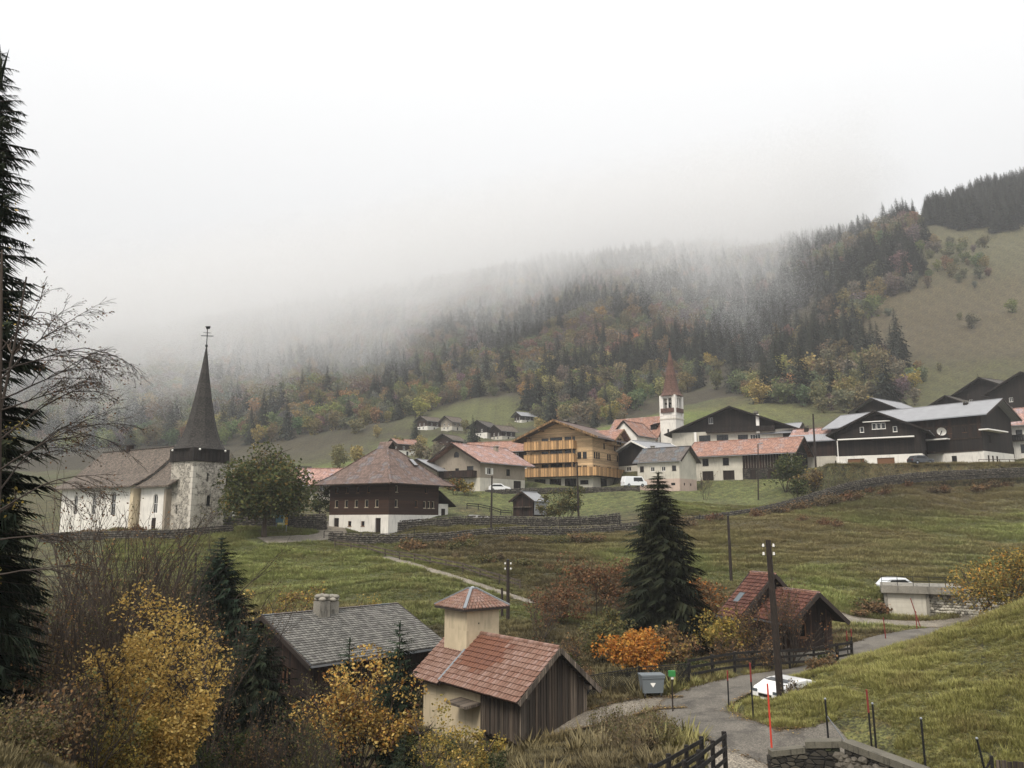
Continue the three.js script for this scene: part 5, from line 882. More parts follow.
// chain link fence by the bins
{
  const t = railFence('dark wire mesh fence along the bushes beside the gravel track', [[585, 704, 44.5], [640, 699, 45], [690, 692, 46]], { name: 'mesh_fence', gap: 2, h: 1.1, rails: [0.05, 1], post: 0.07, rh: 0.05 });
  const a = at(585, 704, 44.5), b = at(690, 692, 46); a.y = Hgt(a.x, a.z); b.y = Hgt(b.x, b.z); const g = new GB(), n = 60; for (let i = -10; i < n; i++) for (const s of [1, -1]) { const q = (k) => a.clone().lerp(b, clamp(k / n, 0, 1)).sub(t.position); const k0 = s > 0 ? i : i + 10, k1 = s > 0 ? i + 10 : i; g.bar(q(k0).add(V(0, 0.05, 0.05)), q(k1).add(V(0, 1.1, 0.05)), 0.018, 0.018); } part('mesh', g.build(), M.iron, t).userData.kind = 'stuff';
}
function pole(label, px, pyTop, pyBase, d, r, o = {}) {
  const top = at(o.pxTop ?? px, pyTop, d), base = at(px, pyBase, d), g = Hgt(base.x, base.z); base.y = o.free ? base.y : g;
  const t = thing(o.name ?? 'utility_pole', label, o.cat ?? 'pole', o.group, base, 0), tip = top.clone().sub(base);
  part('shaft', new GB().tube([V(0, -0.8, 0), tip.clone().multiplyScalar(0.5), tip], [r * 1.25, r * 1.1, r * 0.85], 9).build(), o.mat ?? M.pole, t);
  if (o.arm) for (const k of [0, 1, 2, 3]) { const q = part('insulator', new THREE.CylinderGeometry(0.045, 0.06, 0.14, 8), M.frameWhite, t); q.position.copy(tip).add(V((k % 2 ? 1 : -1) * (r + 0.1), -0.25 - Math.floor(k / 2) * 0.4, 0)); part('pin', new GB().box(-0.12, 0.12, -0.09, -0.06, -0.015, 0.015).build(), M.iron, q); }
  if (o.lamp) { const q = part('lamp_head', new GB().bar(V(-0.1, 0, 0.1), V(0.7, 0.1, 0.5), 0.25, 0.14).build(), M.zinc, t); q.position.copy(tip); }
  if (o.cap) part('cap', new THREE.ConeGeometry(r * 1.15, 0.12, 8).translate(tip.x, tip.y + 0.05, tip.z), M.iron, t);
  return t;
}
pole('tall leaning wooden utility pole beside the white car', 781, 540, 694, 41.2, 0.15, { pxTop: 768, arm: true });
pole('wooden utility pole at the pasture edge behind the maroon cottage', 732, 516, 596, 84, 0.13, { pxTop: 728, cap: true });
pole('wooden utility pole rising behind the tiled tower barn', 508, 560, 645, 66, 0.12, { cap: true, arm: true });
pole('short stub pole leaning beside the pole behind the barn', 502, 588, 640, 68, 0.1);
pole('thin wooden pole standing on the stone wall by the footpath', 491, 476, 560, 112, 0.12, { pxTop: 492 });
pole('dark wooden pole in front of the timber chalet', 579, 462, 530, 124, 0.13, { pxTop: 577 });
pole('street lamp post on the grass before the white longhouse', 758, 444, 498, 148, 0.1, { name: 'street_lamp', cat: 'street lamp', lamp: true });
pole('dark utility pole at the gap between stable and black farm wing', 816, 414, 472, 152, 0.16, { pxTop: 813, cap: true });
pole('thin dark pole standing in the meadow next to the young fir', 193, 553, 640, 52, 0.07, { pxTop: 196 });
pole('slim pole beside the chimney on the metal roofed farm', 968, 394, 425, 205, 0.12);
// snow poles: dark shafts with red tops along the road
function snowPole(label, px, py, d, h, red, tilt = 0, dark = true) {
  const p = at(px, py, d); p.y = Hgt(p.x, p.z) - 0.05; const t = thing('snow_pole', label, 'marker pole', 'road marker poles', p, 0), k = h * red;
  if (red < 1) part('shaft', new GB().tube([V(0, -0.3, 0), V(tilt * (h - k), h - k, 0)], [0.035, 0.035], 8).build(), dark ? M.iron : M.rail, t);
  part('red_band', new GB().tube([V(tilt * (h - k), h - k, 0), V(tilt * h, h, 0)], [0.037, 0.034], 8).build(), red === 1 ? redPaint : redDull, t); part('tip', new THREE.SphereGeometry(0.036, 8, 6).translate(tilt * h, h, 0), red === 1 ? redPaint : redDull, t);
}
const redPaint = new THREE.MeshStandardMaterial({ color: 0xc9402c, roughness: 0.55 }), redDull = new THREE.MeshStandardMaterial({ color: 0x7a2b26, roughness: 0.7 });
snowPole('bright red marker pole at the edge of the hairpin', 772, 750, 33.6, 2.7, 1, -0.02);
snowPole('dark marker pole with dull red top on the inside of the bend', 754, 728, 37.5, 2.4, 0.32, -0.02);
snowPole('thin marker pole with red tip at the start of the grass verge', 729, 712, 40.6, 1.7, 0.25);
snowPole('marker pole with dark red band standing halfway up the mound foot', 872, 745, 33.2, 2.3, 0.36, -0.03);
snowPole('slender red marker pole by the side road near the garage', 886, 641, 62.5, 1.6, 0.9, -0.05);
snowPole('leaning slender red marker pole before the rubble wall', 921, 628, 69, 2.4, 0.95, -0.28);
snowPole('upright slender red marker pole before the concrete garage', 917, 630, 68, 1.5, 0.9);
snowPole('dark marker pole at the end of the plank fence', 848, 655, 56, 2.0, 0.3);
snowPole('short marker pole with red tip by the cottage corner', 852, 645, 58, 1.6, 0.3);
function ironPost(label, px, py, d, h, o = {}) { const p = at(px, py, d); p.y = Hgt(p.x, p.z); const t = thing('iron_post', label, 'post', 'iron fence posts on the mound', p, 0); part('shaft', new GB().tube([V(0, -0.4, 0), V(o.tilt ?? -0.05, h, 0)], [0.04, 0.036], 8).build(), M.iron, t); part('cap', new THREE.SphereGeometry(0.05, 8, 6).translate(o.tilt ?? -0.05, h, 0), M.zinc, t); if (o.brace) part('brace', new GB().tube([V(-0.04, h * 0.72, 0), V(1.05, -0.25, 0.5)], [0.02, 0.02], 6).build(), M.zinc, t); }
ironPost('iron post with diagonal brace behind the concrete parapet', 829, 742, 33.6, 2.1, { brace: true });
ironPost('plain iron post beside the dark red banded marker', 877, 752, 32.4, 2.2);
ironPost('lone iron post with pale cap on the open mound', 926, 766, 30.6, 2.3);
ironPost('tilted iron post at the old gate under the mound', 990, 772, 29.6, 1.6, { tilt: -0.35 });
{ // old gate of grey boards at the corner
  const p = at(1000, 772, 29.4); p.y = Hgt(p.x, p.z); const t = thing('old_gate', 'old grey board gate leaning at the foot of the mound', 'gate', null, p, -0.3);
  for (let k = 0; k < 7; k++) part('board', new GB().box(-0.1 + k * 0.17, 0.05 + k * 0.17, -0.3, 0.95 + hash(k, 3) * 0.12, -0.02, 0.02).build(), plankMats[k % 4], t); part('crossbar', new GB().box(-0.15, 1.15, 0.6, 0.7, -0.05, -0.022).build(), M.greyWood, t); part('post', new GB().bar(V(-0.2, -0.4, 0), V(-0.22, 1.1, 0), 0.1, 0.1).build(), M.darkRail, t); part('brace', new GB().bar(V(-0.9, -0.2, 0), V(-0.22, 1.0, 0), 0.06, 0.06).build(), M.darkRail, t);
}

// ---------------------------------------------------------------- bin, sign posts, cars
{
  const p = at(652, 702, 43.6); p.y = Hgt(p.x, p.z); const t = thing('waste_container', 'grey wheeled waste container with white emblem beside the gravel track', 'container', null, p, 0.12);
  const gm = new THREE.MeshStandardMaterial({ color: 0x6f767a, roughness: 0.55, metalness: 0.2 });
  const g = new GB(); const b = [V(-0.5, 0.22, 0.3), V(0.5, 0.22, 0.3), V(0.5, 0.22, -0.3), V(-0.5, 0.22, -0.3)], u = [V(-0.58, 1.02, 0.36), V(0.58, 1.02, 0.36), V(0.58, 1.02, -0.36), V(-0.58, 1.02, -0.36)]; for (let i = 0; i < 4; i++) { const j = (i + 1) % 4; g.poly([b[i], b[j], u[j], u[i]]); } g.poly([b[3], b[2], b[1], b[0]]); part('body', g.build(), gm, t);
  part('lid', new GB().box(-0.61, 0.61, 1.022, 1.1, -0.39, 0.39).build(), gm, t); part('rim', new GB().box(-0.6, 0.6, 0.93, 0.99, 0.352, 0.39).build(), gm, t);
  for (const x of [-0.42, 0.42]) for (const z of [-0.24, 0.24]) { const w = part('wheel', new THREE.CylinderGeometry(0.1, 0.1, 0.05, 12).rotateZ(Math.PI / 2), M.iron, t); w.position.set(x, 0.1, z); part('fork', new GB().box(-0.035, 0.035, 0, 0.13, -0.03, 0.03).build(), M.zinc, w); }
  const em = new THREE.Shape(); [[0, -0.16], [0.13, 0.02], [0.12, 0.14], [0, 0.1], [-0.12, 0.14], [-0.13, 0.02]].forEach(([x, y], i) => (i ? em.lineTo(x, y) : em.moveTo(x, y))); const e = part('emblem', planar(new THREE.ExtrudeGeometry(em, { depth: 0.006, bevelEnabled: false })), M.frameWhite, t); e.position.set(-0.02, 0.66, 0.335); e.rotation.x = -0.07;
}
{ const p = at(673, 716, 40.8); p.y = Hgt(p.x, p.z); const t = thing('sign_post', 'slim post with small green box on top beside the waste container', 'sign post', null, p, 0); part('shaft', new GB().tube([V(0, -0.4, 0), V(0.0, 1.75, 0)], [0.035, 0.035], 8).build(), M.pole, t); part('green_box', new GB().box(-0.16, 0.16, 1.68, 1.93, -0.1, 0.1).build(), new THREE.MeshStandardMaterial({ color: 0x2f7a3c, roughness: 0.6 }), t); part('reflector', new GB().box(-0.05, 0.07, 1.55, 1.66, 0.04, 0.06).build(), M.frameWhite, t); }
{ const p = at(286, 534, 110); p.y = Hgt(p.x, p.z); const t = thing('hiking_sign', 'yellow trail sign post beside the lane wall', 'sign post', null, p, 0); const y = new THREE.MeshStandardMaterial({ color: 0xd9a52a, roughness: 0.6 }); part('shaft', new GB().tube([V(0, -0.4, 0), V(0, 2.2, 0)], [0.05, 0.05], 8).build(), M.zinc, t); for (let k = 0; k < 4; k++) part('board', new GB().box(-0.16, 0.16, 0.9 + k * 0.36, 1.2 + k * 0.36, 0.055, 0.09).build(), y, t); }
{ const p = at(279, 533, 112); p.y = Hgt(p.x, p.z); const t = thing('notice_board', 'small blue notice board behind the yellow trail sign', 'notice board', null, p, 0); part('panel', new GB().box(-0.5, 0.5, 0.8, 1.8, -0.04, 0.04).build(), new THREE.MeshStandardMaterial({ color: 0x4d7486, roughness: 0.6 }), t); for (const x of [-0.45, 0.45]) part('post', new GB().box(x - 0.04, x + 0.04, -0.3, 1.9, -0.05, -0.041).build(), M.zinc, t); }
{ const p = at(303, 487, 175); const t = thing('swing_frame', 'blue climbing frame behind the linden tree', 'playground frame', null, p, 0.3), b = new THREE.MeshStandardMaterial({ color: 0x3d4f86, roughness: 0.5 }); for (const x of [-1.8, 1.8]) for (const s of [-1, 1]) part('leg', new GB().bar(V(x, -0.5, s * 1.2), V(x * 0.8, 4.2, 0), 0.22, 0.22).build(), b, t); part('crossbar', new GB().bar(V(-1.6, 4.2, 0), V(1.6, 4.2, 0), 0.25, 0.25).build(), M.iron, t); part('panel', new GB().box(-1.75, -1.25, 0, 4, -0.1, 0.1).build(), b, t); }
{ const p = at(508, 521, 124); p.y = Hgt(p.x, p.z); const t = thing('gravel_bed', 'pale gravel bed on the terrace before the small hut', 'gravel', null, p, -0.05); const g = new GB(); const n = 24; for (let i = 0; i < n; i++) for (let j = 0; j < 4; j++) { const Q = (a, b) => { const x = -6 + a * 12 / n, z = -2.2 + b * 1.1 + (fbm(a, b + 5) - 0.5) * 0.6; return V(x, Hgt(p.x + x, p.z + z) - p.y + 0.06, z); }; g.poly([Q(i, j + 1), Q(i + 1, j + 1), Q(i + 1, j), Q(i, j)]); } part('gravel', g.build(), mat(0xb4b6ba, T.gravel, 2.5, { bump: 0.02 }), t); part('edging', new GB().box(-6.1, 6.1, -0.3, 0.06, -2.7, -2.5).build(), M.concrete, t); }
// a small car built from a lofted body
function car(label, px, py, d, yaw, o) {
  const base = at(px, py, d); base.y = o.y ?? Hgt(base.x, base.z); const t = thing(o.name ?? 'parked_car', label, o.cat ?? 'car', o.group, base, yaw * RAD);
  const paint = new THREE.MeshPhysicalMaterial({ color: o.color, roughness: 0.35, clearcoat: 0.8, clearcoatRoughness: 0.1 }), van = o.van, l = o.l ?? 4, h = o.h ?? 1.45, w = 1.68;
  const prof = van ? [[-0.5, 0.32], [-0.5, 0.95], [-0.44, h], [0.28, h], [0.4, 1.15], [0.49, 0.95], [0.5, 0.4]] : [[-0.5, 0.35], [-0.5, 0.8], [-0.46, 0.95], [-0.34, h - 0.06], [-0.2, h], [0.08, h - 0.03], [0.22, 1.02], [0.3, 0.93], [0.46, 0.78], [0.5, 0.6], [0.5, 0.32]];
  const s = new THREE.Shape(); prof.forEach(([x, y], i) => (i ? s.lineTo(x * l, y) : s.moveTo(x * l, y)));
  for (const x of [0.3, -0.31]) { s.lineTo((x + 0.092) * l, 0.32); for (let k = 0; k <= 8; k++) { const a = Math.PI * k / 8; s.lineTo(x * l + Math.cos(a) * 0.36, 0.32 + Math.sin(a) * 0.36); } } s.closePath();
  const g = new THREE.ExtrudeGeometry(s, { depth: w - 0.2, bevelEnabled: true, bevelSize: 0.07, bevelThickness: 0.1, bevelSegments: 3 }); g.translate(0, 0, -(w - 0.2) / 2); part('body', g, paint, t);
  for (const z of [-1, 1]) { const q = new GB(), zz = z * (w / 2 + 0.004), A = van ? [[-0.1, 1.05], [0.34, 1.05], [0.27, h - 0.15], [-0.1, h - 0.15]] : [[-0.36, 0.98], [0.18, 0.98], [0.06, h - 0.12], [-0.3, h - 0.14]]; const pts = A.map(([x, y]) => V(x * l, y, zz)); q.poly(z > 0 ? pts : pts.reverse()); part('side_window', q.build(), M.glass, t); }
  const wsA = van ? [[0.41, 1.14], [0.29, h - 0.03]] : [[0.228, 1.03], [0.09, h - 0.02]]; { const ex = (wsA[0][0] - wsA[1][0]) * l, ey = wsA[1][1] - wsA[0][1], el = Math.hypot(ex, ey), ox = ey / el * 0.082, oy = ex / el * 0.082; part('windscreen', new GB().poly([V(wsA[0][0] * l + ox, wsA[0][1] + oy, 0.7), V(wsA[0][0] * l + ox, wsA[0][1] + oy, -0.7), V(wsA[1][0] * l + ox, wsA[1][1] + oy, -0.6), V(wsA[1][0] * l + ox, wsA[1][1] + oy, 0.6)]).build(), M.glass, t); }
  part('grille', new GB().box(l / 2 + 0.06, l / 2 + 0.085, 0.44, 0.58, -0.4, 0.4).build(), M.iron, t); part('bumper', new GB().box(l / 2 + 0.02, l / 2 + 0.12, 0.3, 0.42, -0.74, 0.74).build(), M.iron, t); part('number_plate', new GB().box(l / 2 + 0.12, l / 2 + 0.13, 0.33, 0.41, -0.24, 0.24).build(), M.frameWhite, t); for (const z of [-1, 1]) part('mirror', new GB().box(0.1 * l, 0.1 * l + 0.1, 0.98, 1.1, z * 0.86 - 0.08, z * 0.86 + 0.08).build(), M.iron, t);
  for (const x of [0.3, -0.31]) for (const z of [-1, 1]) { const wh = part('wheel', new THREE.CylinderGeometry(0.3, 0.3, 0.2, 18).rotateX(Math.PI / 2), M.iron, t); wh.position.set(x * l, 0.3, z * (w / 2 - 0.1)); part('rim', new THREE.CylinderGeometry(0.18, 0.18, 0.21, 12).rotateX(Math.PI / 2), M.zinc, wh); }
  for (const z of [-1, 1]) { part('headlight', new GB().box(l / 2 + 0.05, l / 2 + 0.08, 0.62, 0.76, z * 0.62 - 0.14, z * 0.62 + 0.14).build(), M.paleGlass, t); part('tail_light', new GB().box(-l / 2 - 0.08, -l / 2 - 0.05, 0.66, 0.85, z * 0.64 - 0.1, z * 0.64 + 0.1).build(), redDull, t); }
  return t;
}
car('small white car parked behind the leaning utility pole', 786, 703, 42.6, 212, { color: 0xe8e8e6, l: 2.8, h: 1.12 });
car('white car parked on the bank above the concrete garage', 899, 587, 83.5, 4, { y: at(899, 593, 83.5).y, color: 0xdfe3e6, l: 3.9 });
car('white car parked in the yard of the grey rendered house', 499, 487, 152, 10, { color: 0xe4e4e2 });
car('white delivery van parked between chalet and pale flats', 634, 487, 160, 20, { y: at(634, 487, 160).y, color: 0xe6e8ea, van: true, l: 4.8, h: 1.95 });
car('dark car parked under the carport of the black farm', 921, 467, 141, 12, { color: 0x23262b });

// ---------------------------------------------------------------- trees and shrubs
const vary = (c, k = 0.25) => { const f = 1 + (rnd() - 0.5) * 2 * k, g = 1 + (rnd() - 0.5) * k * 0.6; return [c[0] * f * g, c[1] * f, c[2] * f * (2 - g)]; };
const mixc = (a, b, t) => [lerp(a[0], b[0], t), lerp(a[1], b[1], t), lerp(a[2], b[2], t)];
const PAL = {
  yellow: [[0.5, 0.34, 0.095], [0.44, 0.29, 0.08], [0.58, 0.41, 0.14], [0.33, 0.23, 0.07]],
  lemon: [[0.26, 0.2, 0.05], [0.34, 0.25, 0.06], [0.18, 0.16, 0.05], [0.38, 0.26, 0.07]],
  orange: [[0.46, 0.18, 0.03], [0.4, 0.2, 0.04], [0.34, 0.13, 0.03], [0.5, 0.26, 0.06]],
  rust: [[0.15, 0.075, 0.04], [0.2, 0.095, 0.045], [0.11, 0.07, 0.04], [0.13, 0.09, 0.045]],
  russet: [[0.19, 0.11, 0.055], [0.15, 0.1, 0.05], [0.22, 0.13, 0.06], [0.12, 0.085, 0.045]],
  olive: [[0.105, 0.1, 0.04], [0.13, 0.115, 0.045], [0.085, 0.09, 0.036], [0.15, 0.12, 0.045]],
  green: [[0.055, 0.07, 0.026], [0.07, 0.085, 0.03], [0.045, 0.058, 0.024], [0.09, 0.09, 0.03]],
  linden: [[0.085, 0.095, 0.032], [0.07, 0.08, 0.03], [0.14, 0.1, 0.03], [0.1, 0.1, 0.035]],
  dry: [[0.16, 0.12, 0.065], [0.13, 0.095, 0.055], [0.19, 0.145, 0.08], [0.1, 0.075, 0.045]],
  spruce: [[0.02, 0.028, 0.018], [0.026, 0.035, 0.021], [0.016, 0.023, 0.016], [0.032, 0.038, 0.022]],
  fir: [[0.028, 0.042, 0.026], [0.034, 0.05, 0.03], [0.022, 0.034, 0.022]],
  twig: [[0.052, 0.037, 0.027], [0.042, 0.032, 0.025], [0.066, 0.048, 0.035]],
};
const choose = (a) => a[Math.floor(rnd() * a.length) % a.length];
const unit = () => { const z = rnd() * 2 - 1, a = rnd() * 6.2831853, r = Math.sqrt(1 - z * z); return V(r * Math.cos(a), z, r * Math.sin(a)); };

// a spruce: whorls of drooping branches, each carrying hanging twigs of needles
function conifer(sd, h, r, o = {}) {
  reseed(sd); const { whorls = 30, per = 7, twigs = 8, pal = PAL.spruce, start = 0.06, droop = 0.35, power = 0.9, tw = 1, ragged = 0.3, axis = 0 } = o;
  const tr = new GB(), cr = new GB(); tr.tube([V(0, -0.6, 0), V(0, h * 0.5, 0), V(0, h * 0.985, 0)], [h * 0.016, h * 0.009, h * 0.002], 7, PAL.twig[1]);
  for (let i = 0; i < whorls; i++) {
    const t = start + (1 - start) * Math.pow((i + rnd() * 0.5) / whorls, 0.92), y = h * t, len0 = r * Math.pow(1 - t, power) + 0.05 * r; const n = Math.max(4, Math.round(per * (0.6 + 0.5 * (1 - t))));
    for (let b = 0; b < n; b++) {
      const az = (b + rnd() * 0.8) / n * 6.2831853 + i * 2.4, len = len0 * (1 - ragged + rnd() * ragged * 1.5), cx = Math.cos(az), cz = Math.sin(az), up = 0.22 * t * len, col = choose(pal);
      const P = (s) => [cx * len * s, y + up * s - droop * len * s * s + 0.12 * len * s * s * s, cz * len * s];
      if (axis && len > 0.6) tr.tube([0, 0.5, 0.95].map((s) => V(...P(s))), [0.02 + len * 0.008, 0.012 + len * 0.004, 0.006], 3, PAL.twig[1]);
      const m = Math.max(2, Math.round(twigs * (0.35 + 0.65 * len / r)));
      for (let k = 0; k < m; k++) {
        const s = (k + 0.5 + rnd() * 0.4) / m, [x, yy, z] = P(Math.min(s, 1)), l = (0.16 + 0.3 * (1 - s) + 0.08) * len * (0.7 + rnd() * 0.6), wd = l * 0.34 * tw;
        for (const sd_ of [-1, 1]) { const a2 = az + sd_ * (0.55 + rnd() * 0.5), dy = -0.25 - rnd() * 0.45, q = Math.hypot(1, dy), ax = Math.cos(a2) / q, ay = dy / q, azz = Math.sin(a2) / q; cr.needle(x, yy, z, ax, ay, azz, -azz * 0.8, 0.35 + rnd() * 0.3, ax * 0.8, l, wd, vary(col, 0.3)); }
        if (rnd() < 0.6) cr.needle(x, yy, z, cx * 0.25, -0.97, cz * 0.25, -cz, 0, cx, l * 0.75, wd, vary(col, 0.3));
      }
      const [x, yy, z] = P(0.8); cr.needle(x, yy, z, cx * 0.96, -0.2, cz * 0.96, -cz, 0.1, cx, len * 0.32, len * 0.12 * tw, vary(col, 0.3));
    }
  }
  for (let k = 0; k < 5; k++) { const a = k * 1.26; cr.needle(0, h * 0.94, 0, Math.cos(a) * 0.16, 0.98, Math.sin(a) * 0.16, -Math.sin(a), 0, Math.cos(a), h * 0.065, h * 0.012, choose(pal)); }
  return { trunk: tr.build(), crown: cr.build() };
}
// a limb that bends and divides; ends are collected for leaves
function limb(gb, p, dir, len, rad, depth, o, ends) {
  const n = depth > 1 ? 5 : 3, pts = [p.clone()], rs = [rad]; let d = dir.clone(), q = p.clone();
  for (let k = 1; k <= n; k++) { d.add(unit().multiplyScalar(o.wiggle ?? 0.22)); d.y += (o.lift ?? 0.05); d.y -= (o.sag ?? 0) * k / n; d.normalize(); q = q.clone().addScaledVector(d, len / n); pts.push(q); rs.push(Math.max(rad * (1 - k / n * 0.62), o.rmin ?? 0.004)); }
  gb.tube(pts, rs, depth > 1 ? 5 : 3, choose(o.bark ?? PAL.twig));
  if (depth === 0) { ends.push([q, d]); ends.push([pts[1], d]); return; }
  const kids = o.kids ?? 4;
  for (let k = 0; k < kids; k++) { const at_ = pts[Math.max(1, Math.round(n * (0.3 + 0.7 * (k + 1) / kids)))], e = d.clone().add(unit().multiplyScalar(o.fork ?? 0.75)); e.y += o.kidLift ?? 0.1; e.normalize(); limb(gb, at_, e, len * (o.ratio ?? 0.58) * (0.75 + rnd() * 0.5), rad * 0.52, depth - 1, o, ends); }
  ends.push([q, d]);
}
// a broadleaved tree or shrub: limbs, then leaves in clumps round their ends and through the crown
function leafy(sd, h, r, o = {}) {
  reseed(sd); const tr = new GB(), cr = new GB(), ends = [], { stems = 1, leaves = 2500, size = 0.12, pal = PAL.yellow, low = 0.25, clump = 0.22, depth = 2, top = 0.5, fill = 0.35, rough = 0.35, flat = 1 } = o;
  const cy = h * (low + 1) / 2, hy = h * (1 - low) / 2;
  for (let s = 0; s < stems; s++) {
    const a = s / stems * 6.28 + rnd(), lean = stems > 1 ? 0.3 + rnd() * 0.35 : 0.05, d = V(Math.cos(a) * lean, 1, Math.sin(a) * lean).normalize(), base = V(Math.cos(a) * 0.12 * (stems > 1), -0.3, Math.sin(a) * 0.12 * (stems > 1)), r0 = (o.trunk ?? h * 0.02) / Math.sqrt(stems) + Math.min(0.012, h * 0.005);
    const pts = [base], rs = [r0 * 1.25]; let q = base.clone(); const n = 6; for (let k = 1; k <= n; k++) { q = q.clone().addScaledVector(d.clone().add(unit().multiplyScalar(0.1)), h * 0.82 / n); pts.push(q); rs.push(r0 * (1 - k / n * 0.75)); } tr.tube(pts, rs, 6, choose(PAL.twig));
    const nl = Math.round((o.limbs ?? 9) / stems) + 1; for (let k = 0; k < nl; k++) { const f = 0.3 + 0.68 * k / nl, p = pts[Math.min(n, Math.round(f * n))], az = k * 2.4 + rnd(), e = V(Math.cos(az), 0.55 + rnd() * 0.5, Math.sin(az)).normalize(); limb(tr, p, e, r * (0.75 - 0.35 * f) * (0.8 + rnd() * 0.4), r0 * 0.5, depth - 1, { kids: 4, wiggle: 0.25, lift: 0.06, rmin: Math.min(0.004, h * 0.002) }, ends); }
  }
  // lobes give the crown an uneven outline
  const lobes = []; const nlobe = o.lobes ?? 16; for (let k = 0; k < nlobe; k++) { const u = unit(), f = 0.45 + rnd() * 0.55; if (u.y < -0.5) u.y *= 0.4; lobes.push([u.x * r * f * (1 - rough * rnd()), cy + u.y * hy * f * flat, u.z * r * f * (1 - rough * rnd()), (clump + rnd() * clump) * r]); }
  ends.slice(0, 60).forEach(([p]) => lobes.push([p.x, p.y, p.z, clump * r * (0.6 + rnd() * 0.7)]));
  for (let k = 0; k < leaves; k++) {
    const [lx, ly, lz, lr] = choose(lobes), inner = rnd() < fill, u = unit().multiplyScalar(lr * (inner ? Math.cbrt(rnd()) : 0.85 + rnd() * 0.3)); const x = lx + u.x, y = ly + u.y * 0.8, z = lz + u.z; if (y < 0.05) continue;
    const n = unit(); n.y = Math.abs(n.y) * 0.8 + 0.25; n.normalize(); const a = unit().cross(n).normalize(), b = n.clone().cross(a), sz = size * (0.6 + rnd() * 0.8), c = vary(choose(pal), 0.28); cr.leaf(x, y, z, a.x, a.y, a.z, b.x, b.y, b.z, sz, sz * 0.72, c);
  }
  return { trunk: tr.build(), crown: cr.build() };
}
// a bare or nearly bare shrub of many thin twigs with a few clinging leaves
function bare(sd, h, r, o = {}) {
  reseed(sd); const tr = new GB(), cr = new GB(), ends = [], n = o.stems ?? 7;
  for (let s = 0; s < n; s++) { const a = s / n * 6.28 + rnd(), le = 0.15 + rnd() * r / h; limb(tr, V(Math.cos(a) * 0.15, -0.2, Math.sin(a) * 0.15), V(Math.cos(a) * le, 1, Math.sin(a) * le).normalize(), h * (0.5 + rnd() * 0.28), o.rad ?? h * 0.009 + 0.006, o.depth ?? 3, { kids: o.kids ?? 4, ratio: 0.55, fork: 0.62, wiggle: 0.16, lift: 0.04, kidLift: 0.22, rmin: o.rmin ?? 0.006, bark: o.bark }, ends); }
  for (let k = 0; k < (o.leaves ?? 200) && ends.length; k++) { const [p, d] = choose(ends), x = p.x + gauss() * 0.1, y = p.y + gauss() * 0.12, z = p.z + gauss() * 0.1, a = unit(), b = unit().cross(a).normalize(), sz = (o.size ?? 0.08) * (0.6 + rnd() * 0.8); cr.leaf(x, y, z, a.x, a.y, a.z, b.x, b.y, b.z, sz, sz * 0.65, vary(choose(o.pal ?? PAL.russet), 0.3)); }
  return { trunk: tr.build(), crown: cr.build() };
}
function plant(name, label, category, g, pos, o = {}) {
  const t = thing(name, label, category, o.group, pos, o.turn ?? 0); if (o.scale) t.scale.set(o.scale * (o.wide ?? 1), o.scale, o.scale * (o.wide ?? 1));
  part(o.shrub ? 'stem' : 'trunk', g.trunk, o.bark ?? twigMat, t); if (g.crown.attributes.position.count) part(o.crownName ?? 'crown', g.crown, o.mat ?? leafMat, t);
  return t;
}
// a plant whose top is seen at (px, py) when it stands d metres away; w is its width in pixels
function spot(px, py, d, w) { const p = at(px, py, d), y = p.y; p.y = Hgt(p.x, p.z); return [p, Math.max(0.4, y - p.y), w / 2 * d / FPX]; }
function place(make, name, label, cat, px, py, d, w, o = {}, po = {}) { const [p, h, r] = spot(px, py, d, w); return plant(name, label, cat, make(o.seed ?? Math.round(px * 7 + py), h, r, o), p, { mat: make === conifer ? needleMat : leafMat, ...po }); }

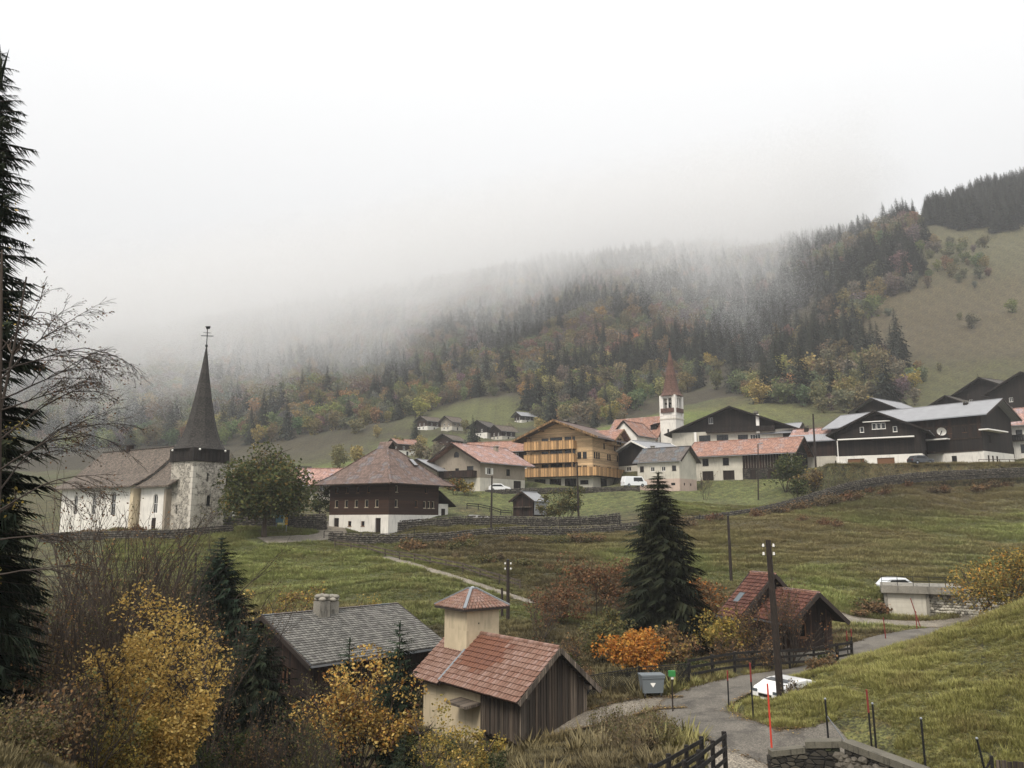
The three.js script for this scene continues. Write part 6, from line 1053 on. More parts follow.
// --- big trees close by
place(conifer, 'spruce_tree', 'tall dark spruce with hanging branches on the steep bank', 'tree', 2, 50, 19, 150, { whorls: 96, per: 10, twigs: 22, tw: 0.45, droop: 0.28, ragged: 0.7, power: 0.52, axis: 1, seed: 11 });
place(conifer, 'spruce_tree', 'shorter black spruce crowding under the tall hanging spruce', 'tree', 4, 400, 23, 150, { whorls: 56, per: 9, twigs: 20, tw: 0.6, droop: 0.38, ragged: 0.45, power: 0.7, axis: 1, seed: 12 });
{ // a bare larch or birch reaching out past the spruce
  const p = at(-8, 640, 17.5); p.y = Hgt(p.x, p.z); reseed(19); const tr = new GB(), cr = new GB(), ends = [];
  const top = at(2, 250, 17.5).sub(p); tr.tube([V(0, -0.5, 0), top.clone().multiplyScalar(0.5).add(V(0.1, 0, 0)), top], [0.13, 0.09, 0.02], 7, PAL.twig[0]);
  const O = { kids: 6, ratio: 0.46, fork: 0.5, wiggle: 0.1, lift: 0.0, kidLift: -0.02, sag: 0.1, rmin: 0.0035, bark: [[0.035, 0.027, 0.022], [0.045, 0.034, 0.027]] };
  for (const [x0, y0, x1, y1, dz] of [[0, 372, 122, 320, 0.3], [0, 380, 88, 305, 0.7], [2, 410, 104, 372, -0.3], [0, 352, 60, 290, 0.2], [0, 400, 118, 345, 0.5], [0, 470, 116, 396, 0.2], [0, 510, 112, 452, 0.6], [-2, 540, 90, 520, -0.2], [0, 440, 90, 350, -0.5], [-4, 575, 100, 560, 0.4], [0, 490, 70, 400, -0.4]]) {
    const a = at(x0, y0, 17.5), b = at(x1, y1, 17.5 - dz), d = b.clone().sub(a); limb(tr, a.sub(p), d.clone().normalize().add(V(0, 0.03, 0)).normalize(), d.length() * 0.66, 0.022, 3, O, ends); }
  for (let k = 0; k < 1800; k++) { const [q] = choose(ends), a = unit(), b = unit().cross(a).normalize(), s = 0.035 + rnd() * 0.035; cr.leaf(q.x + gauss() * 0.08, q.y + gauss() * 0.08 - 0.03, q.z + gauss() * 0.08, a.x, a.y, a.z, b.x, b.y, b.z, s, s * 0.6, vary(choose(PAL.rust), 0.3).map((v) => v * 0.7)); }
  plant('bare_tree', 'nearly bare tree stretching thin drooping twigs out of the spruce', 'tree', { trunk: tr.build(), crown: cr.build() }, p, { crownName: 'foliage' });
}
place(leafy, 'birch_spray', 'sparse yellow leaved sapling growing up through the tall spruce', 'tree', 14, 168, 18, 74, { leaves: 240, size: 0.07, pal: PAL.lemon, low: 0.55, clump: 0.16, lobes: 10, seed: 61, trunk: 0.06 });
place(leafy, 'yellow_maple', 'golden yellow tree in full autumn leaf beside the young firs', 'tree', 165, 588, 24, 150, { leaves: 19000, size: 0.085, pal: PAL.yellow, low: 0.12, clump: 0.15, lobes: 60, stems: 3, seed: 21, limbs: 12, depth: 3 });
place(leafy, 'yellow_shrub', 'low yellow green shrub growing under the golden tree', 'shrub', 118, 700, 22, 100, { leaves: 5000, size: 0.075, pal: PAL.lemon, low: 0.05, clump: 0.18, stems: 5, seed: 22 }, { shrub: true });
place(leafy, 'yellow_cherry', 'orange yellow shrub before the grey shingle roof', 'shrub', 356, 640, 33, 138, { leaves: 12500, size: 0.115, pal: [...PAL.yellow, PAL.orange[1], PAL.rust[0]], low: 0.1, clump: 0.15, lobes: 34, stems: 5, seed: 23, limbs: 14, depth: 3 }, { shrub: true });
place(leafy, 'yellow_sapling', 'slender olive yellow sapling against the cream barn wall', 'tree', 440, 682, 31, 66, { leaves: 3600, size: 0.09, pal: PAL.lemon, low: 0.1, clump: 0.16, lobes: 22, stems: 2, seed: 24 });
place(leafy, 'yellow_sapling', 'golden tuft of leaves low beside the barn corner', 'tree', 458, 738, 30, 40, { leaves: 900, size: 0.1, pal: PAL.yellow, low: 0.1, clump: 0.2, lobes: 10, stems: 2, seed: 25 });
place(conifer, 'young_fir', 'young blue green fir at the edge of the church meadow', 'tree', 222, 536, 41, 118, { whorls: 46, per: 11, twigs: 20, pal: PAL.fir, tw: 0.75, droop: 0.2, ragged: 0.35, axis: 1, seed: 31, power: 0.72 });
place(conifer, 'young_fir', 'dark bushy fir standing between golden tree and shingle roof', 'tree', 258, 622, 36, 120, { whorls: 40, per: 10, twigs: 16, pal: PAL.spruce, tw: 0.6, droop: 0.25, ragged: 0.4, axis: 1, seed: 32, power: 0.7 });
place(conifer, 'young_fir', 'little fir tip poking up before the shingle roof edge', 'tree', 400, 620, 33.5, 60, { whorls: 26, per: 8, twigs: 10, pal: PAL.fir, tw: 0.9, droop: 0.1, seed: 33, power: 0.5 });
place(conifer, 'young_fir', 'small dark fir rising among the orange yellow shrub', 'tree', 350, 636, 35, 50, { whorls: 24, per: 8, twigs: 9, pal: PAL.fir, tw: 0.9, droop: 0.1, seed: 34, power: 0.5 });
place(conifer, 'young_fir', 'low dark fir under the orange yellow shrub', 'tree', 405, 725, 30, 66, { whorls: 22, per: 8, twigs: 9, pal: PAL.spruce, tw: 0.6, droop: 0.2, seed: 35 });
place(conifer, 'spruce_tree', 'dense dark spruce standing alone beside the hairpin road', 'tree', 658, 471, 58, 92, { whorls: 56, per: 11, twigs: 16, tw: 0.7, pal: [[0.02, 0.024, 0.014], [0.028, 0.031, 0.017], [0.015, 0.018, 0.011]], droop: 0.34, ragged: 0.45, power: 0.58, axis: 1, seed: 36, start: 0.03 });
place(leafy, 'linden_tree', 'round olive linden tree with bronze top at the lane wall', 'tree', 268, 452, 106, 84, { leaves: 22000, size: 0.4, pal: [...PAL.linden, ...PAL.green], low: 0.02, clump: 0.24, lobes: 80, fill: 0.5, rough: 0.05, seed: 41, trunk: 0.34, depth: 3 });
place(leafy, 'small_tree', 'small dark leaved tree beside the farmhouse corner', 'tree', 320, 480, 119, 32, { leaves: 1300, size: 0.3, pal: PAL.green, low: 0.3, clump: 0.2, lobes: 18, seed: 42 });

// --- shrubs along the valley bottom
const sh = (make, label, px, py, d, w, o = {}) => place(make, make === bare ? 'bare_shrub' : 'shrub', label, 'shrub', px, py, d, w, o, { shrub: true, crownName: make === bare ? 'foliage' : 'crown', group: o.group });
sh(leafy, 'orange leaved shrub glowing behind the waste container', 630, 630, 49, 76, { leaves: 4600, size: 0.17, pal: PAL.orange, low: 0.1, clump: 0.15, lobes: 26, stems: 5, seed: 51 });
sh(leafy, 'brown gold shrub at the foot of the lone spruce', 660, 628, 52, 60, { leaves: 2400, size: 0.17, pal: [...PAL.russet, PAL.yellow[3]], low: 0.1, stems: 5, seed: 52, clump: 0.17 });
sh(leafy, 'tall yellow green shrub between lone spruce and cottage', 714, 610, 55, 64, { leaves: 3400, size: 0.17, pal: PAL.lemon, low: 0.12, stems: 4, seed: 53, clump: 0.17, lobes: 24 });
sh(leafy, 'rusty brown shrub on the slope behind the lone spruce', 596, 556, 70, 92, { leaves: 4200, size: 0.2, pal: [...PAL.rust, PAL.russet[0]], low: 0.08, stems: 5, seed: 54, clump: 0.16, lobes: 26 });
sh(leafy, 'dull rust shrub above the olive bush behind the barn', 556, 590, 66, 70, { leaves: 3000, size: 0.18, pal: PAL.rust, low: 0.08, stems: 5, seed: 55 });
sh(leafy, 'olive green bush behind the plank barn gable', 600, 618, 54, 74, { leaves: 3600, size: 0.17, pal: PAL.olive, low: 0.05, stems: 6, seed: 56, clump: 0.18 });
sh(leafy, 'bronze shrub on the pasture side of the lone spruce', 700, 574, 67, 60, { leaves: 2600, size: 0.2, pal: [...PAL.russet, PAL.orange[2]], low: 0.1, stems: 5, seed: 57 });
sh(bare, 'thin red brown shrub hiding the cottage wall', 752, 606, 54, 76, { stems: 9, leaves: 1100, size: 0.13, pal: PAL.rust, seed: 58 });
sh(bare, 'twiggy reddish shrub below the cottage roof', 786, 604, 53, 64, { stems: 9, leaves: 900, size: 0.13, pal: PAL.rust, seed: 59 });
sh(leafy, 'clipped green bush by the cottage corner', 823, 650, 54, 22, { leaves: 900, size: 0.12, pal: PAL.green, low: 0, stems: 4, seed: 60, clump: 0.3 });
sh(leafy, 'amber bush on the bank beside the rubble wall', 990, 548, 70, 104, { leaves: 9500, size: 0.19, pal: [...PAL.lemon, PAL.orange[1], PAL.olive[1], PAL.olive[0]], low: 0, stems: 6, seed: 62, clump: 0.17, lobes: 32 });
sh(leafy, 'second amber bush beyond the crest of the mound', 1040, 558, 68, 80, { leaves: 3200, size: 0.2, pal: [...PAL.lemon, ...PAL.olive], low: 0, stems: 6, seed: 63 });
sh(leafy, 'heap of brown leaves beside the white car', 822, 674, 45.6, 42, { leaves: 1500, size: 0.13, pal: [...PAL.russet, ...PAL.dry], low: 0, stems: 4, seed: 64, clump: 0.2, flat: 0.6 });
sh(bare, 'thin scrub in front of the white car', 794, 684, 40.6, 36, { stems: 12, leaves: 500, size: 0.09, pal: PAL.dry, seed: 65 });
sh(leafy, 'yellow tinged shrub behind the shingle roof ridge', 292, 574, 63, 56, { leaves: 1900, size: 0.17, pal: [...PAL.lemon, ...PAL.russet], low: 0.1, stems: 5, seed: 66 });
sh(leafy, 'small gold shrub on the meadow above the chimneys', 368, 584, 62, 36, { leaves: 1100, size: 0.16, pal: PAL.lemon, low: 0.1, stems: 4, seed: 67 });
sh(leafy, 'golden shrub peeping out beside the young fir', 246, 578, 50, 44, { leaves: 1200, size: 0.16, pal: PAL.yellow, low: 0.2, stems: 4, seed: 68 });
sh(leafy, 'rounded green bush on the lawn before the longhouse', 784, 452, 150, 48, { leaves: 2200, size: 0.42, pal: PAL.green, low: 0, stems: 5, seed: 69, clump: 0.2 });
sh(leafy, 'straw coloured shrub at the lawn corner above the long wall', 812, 470, 144, 42, { leaves: 1700, size: 0.36, pal: [...PAL.dry, PAL.yellow[3]], low: 0, stems: 6, seed: 70 });
sh(leafy, 'dark green shrub next to the straw coloured shrub', 797, 474, 142, 22, { leaves: 900, size: 0.34, pal: PAL.green, low: 0, stems: 4, seed: 71 });
sh(leafy, 'tall loose shrub beside the small plank hut', 566, 482, 126, 34, { leaves: 1700, size: 0.3, pal: [...PAL.olive, ...PAL.green], low: 0.05, stems: 5, seed: 72 });
sh(leafy, 'grey green shrub at the hut gravel bed', 548, 492, 125, 26, { leaves: 1100, size: 0.3, pal: PAL.olive, low: 0, stems: 5, seed: 73 });
sh(leafy, 'orange and green garden bush below the grey rendered house', 455, 478, 146, 22, { leaves: 900, size: 0.34, pal: [...PAL.olive, PAL.orange[2]], low: 0, stems: 4, seed: 74 });
sh(leafy, 'small garden bush with pale tips by the rendered house', 467, 480, 146, 16, { leaves: 700, size: 0.32, pal: PAL.lemon, low: 0, stems: 4, seed: 75 });
sh(bare, 'thin bare sapling on the lawn by the pale flats', 704, 478, 148, 18, { stems: 4, depth: 2, leaves: 60, size: 0.2, seed: 76, rmin: 0.02 });
sh(bare, 'bare shrub standing against the white farm basement', 864, 460, 143, 12, { stems: 6, depth: 2, leaves: 160, size: 0.2, pal: PAL.olive, seed: 77, rmin: 0.02 });
sh(leafy, 'dark green brown bush hiding the foot of the cream barn wall', 424, 706, 33, 60, { leaves: 2600, size: 0.09, pal: [...PAL.green, PAL.olive[0], PAL.lemon[2]], low: 0.05, stems: 6, seed: 82, clump: 0.2 });
sh(leafy, 'dark olive thicket bush under the bare tree', 60, 610, 26, 90, { leaves: 3000, size: 0.08, pal: [...PAL.green, ...PAL.rust], low: 0.05, stems: 6, seed: 78, clump: 0.2 });
sh(leafy, 'dull brown leafy bush between bare thicket and golden tree', 110, 660, 26, 80, { leaves: 2600, size: 0.08, pal: [...PAL.russet, ...PAL.olive], low: 0.05, stems: 6, seed: 79, clump: 0.2 });
sh(leafy, 'dark bush in the hollow between golden tree and shingle roof', 278, 700, 31, 80, { leaves: 2800, size: 0.09, pal: [...PAL.green, PAL.rust[2]], low: 0.05, stems: 6, seed: 80, clump: 0.2 });
sh(leafy, 'mossy brown bush on the bank edge under the spruces', 26, 712, 15, 110, { leaves: 3600, size: 0.05, pal: [...PAL.dry, ...PAL.olive], low: 0, stems: 6, seed: 81, clump: 0.2 });
{ const L = 'dense dark undergrowth bush filling the lower valley', G = 'dark undergrowth in the lower valley'; [[70, 585, 33, 80], [110, 575, 37, 70], [150, 590, 37, 70], [190, 610, 35, 60], [40, 660, 21, 70], [210, 690, 28, 60], [300, 720, 29, 60], [330, 735, 27, 60], [480, 742, 34, 50], [560, 660, 51, 50], [530, 640, 55, 44], [690, 668, 50, 44], [240, 600, 45, 50], [300, 610, 55, 46]].forEach(([px, py, d, w], i) => sh(leafy, L, px, py, d, w, { leaves: 1900, size: d < 40 ? 0.085 : 0.14, pal: [[...PAL.green, PAL.rust[2]], [PAL.rust[2], PAL.rust[0], PAL.green[2]], [...PAL.green]][i % 3].map((c) => c.map((v) => v * 0.8)), low: 0.05, stems: 6, seed: 330 + i, clump: 0.19, group: G })); }
// thickets of thin brown stems in the lower left valley
{ const L = 'leafless brown thicket shrub in the valley below the churchyard', G = 'bare thicket in the lower valley';
  [[66, 560, 30, 70], [96, 548, 34, 80], [128, 556, 36, 80], [160, 560, 40, 90], [190, 590, 38, 70], [84, 610, 27, 80], [116, 640, 28, 70], [60, 650, 24, 70], [150, 600, 44, 90], [104, 590, 42, 90], [72, 596, 40, 90], [210, 640, 33, 50], [40, 620, 27, 60], [138, 570, 30, 60], [176, 575, 50, 90], [290, 690, 36, 60], [270, 730, 28, 60], [240, 720, 30, 60], [310, 735, 27, 60], [60, 700, 19, 70], [30, 690, 17, 50], [90, 690, 20, 60]].forEach(([px, py, d, w], i) => sh(bare, L, px, py, d, w, { stems: 8, leaves: 500 + (i % 4) * 300, size: 0.085, pal: i % 3 ? PAL.russet : PAL.olive, seed: 200 + i, group: G })); }
{ const L = 'brown leafless scrub on the bank behind the plank barn', G = 'scrub behind the barn';
  [[540, 600, 60, 60], [570, 640, 52, 60], [545, 640, 55, 50], [620, 600, 62, 60], [585, 668, 48, 50], [470, 605, 70, 40], [680, 640, 53, 46], [725, 640, 52, 50], [700, 662, 49, 50], [640, 590, 66, 60], [760, 640, 51, 50]].forEach(([px, py, d, w], i) => sh(bare, L, px, py, d, w, { stems: 8, leaves: 500, size: 0.13, pal: [PAL.rust, PAL.russet, PAL.olive][i % 3], seed: 240 + i, group: G })); }
{ const L = 'low dry weed clump on the verge between barn and hairpin', G = 'weeds on the verge';
  reseed(900); const q = []; for (let i = 0; i < 26; i++) q.push([596 + rnd() * 90, 722 + rnd() * 34]);
  const q2 = []; for (let i = 0; i < 14; i++) q2.push([838 + rnd() * 60, 724 + rnd() * 26]);
  q2.forEach(([px, py], i) => { const g = ground(px, py); if (!g || wayDist(g.x, g.z) < 0.2) return; plant('weed_clump', 'low weedy tuft between parapet wall and mound', 'weeds', bare(280 + i % 4, 0.4 + (i % 3) * 0.12, 0.4, { stems: 12, depth: 1, leaves: 160, size: 0.08, pal: i % 2 ? PAL.olive : PAL.dry, bark: PAL.dry, rmin: 0.004 }), g, { shrub: true, crownName: 'foliage', group: 'weeds behind the parapet' }); });
  q.forEach(([px, py], i) => { const g = ground(px, py); if (!g || wayDist(g.x, g.z) < 0.3) return; plant('weed_clump', L, 'weeds', bare(260 + i % 5, 0.8 + (i % 3) * 0.25, 0.5, { stems: 10, depth: 1, leaves: 130, size: 0.09, pal: i % 2 ? PAL.dry : PAL.olive, bark: PAL.dry, rmin: 0.004 }), g, { shrub: true, crownName: 'foliage', group: G }); }); }
// dry scrub along the stone walls and on the terrace banks
{ const L = 'dry brown scrub bush along the long stone wall', G = 'scrub along the stone walls', lib = [0, 1, 2, 3].map((k) => leafy(300 + k, 1, 0.8, { leaves: 420, size: 0.16, pal: [PAL.dry, PAL.russet, PAL.olive, PAL.rust][k], low: 0, stems: 6, limbs: 6, clump: 0.3, rough: 0.5 }));
  reseed(310); const line = (pts, n, jy, s0, s1, label, ks) => { for (let i = 0; i < n; i++) { const t = rnd() * (pts.length - 1), k = Math.min(pts.length - 2, Math.floor(t)), f = t - k, px = lerp(pts[k][0], pts[k + 1][0], f), py = lerp(pts[k][1], pts[k + 1][1], f) + (rnd() - 0.3) * jy, d = lerp(pts[k][2], pts[k + 1][2], f) - rnd() * jy * 0.25, p = onGround(px, py, d); const g = lib[choose(ks)]; plant('scrub_bush', label, 'bush', g, p, { shrub: true, scale: rr(s0, s1), wide: rr(1, 1.6), turn: rnd() * 6, group: label }); } };
  line([[640, 532, 115], [700, 523, 121], [760, 513, 127], [810, 502, 132], [850, 495, 135], [910, 486, 137], [980, 477, 139], [1024, 470, 140]], 46, 10, 0.7, 1.6, L, [0, 0, 1, 3]);
  line([[400, 545, 106], [450, 545, 106], [500, 545, 105], [560, 540, 108], [600, 538, 110]], 30, 12, 0.7, 1.5, 'overgrown bush on the terrace bank under the lower stone wall', [2, 2, 1, 0]);
  line([[440, 558, 98], [500, 565, 94], [560, 572, 90], [600, 580, 86]], 16, 10, 0.5, 1.1, 'low bush on the rough slope above the footpath fence', [2, 1, 0]);
  line([[820, 525, 116], [840, 530, 114], [800, 518, 119]], 7, 6, 0.6, 1.3, 'dark bramble patch in the middle of the pasture', [1, 3]);
  line([[860, 608, 77], [880, 600, 78], [850, 612, 75]], 8, 8, 0.7, 1.3, 'bramble heap on the bank beside the garage', [1, 3, 2]);
  line([[40, 536, 112], [100, 535, 111], [150, 534, 109]], 10, 6, 0.7, 1.4, 'leafless bush along the churchyard wall', [1, 3]);
}

// ---------------------------------------------------------------- woods on the hillside
{
  const cg = [0, 1, 2].map((k) => conifer(400 + k, 1, [0.24, 0.21, 0.27][k], { whorls: 26, per: 9, twigs: 3, tw: 2.2, ragged: 0.4, droop: 0.5, power: 0.8, pal: [[0.048, 0.055, 0.04], [0.06, 0.066, 0.046], [0.04, 0.048, 0.036]] }));
  const neutral = [[1, 1, 1], [0.8, 0.82, 0.8], [1.15, 1.1, 1], [0.92, 0.95, 0.9]];
  const lg = [0, 1, 2].map((k) => leafy(420 + k, 1, [0.42, 0.48, 0.36][k], { leaves: 950, size: 0.075, pal: neutral, low: 0.1, clump: 0.17, lobes: 26, trunk: 0.02, limbs: 6, depth: 1, rough: 0.5 }));
  const tint = { oliv: [0.2, 0.18, 0.085], yell: [0.33, 0.27, 0.11], brow: [0.22, 0.18, 0.12], rust: [0.245, 0.185, 0.115], bare: [0.19, 0.165, 0.125], gree: [0.13, 0.14, 0.07], gold: [0.36, 0.24, 0.09] };
  const bottom = [[0, 452], [100, 452], [200, 452], [260, 448], [330, 436], [380, 426], [420, 416], [450, 404], [520, 402], [545, 424], [610, 424], [640, 408], [670, 396], [720, 393], [760, 402], [800, 412], [850, 416], [880, 410], [910, 400], [930, 372], [1060, 366]];
  const lim = (px) => { for (let k = 0; k < bottom.length - 1; k++) if (px <= bottom[k + 1][0]) return lerp(bottom[k][1], bottom[k + 1][1], clamp((px - bottom[k][0]) / (bottom[k + 1][0] - bottom[k][0]), 0, 1)); return 366; };
  const inside = (poly, x, y) => { let r = false; for (let i = 0, j = poly.length - 1; i < poly.length; j = i++) { const [a, b] = poly[i], [c, d] = poly[j]; if ((b > y) !== (d > y) && x < (c - a) * (y - b) / (d - b) + a) r = !r; } return r; };
  const open = [[1100, 228], [1000, 236], [992, 250], [990, 282], [918, 290], [884, 306], [852, 336], [846, 352], [935, 352], [1100, 350]], crest = [[926, 233], [1100, 222], [1100, 200], [930, 205]];
  const trees = []; reseed(555);
  const N = 26000;
  for (let i = 0; i < N; i++) {
    const ang = lerp(-0.72, 0.78, rnd()), d = Math.sqrt(lerp(230 ** 2, 1000 ** 2, rnd())), x = ang * d, z = -d, y = H0(x, d), [px, py] = toPixel(V(x, y, z));
    if (px < -160 || px > 1180) continue;
    if (py > lim(px) + (fbm(x / 12, z / 12) - 0.5) * 14) continue;
    const n = fbm(x / 60 + 9, z / 60, 3), n2 = rnd(), inOpen = inside(open, px, py), top = inside(crest, px, py) || (px > 926 && py < 232);
    if (inOpen && n2 > (py > 300 && fbm(x / 16, z / 16) > 0.58 ? 0.09 : 0.012)) continue;
    if (px > 820 && px < 926 && py < 250 && n2 > 0.5) continue;
    if (px > 700 && fbm(x / 38 + 20, z / 38, 2) < 0.36) continue;
    if (!inOpen && !top && d > 600 && rnd() < 0.35) continue;
    let kind, h, col = null; const right = sstep(640, 860, px), edge = (lim(px) - py) < 26;
    const bushy = px > 915 && !top; if (px > 920 && py > 228 && py < 242 && !top) continue;
    const pc = edge || bushy ? 0.05 : clamp(0.06 + right * 0.2 + (n - 0.5) * 3.2 + (py < 300 && px > 780 ? 0.3 : 0), 0.02, 0.9);
    if (top || (!inOpen && rnd() < pc)) { kind = 'c'; h = rr(15, 27) * (top ? 0.95 : 1); }
    else {
      kind = 'l'; h = rr(9, 17) * (edge ? 0.72 : 1) * (inOpen ? 0.5 : bushy ? 0.6 : 1); const w = rnd();
      const c = bushy || inOpen ? (w < 0.5 ? 'oliv' : w < 0.8 ? 'bare' : w < 0.9 ? 'brow' : 'gree') : edge ? (w < 0.55 ? 'oliv' : w < 0.72 ? 'yell' : w < 0.86 ? 'bare' : 'gree') : py > 370 ? (w < 0.42 ? 'oliv' : w < 0.6 ? 'bare' : w < 0.72 ? 'yell' : w < 0.86 ? 'brow' : 'gree') : (w < 0.34 ? 'brow' : w < 0.56 ? 'rust' : w < 0.76 ? 'bare' : w < 0.86 ? 'oliv' : w < 0.885 ? 'gold' : 'brow');
      col = tint[c].map((v) => v * rr(0.75, 1.25)); if (c === 'gold' && rnd() < 0.4) col = [0.42, 0.26, 0.07];
    }
    trees.push({ kind, x, z, d, h, col, px, py, v: Math.floor(rnd() * 3), turn: rnd() * 6.28, wide: rr(0.85, 1.25), size: h / d, inOpen, top, edge });
  }
  // thin out by spacing
  const grid = new Map(), keep = []; trees.sort((a, b) => b.size - a.size);
  for (const t of trees) { const R = t.kind === 'c' ? 5.2 : 5.6, kx = Math.floor(t.x / 6), kz = Math.floor(t.z / 6); let ok = true; for (let i = -1; i <= 1 && ok; i++) for (let j = -1; j <= 1 && ok; j++) for (const q of grid.get(`${kx + i},${kz + j}`) ?? []) if ((q.x - t.x) ** 2 + (q.z - t.z) ** 2 < R * R * (t.top ? 0.6 : 1)) { ok = false; break; } if (!ok) continue; const k = `${kx},${kz}`; if (!grid.has(k)) grid.set(k, []); grid.get(k).push(t); keep.push(t); }
  const inView = (t) => t.px > -10 && t.px < 1034; const vis = keep.filter(inView), single = [...vis.filter((t) => t.kind === 'c').slice(0, 140), ...vis.filter((t) => t.kind === 'l').slice(0, 150)], rest = keep.filter((t) => !single.includes(t));
  const mats = new Map(), leafOf = (c) => { const q = c.map((v) => Math.round(v * 120) / 120 + 0.002), k = q.join(); if (!mats.has(k)) { const m = leafMat.clone(); m.color.setRGB(...q); mats.set(k, m); } return mats.get(k); };
  const G = { c: 'dark conifers at the front of the hillside wood', l: 'autumn trees along the lower edge of the hillside wood', o: 'scattered trees on the open brown slope' };
  for (const t of single) {
    const p = V(t.x, Hgt(t.x, t.z) - 0.3, t.z), o = t.inOpen;
    if (t.kind === 'c') plant('hillside_conifer', 'dark pointed conifer at the front of the hillside wood', 'tree', cg[t.v], p, { scale: t.h, wide: t.wide, turn: t.turn, mat: needleMat, group: G.c });
    else plant('hillside_tree', o ? 'lone small tree scattered on the open brown slope' : t.col[0] > 0.29 ? 'bright golden tree at the lower edge of the hillside wood' : t.col[0] > t.col[1] * 1.3 ? 'russet brown tree at the lower edge of the hillside wood' : 'muted olive tree at the lower edge of the hillside wood', 'tree', lg[t.v], p, { scale: t.h, wide: t.wide, turn: t.turn, mat: leafOf(t.col), group: o ? G.o : G.l });
  }
  const m4 = new THREE.Matrix4(), qn = new THREE.Quaternion(), put = (name, label, list, geo, material, tinted) => { if (!list.length) return; const im = new THREE.InstancedMesh(geo, material, list.length); im.name = numbered(name); im.castShadow = im.receiveShadow = true; list.forEach((t, i) => { qn.setFromAxisAngle(V(0, 1, 0), t.turn); m4.compose(V(t.x, Hgt(t.x, t.z) - 0.3, t.z), qn, V(t.h * t.wide, t.h, t.h * t.wide)); im.setMatrixAt(i, m4); if (tinted) im.setColorAt(i, new THREE.Color().setRGB(...t.col)); }); scene.add(im); tag(im, label, 'wood', null, 'stuff'); };
  const whole = (g) => { const a = g.trunk.clone(), c = g.crown.clone(); return mergeGeometries([a, c]); };
  for (let v = 0; v < 3; v++) {
    put('conifer_wood', ['dark conifer wood covering the upper hillside', 'slender conifers mixed through the hillside wood', 'broad conifers standing deep in the hillside wood'][v], rest.filter((t) => t.kind === 'c' && t.v === v), whole(cg[v]), needleMat, false);
    put('autumn_wood', ['brown and olive autumn wood spread over the hillside', 'wide crowned autumn trees massed on the hillside', 'narrow autumn trees massed high on the hillside'][v], rest.filter((t) => t.kind === 'l' && t.v === v), whole(lg[v]), leafMat, true);
  }
  // trees and hedges among the hillside houses
  reseed(640); const sp = [[395, 452, 300], [418, 447, 310], [470, 446, 300], [440, 456, 280], [512, 436, 340], [468, 430, 360], [540, 432, 340], [610, 424, 330], [232, 466, 300], [262, 462, 300], [342, 470, 240], [360, 462, 260], [416, 440, 350], [432, 470, 210], [420, 468, 220], [340, 455, 330], [375, 440, 380], [595, 424, 350], [575, 424, 360], [625, 420, 330], [240, 480, 230], [870, 412, 280], [980, 398, 300], [915, 402, 300]];
  sp.forEach(([px, py, d], i) => { const p = onGround(px + rr(-4, 4), py, d), con = i % 5 === 2, h = con ? rr(9, 14) : rr(5, 9); plant(con ? 'garden_conifer' : 'garden_tree', con ? 'dark conifer among the hillside houses' : 'small olive tree among the hillside houses', 'tree', con ? cg[i % 3] : lg[i % 3], p, { scale: h, turn: rnd() * 6, mat: con ? needleMat : leafOf([tint.oliv, tint.yell, tint.gree, tint.bare, tint.brow][i % 5]), group: con ? 'conifers among the hillside houses' : 'small trees among the hillside houses' }); });
}

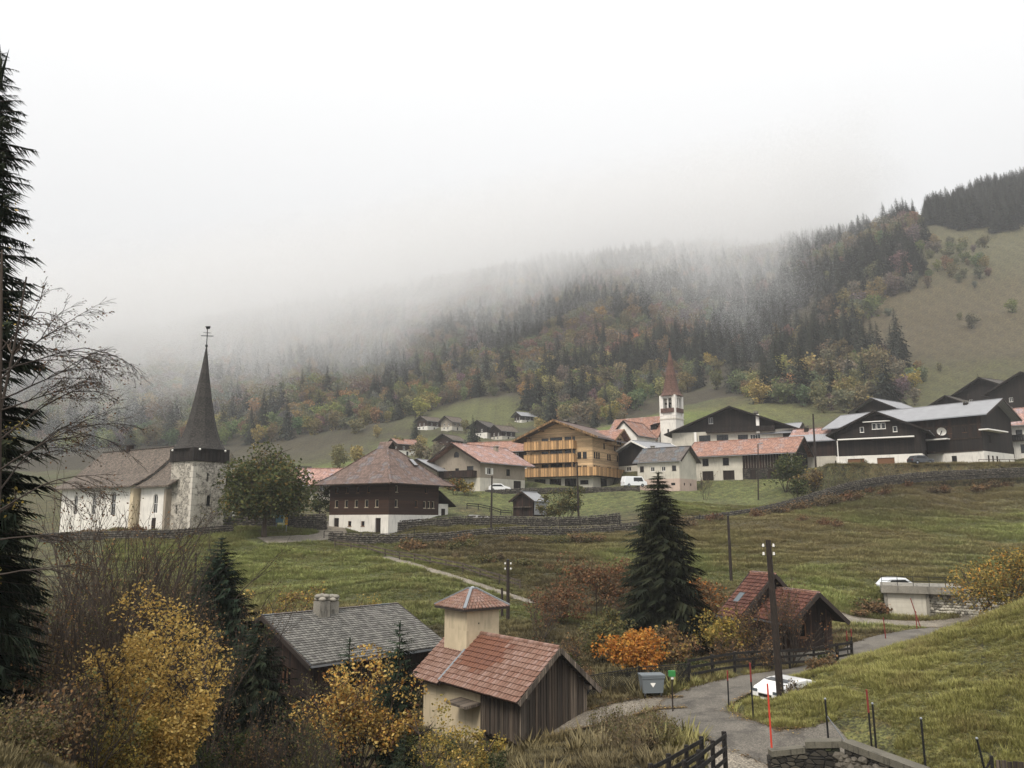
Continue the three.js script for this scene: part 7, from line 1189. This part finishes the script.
// ---------------------------------------------------------------- grass on the near ground
{
  const tuft = (sd, n, h, w) => { reseed(sd); const g = new GB(); for (let k = 0; k < n; k++) { const a = rnd() * 6.28, r = Math.sqrt(rnd()) * w, le = 0.25 + rnd() * 0.9, dx = Math.cos(a) * le, dz = Math.sin(a) * le, q = Math.hypot(1, le), c = 0.75 + rnd() * 0.5; g.needle(Math.cos(a) * r, -0.02, Math.sin(a) * r, dx / q, 1 / q, dz / q, -Math.sin(a), 0, Math.cos(a), h * (0.5 + rnd() * 0.7), h * 0.16, [c, c, c * 0.92]); } return g.build(); };
  const make = (name, label, geo, list) => { const im = new THREE.InstancedMesh(geo, needleMat, list.length), m = new THREE.Matrix4(), q = new THREE.Quaternion(); im.name = numbered(name); im.castShadow = im.receiveShadow = true; list.forEach((t, i) => { q.setFromAxisAngle(V(0, 1, 0), t.a); m.compose(V(t.x, t.y, t.z), q, V(t.s, t.s * t.k, t.s)); im.setMatrixAt(i, m); im.setColorAt(i, new THREE.Color().setRGB(...t.c)); }); scene.add(im); tag(im, label, 'grass', null, 'stuff'); };
  const scatter = (n, px0, px1, d0, d1, s0, s1, test) => { const out = []; for (let i = 0; i < n; i++) { const d = Math.sqrt(lerp(d0 * d0, d1 * d1, rnd())), x = (lerp(px0, px1, rnd()) - 512) / FPX * d * 1.02, z = -d; if (wayDist(x, z) < 0.08 || (test && !test(x, z, d))) continue; const gc = groundColor(x, z), clump = sstep(0.32, 0.68, d > 58 ? fbm(x / 4.5 + 2, z / 1.5, 3) : fbm(x / 1.1 + 2, z / 0.7, 2)), nn = clump * 0.7 + fbm(x / 0.9 + 4, z / 0.9, 2) * 0.3, f = 0.82 + rnd() * 0.5 + nn * 1.0, dry = (rnd() < 0.14 ? 0.55 : rnd() * 0.15) + sstep(0.5, 0.75, fbm(x / 2.2, z / 2.2 + 8, 2)) * 0.3; out.push({ x, z, y: Hgt(x, z), a: rnd() * 6.28, s: rr(s0, s1) * (0.55 + 0.9 * clump), k: 0.7 + rnd() * 0.6, c: mixc(gc.map((v) => v * f), [0.2, 0.155, 0.075], dry) }); } return out; };
  const dense = tuft(701, 18, 0.19, 0.15), coarse = tuft(702, 20, 0.26, 0.3), weeds = tuft(703, 14, 0.6, 0.25);
  reseed(710); make('mound_grass', 'short tufted grass on the round mound beside the road', dense, scatter(56000, 730, 1110, 28, 56, 0.5, 1.15, (x, z, d) => { const [px, py] = toPixel(V(x, H0(x, d), z)); return px > 725 && fbm(x / 0.8, z / 0.8, 2) > 0.2; }));
  reseed(711); make('valley_grass', 'rough grass and weeds on the valley floor round the barn', coarse, scatter(30000, 0, 720, 21, 62, 0.6, 1.2));
  reseed(715); make('bank_grass', 'short mossy grass on the earth bank under the spruces', dense, scatter(9000, -60, 240, 9, 22, 0.4, 0.8));
  reseed(712); make('valley_weeds', 'tall dry weeds on the valley floor and verges', weeds, scatter(8000, 30, 690, 24, 60, 0.5, 1.1, (x, z, d) => fbm(x / 3 + 7, z / 3, 3) > 0.5));
  reseed(713); make('meadow_grass', 'tussocky meadow grass below the church and farmhouse', coarse, scatter(70000, 120, 660, 62, 118, 0.7, 1.4));
  reseed(714); make('pasture_grass', 'tussocky pasture grass on the slope below the village', coarse, scatter(110000, 640, 1100, 58, 142, 0.7, 1.5));
}

// ---------------------------------------------------------------- fallen leaves on road edges and verges
{
  reseed(720); const g = new GB(); for (let k = 0; k < 3; k++) { const a = k * 2.1; g.leaf(Math.cos(a) * 0.05, 0.008 + k * 0.004, Math.sin(a) * 0.05, Math.cos(a), 0.15, Math.sin(a), -Math.sin(a), 0.1, Math.cos(a), 0.07, 0.05, [1, 1, 1]); }
  const list = []; for (const w of WAYS.slice(0, 3)) for (let i = 0; i < 1500; i++) { const k = Math.floor(rnd() * (w.pts.length - 1)), a = w.pts[k], b = w.pts[k + 1], t = rnd(), l = Math.hypot(b.x - a.x, b.z - a.z) || 1, e = (rnd() < 0.5 ? -1 : 1) * (w.hw * (1.08 - 0.6 * rnd() * rnd() * rnd())), x = lerp(a.x, b.x, t) + (b.z - a.z) / l * e, z = lerp(a.z, b.z, t) - (b.x - a.x) / l * e; list.push([x, H0(x, -z) + 0.04, z]); }
  const im = new THREE.InstancedMesh(g.build(), leafMat, list.length), m = new THREE.Matrix4(), q = new THREE.Quaternion(); list.forEach(([x, y, z], i) => { q.setFromAxisAngle(V(0, 1, 0), rnd() * 6.28); const s = rr(0.6, 1.5); m.compose(V(x, y, z), q, V(s, s, s)); im.setMatrixAt(i, m); im.setColorAt(i, new THREE.Color().setRGB(...vary(choose([...PAL.russet, ...PAL.dry, PAL.yellow[0]]), 0.3))); });
  im.name = 'fallen_leaves'; im.receiveShadow = true; scene.add(im); tag(im, 'fallen autumn leaves scattered along the road edges', 'leaves', null, 'stuff');
}

// ---------------------------------------------------------------- low cloud hanging on the hillside: a real volume of fine droplets
{
  const S = 20;                                    // cells of the cloud, each spreading softly into its neighbours
  const cell = (sd, n, r) => { reseed(sd); const p = [], nn = []; const tent = () => rnd() - rnd(); for (let k = 0; k < n; k++) { const c = V(tent() * S, tent() * S, tent() * S), b = unit(), q = b.clone().cross(unit()).normalize(), e = b.clone().cross(q); for (const t of [0, 2.094, 4.189]) { const cs = Math.cos(t) * r, sn = Math.sin(t) * r; p.push(c.x + b.x * cs + q.x * sn, c.y + b.y * cs + q.y * sn, c.z + b.z * cs + q.z * sn); nn.push(e.x, e.y, e.z); } } const g = new THREE.BufferGeometry(); g.setAttribute('position', new THREE.Float32BufferAttribute(p, 3)); g.setAttribute('normal', new THREE.Float32BufferAttribute(nn, 3)); return g; };
  const mist = new THREE.MeshPhysicalMaterial({ color: 0xffffff, roughness: 1, transmission: 0.5, thickness: 0, specularIntensity: 0, side: THREE.DoubleSide });
  // height of the cloud's ragged underside along the valley
  const under = [[-560, 62], [-300, 66], [-200, 76], [-120, 92], [-50, 122], [20, 152], [70, 156], [120, 140], [180, 122], [215, 146], [270, 195], [340, 260], [420, 330]];
  const floor = (x) => { for (let k = 0; k < under.length - 1; k++) if (x < under[k + 1][0]) return lerp(under[k][1], under[k + 1][1], sm(clamp((x - under[k][0]) / (under[k + 1][0] - under[k][0]), 0, 1))); return 330; };
  const lists = [[], [], []]; reseed(808);
  for (let d = 430; d < 1150; d += S) for (let x = -620; x < 640; x += S) {
    const xe = x * 650 / d + (fbm(x / 60, d / 60, 3) - 0.5) * 90, side = 1 - sstep(215, 345, xe); if (side <= 0) continue;
    const g = H0(x, d), yb = floor(x * 650 / d);
    for (let y = Math.max(g - 14, yb - 60); y < g + 160; y += S) {
      const n = vn3(x / 90, y / 60, d / 90) * 0.62 + vn3(x / 34, y / 30, d / 34) * 0.38;
      const k = sstep(-45, 120, y - yb + (n - 0.5) * 215) * (1 - sstep(60, 150, y - g)) * side * (d > 1000 ? 0.5 : 1);
      if (k < 0.03) continue;
      const v = k < 0.16 ? 2 : k < 0.5 ? 1 : 0; if (rnd() > k / [1, 0.5, 0.16][v]) continue;
      lists[v].push([x, y, -d]);
    }
  }
  [['white heart of the low cloud resting on the wooded hillside', 8000], ['thinning body of the low cloud across the hillside wood', 4000], ['ragged wisps of the low cloud trailing over the treetops', 1280]].forEach(([label, n], v) => {
    const im = new THREE.InstancedMesh(cell(810 + v, n, 0.09), mist, lists[v].length), m = new THREE.Matrix4();
    lists[v].forEach(([x, y, z], i) => { m.makeTranslation(x, y, z); im.setMatrixAt(i, m); });
    im.name = numbered('low_cloud'); im.castShadow = im.receiveShadow = true; scene.add(im); tag(im, label, 'cloud', null, 'stuff');
  });
}
renderer.render(scene, camera);
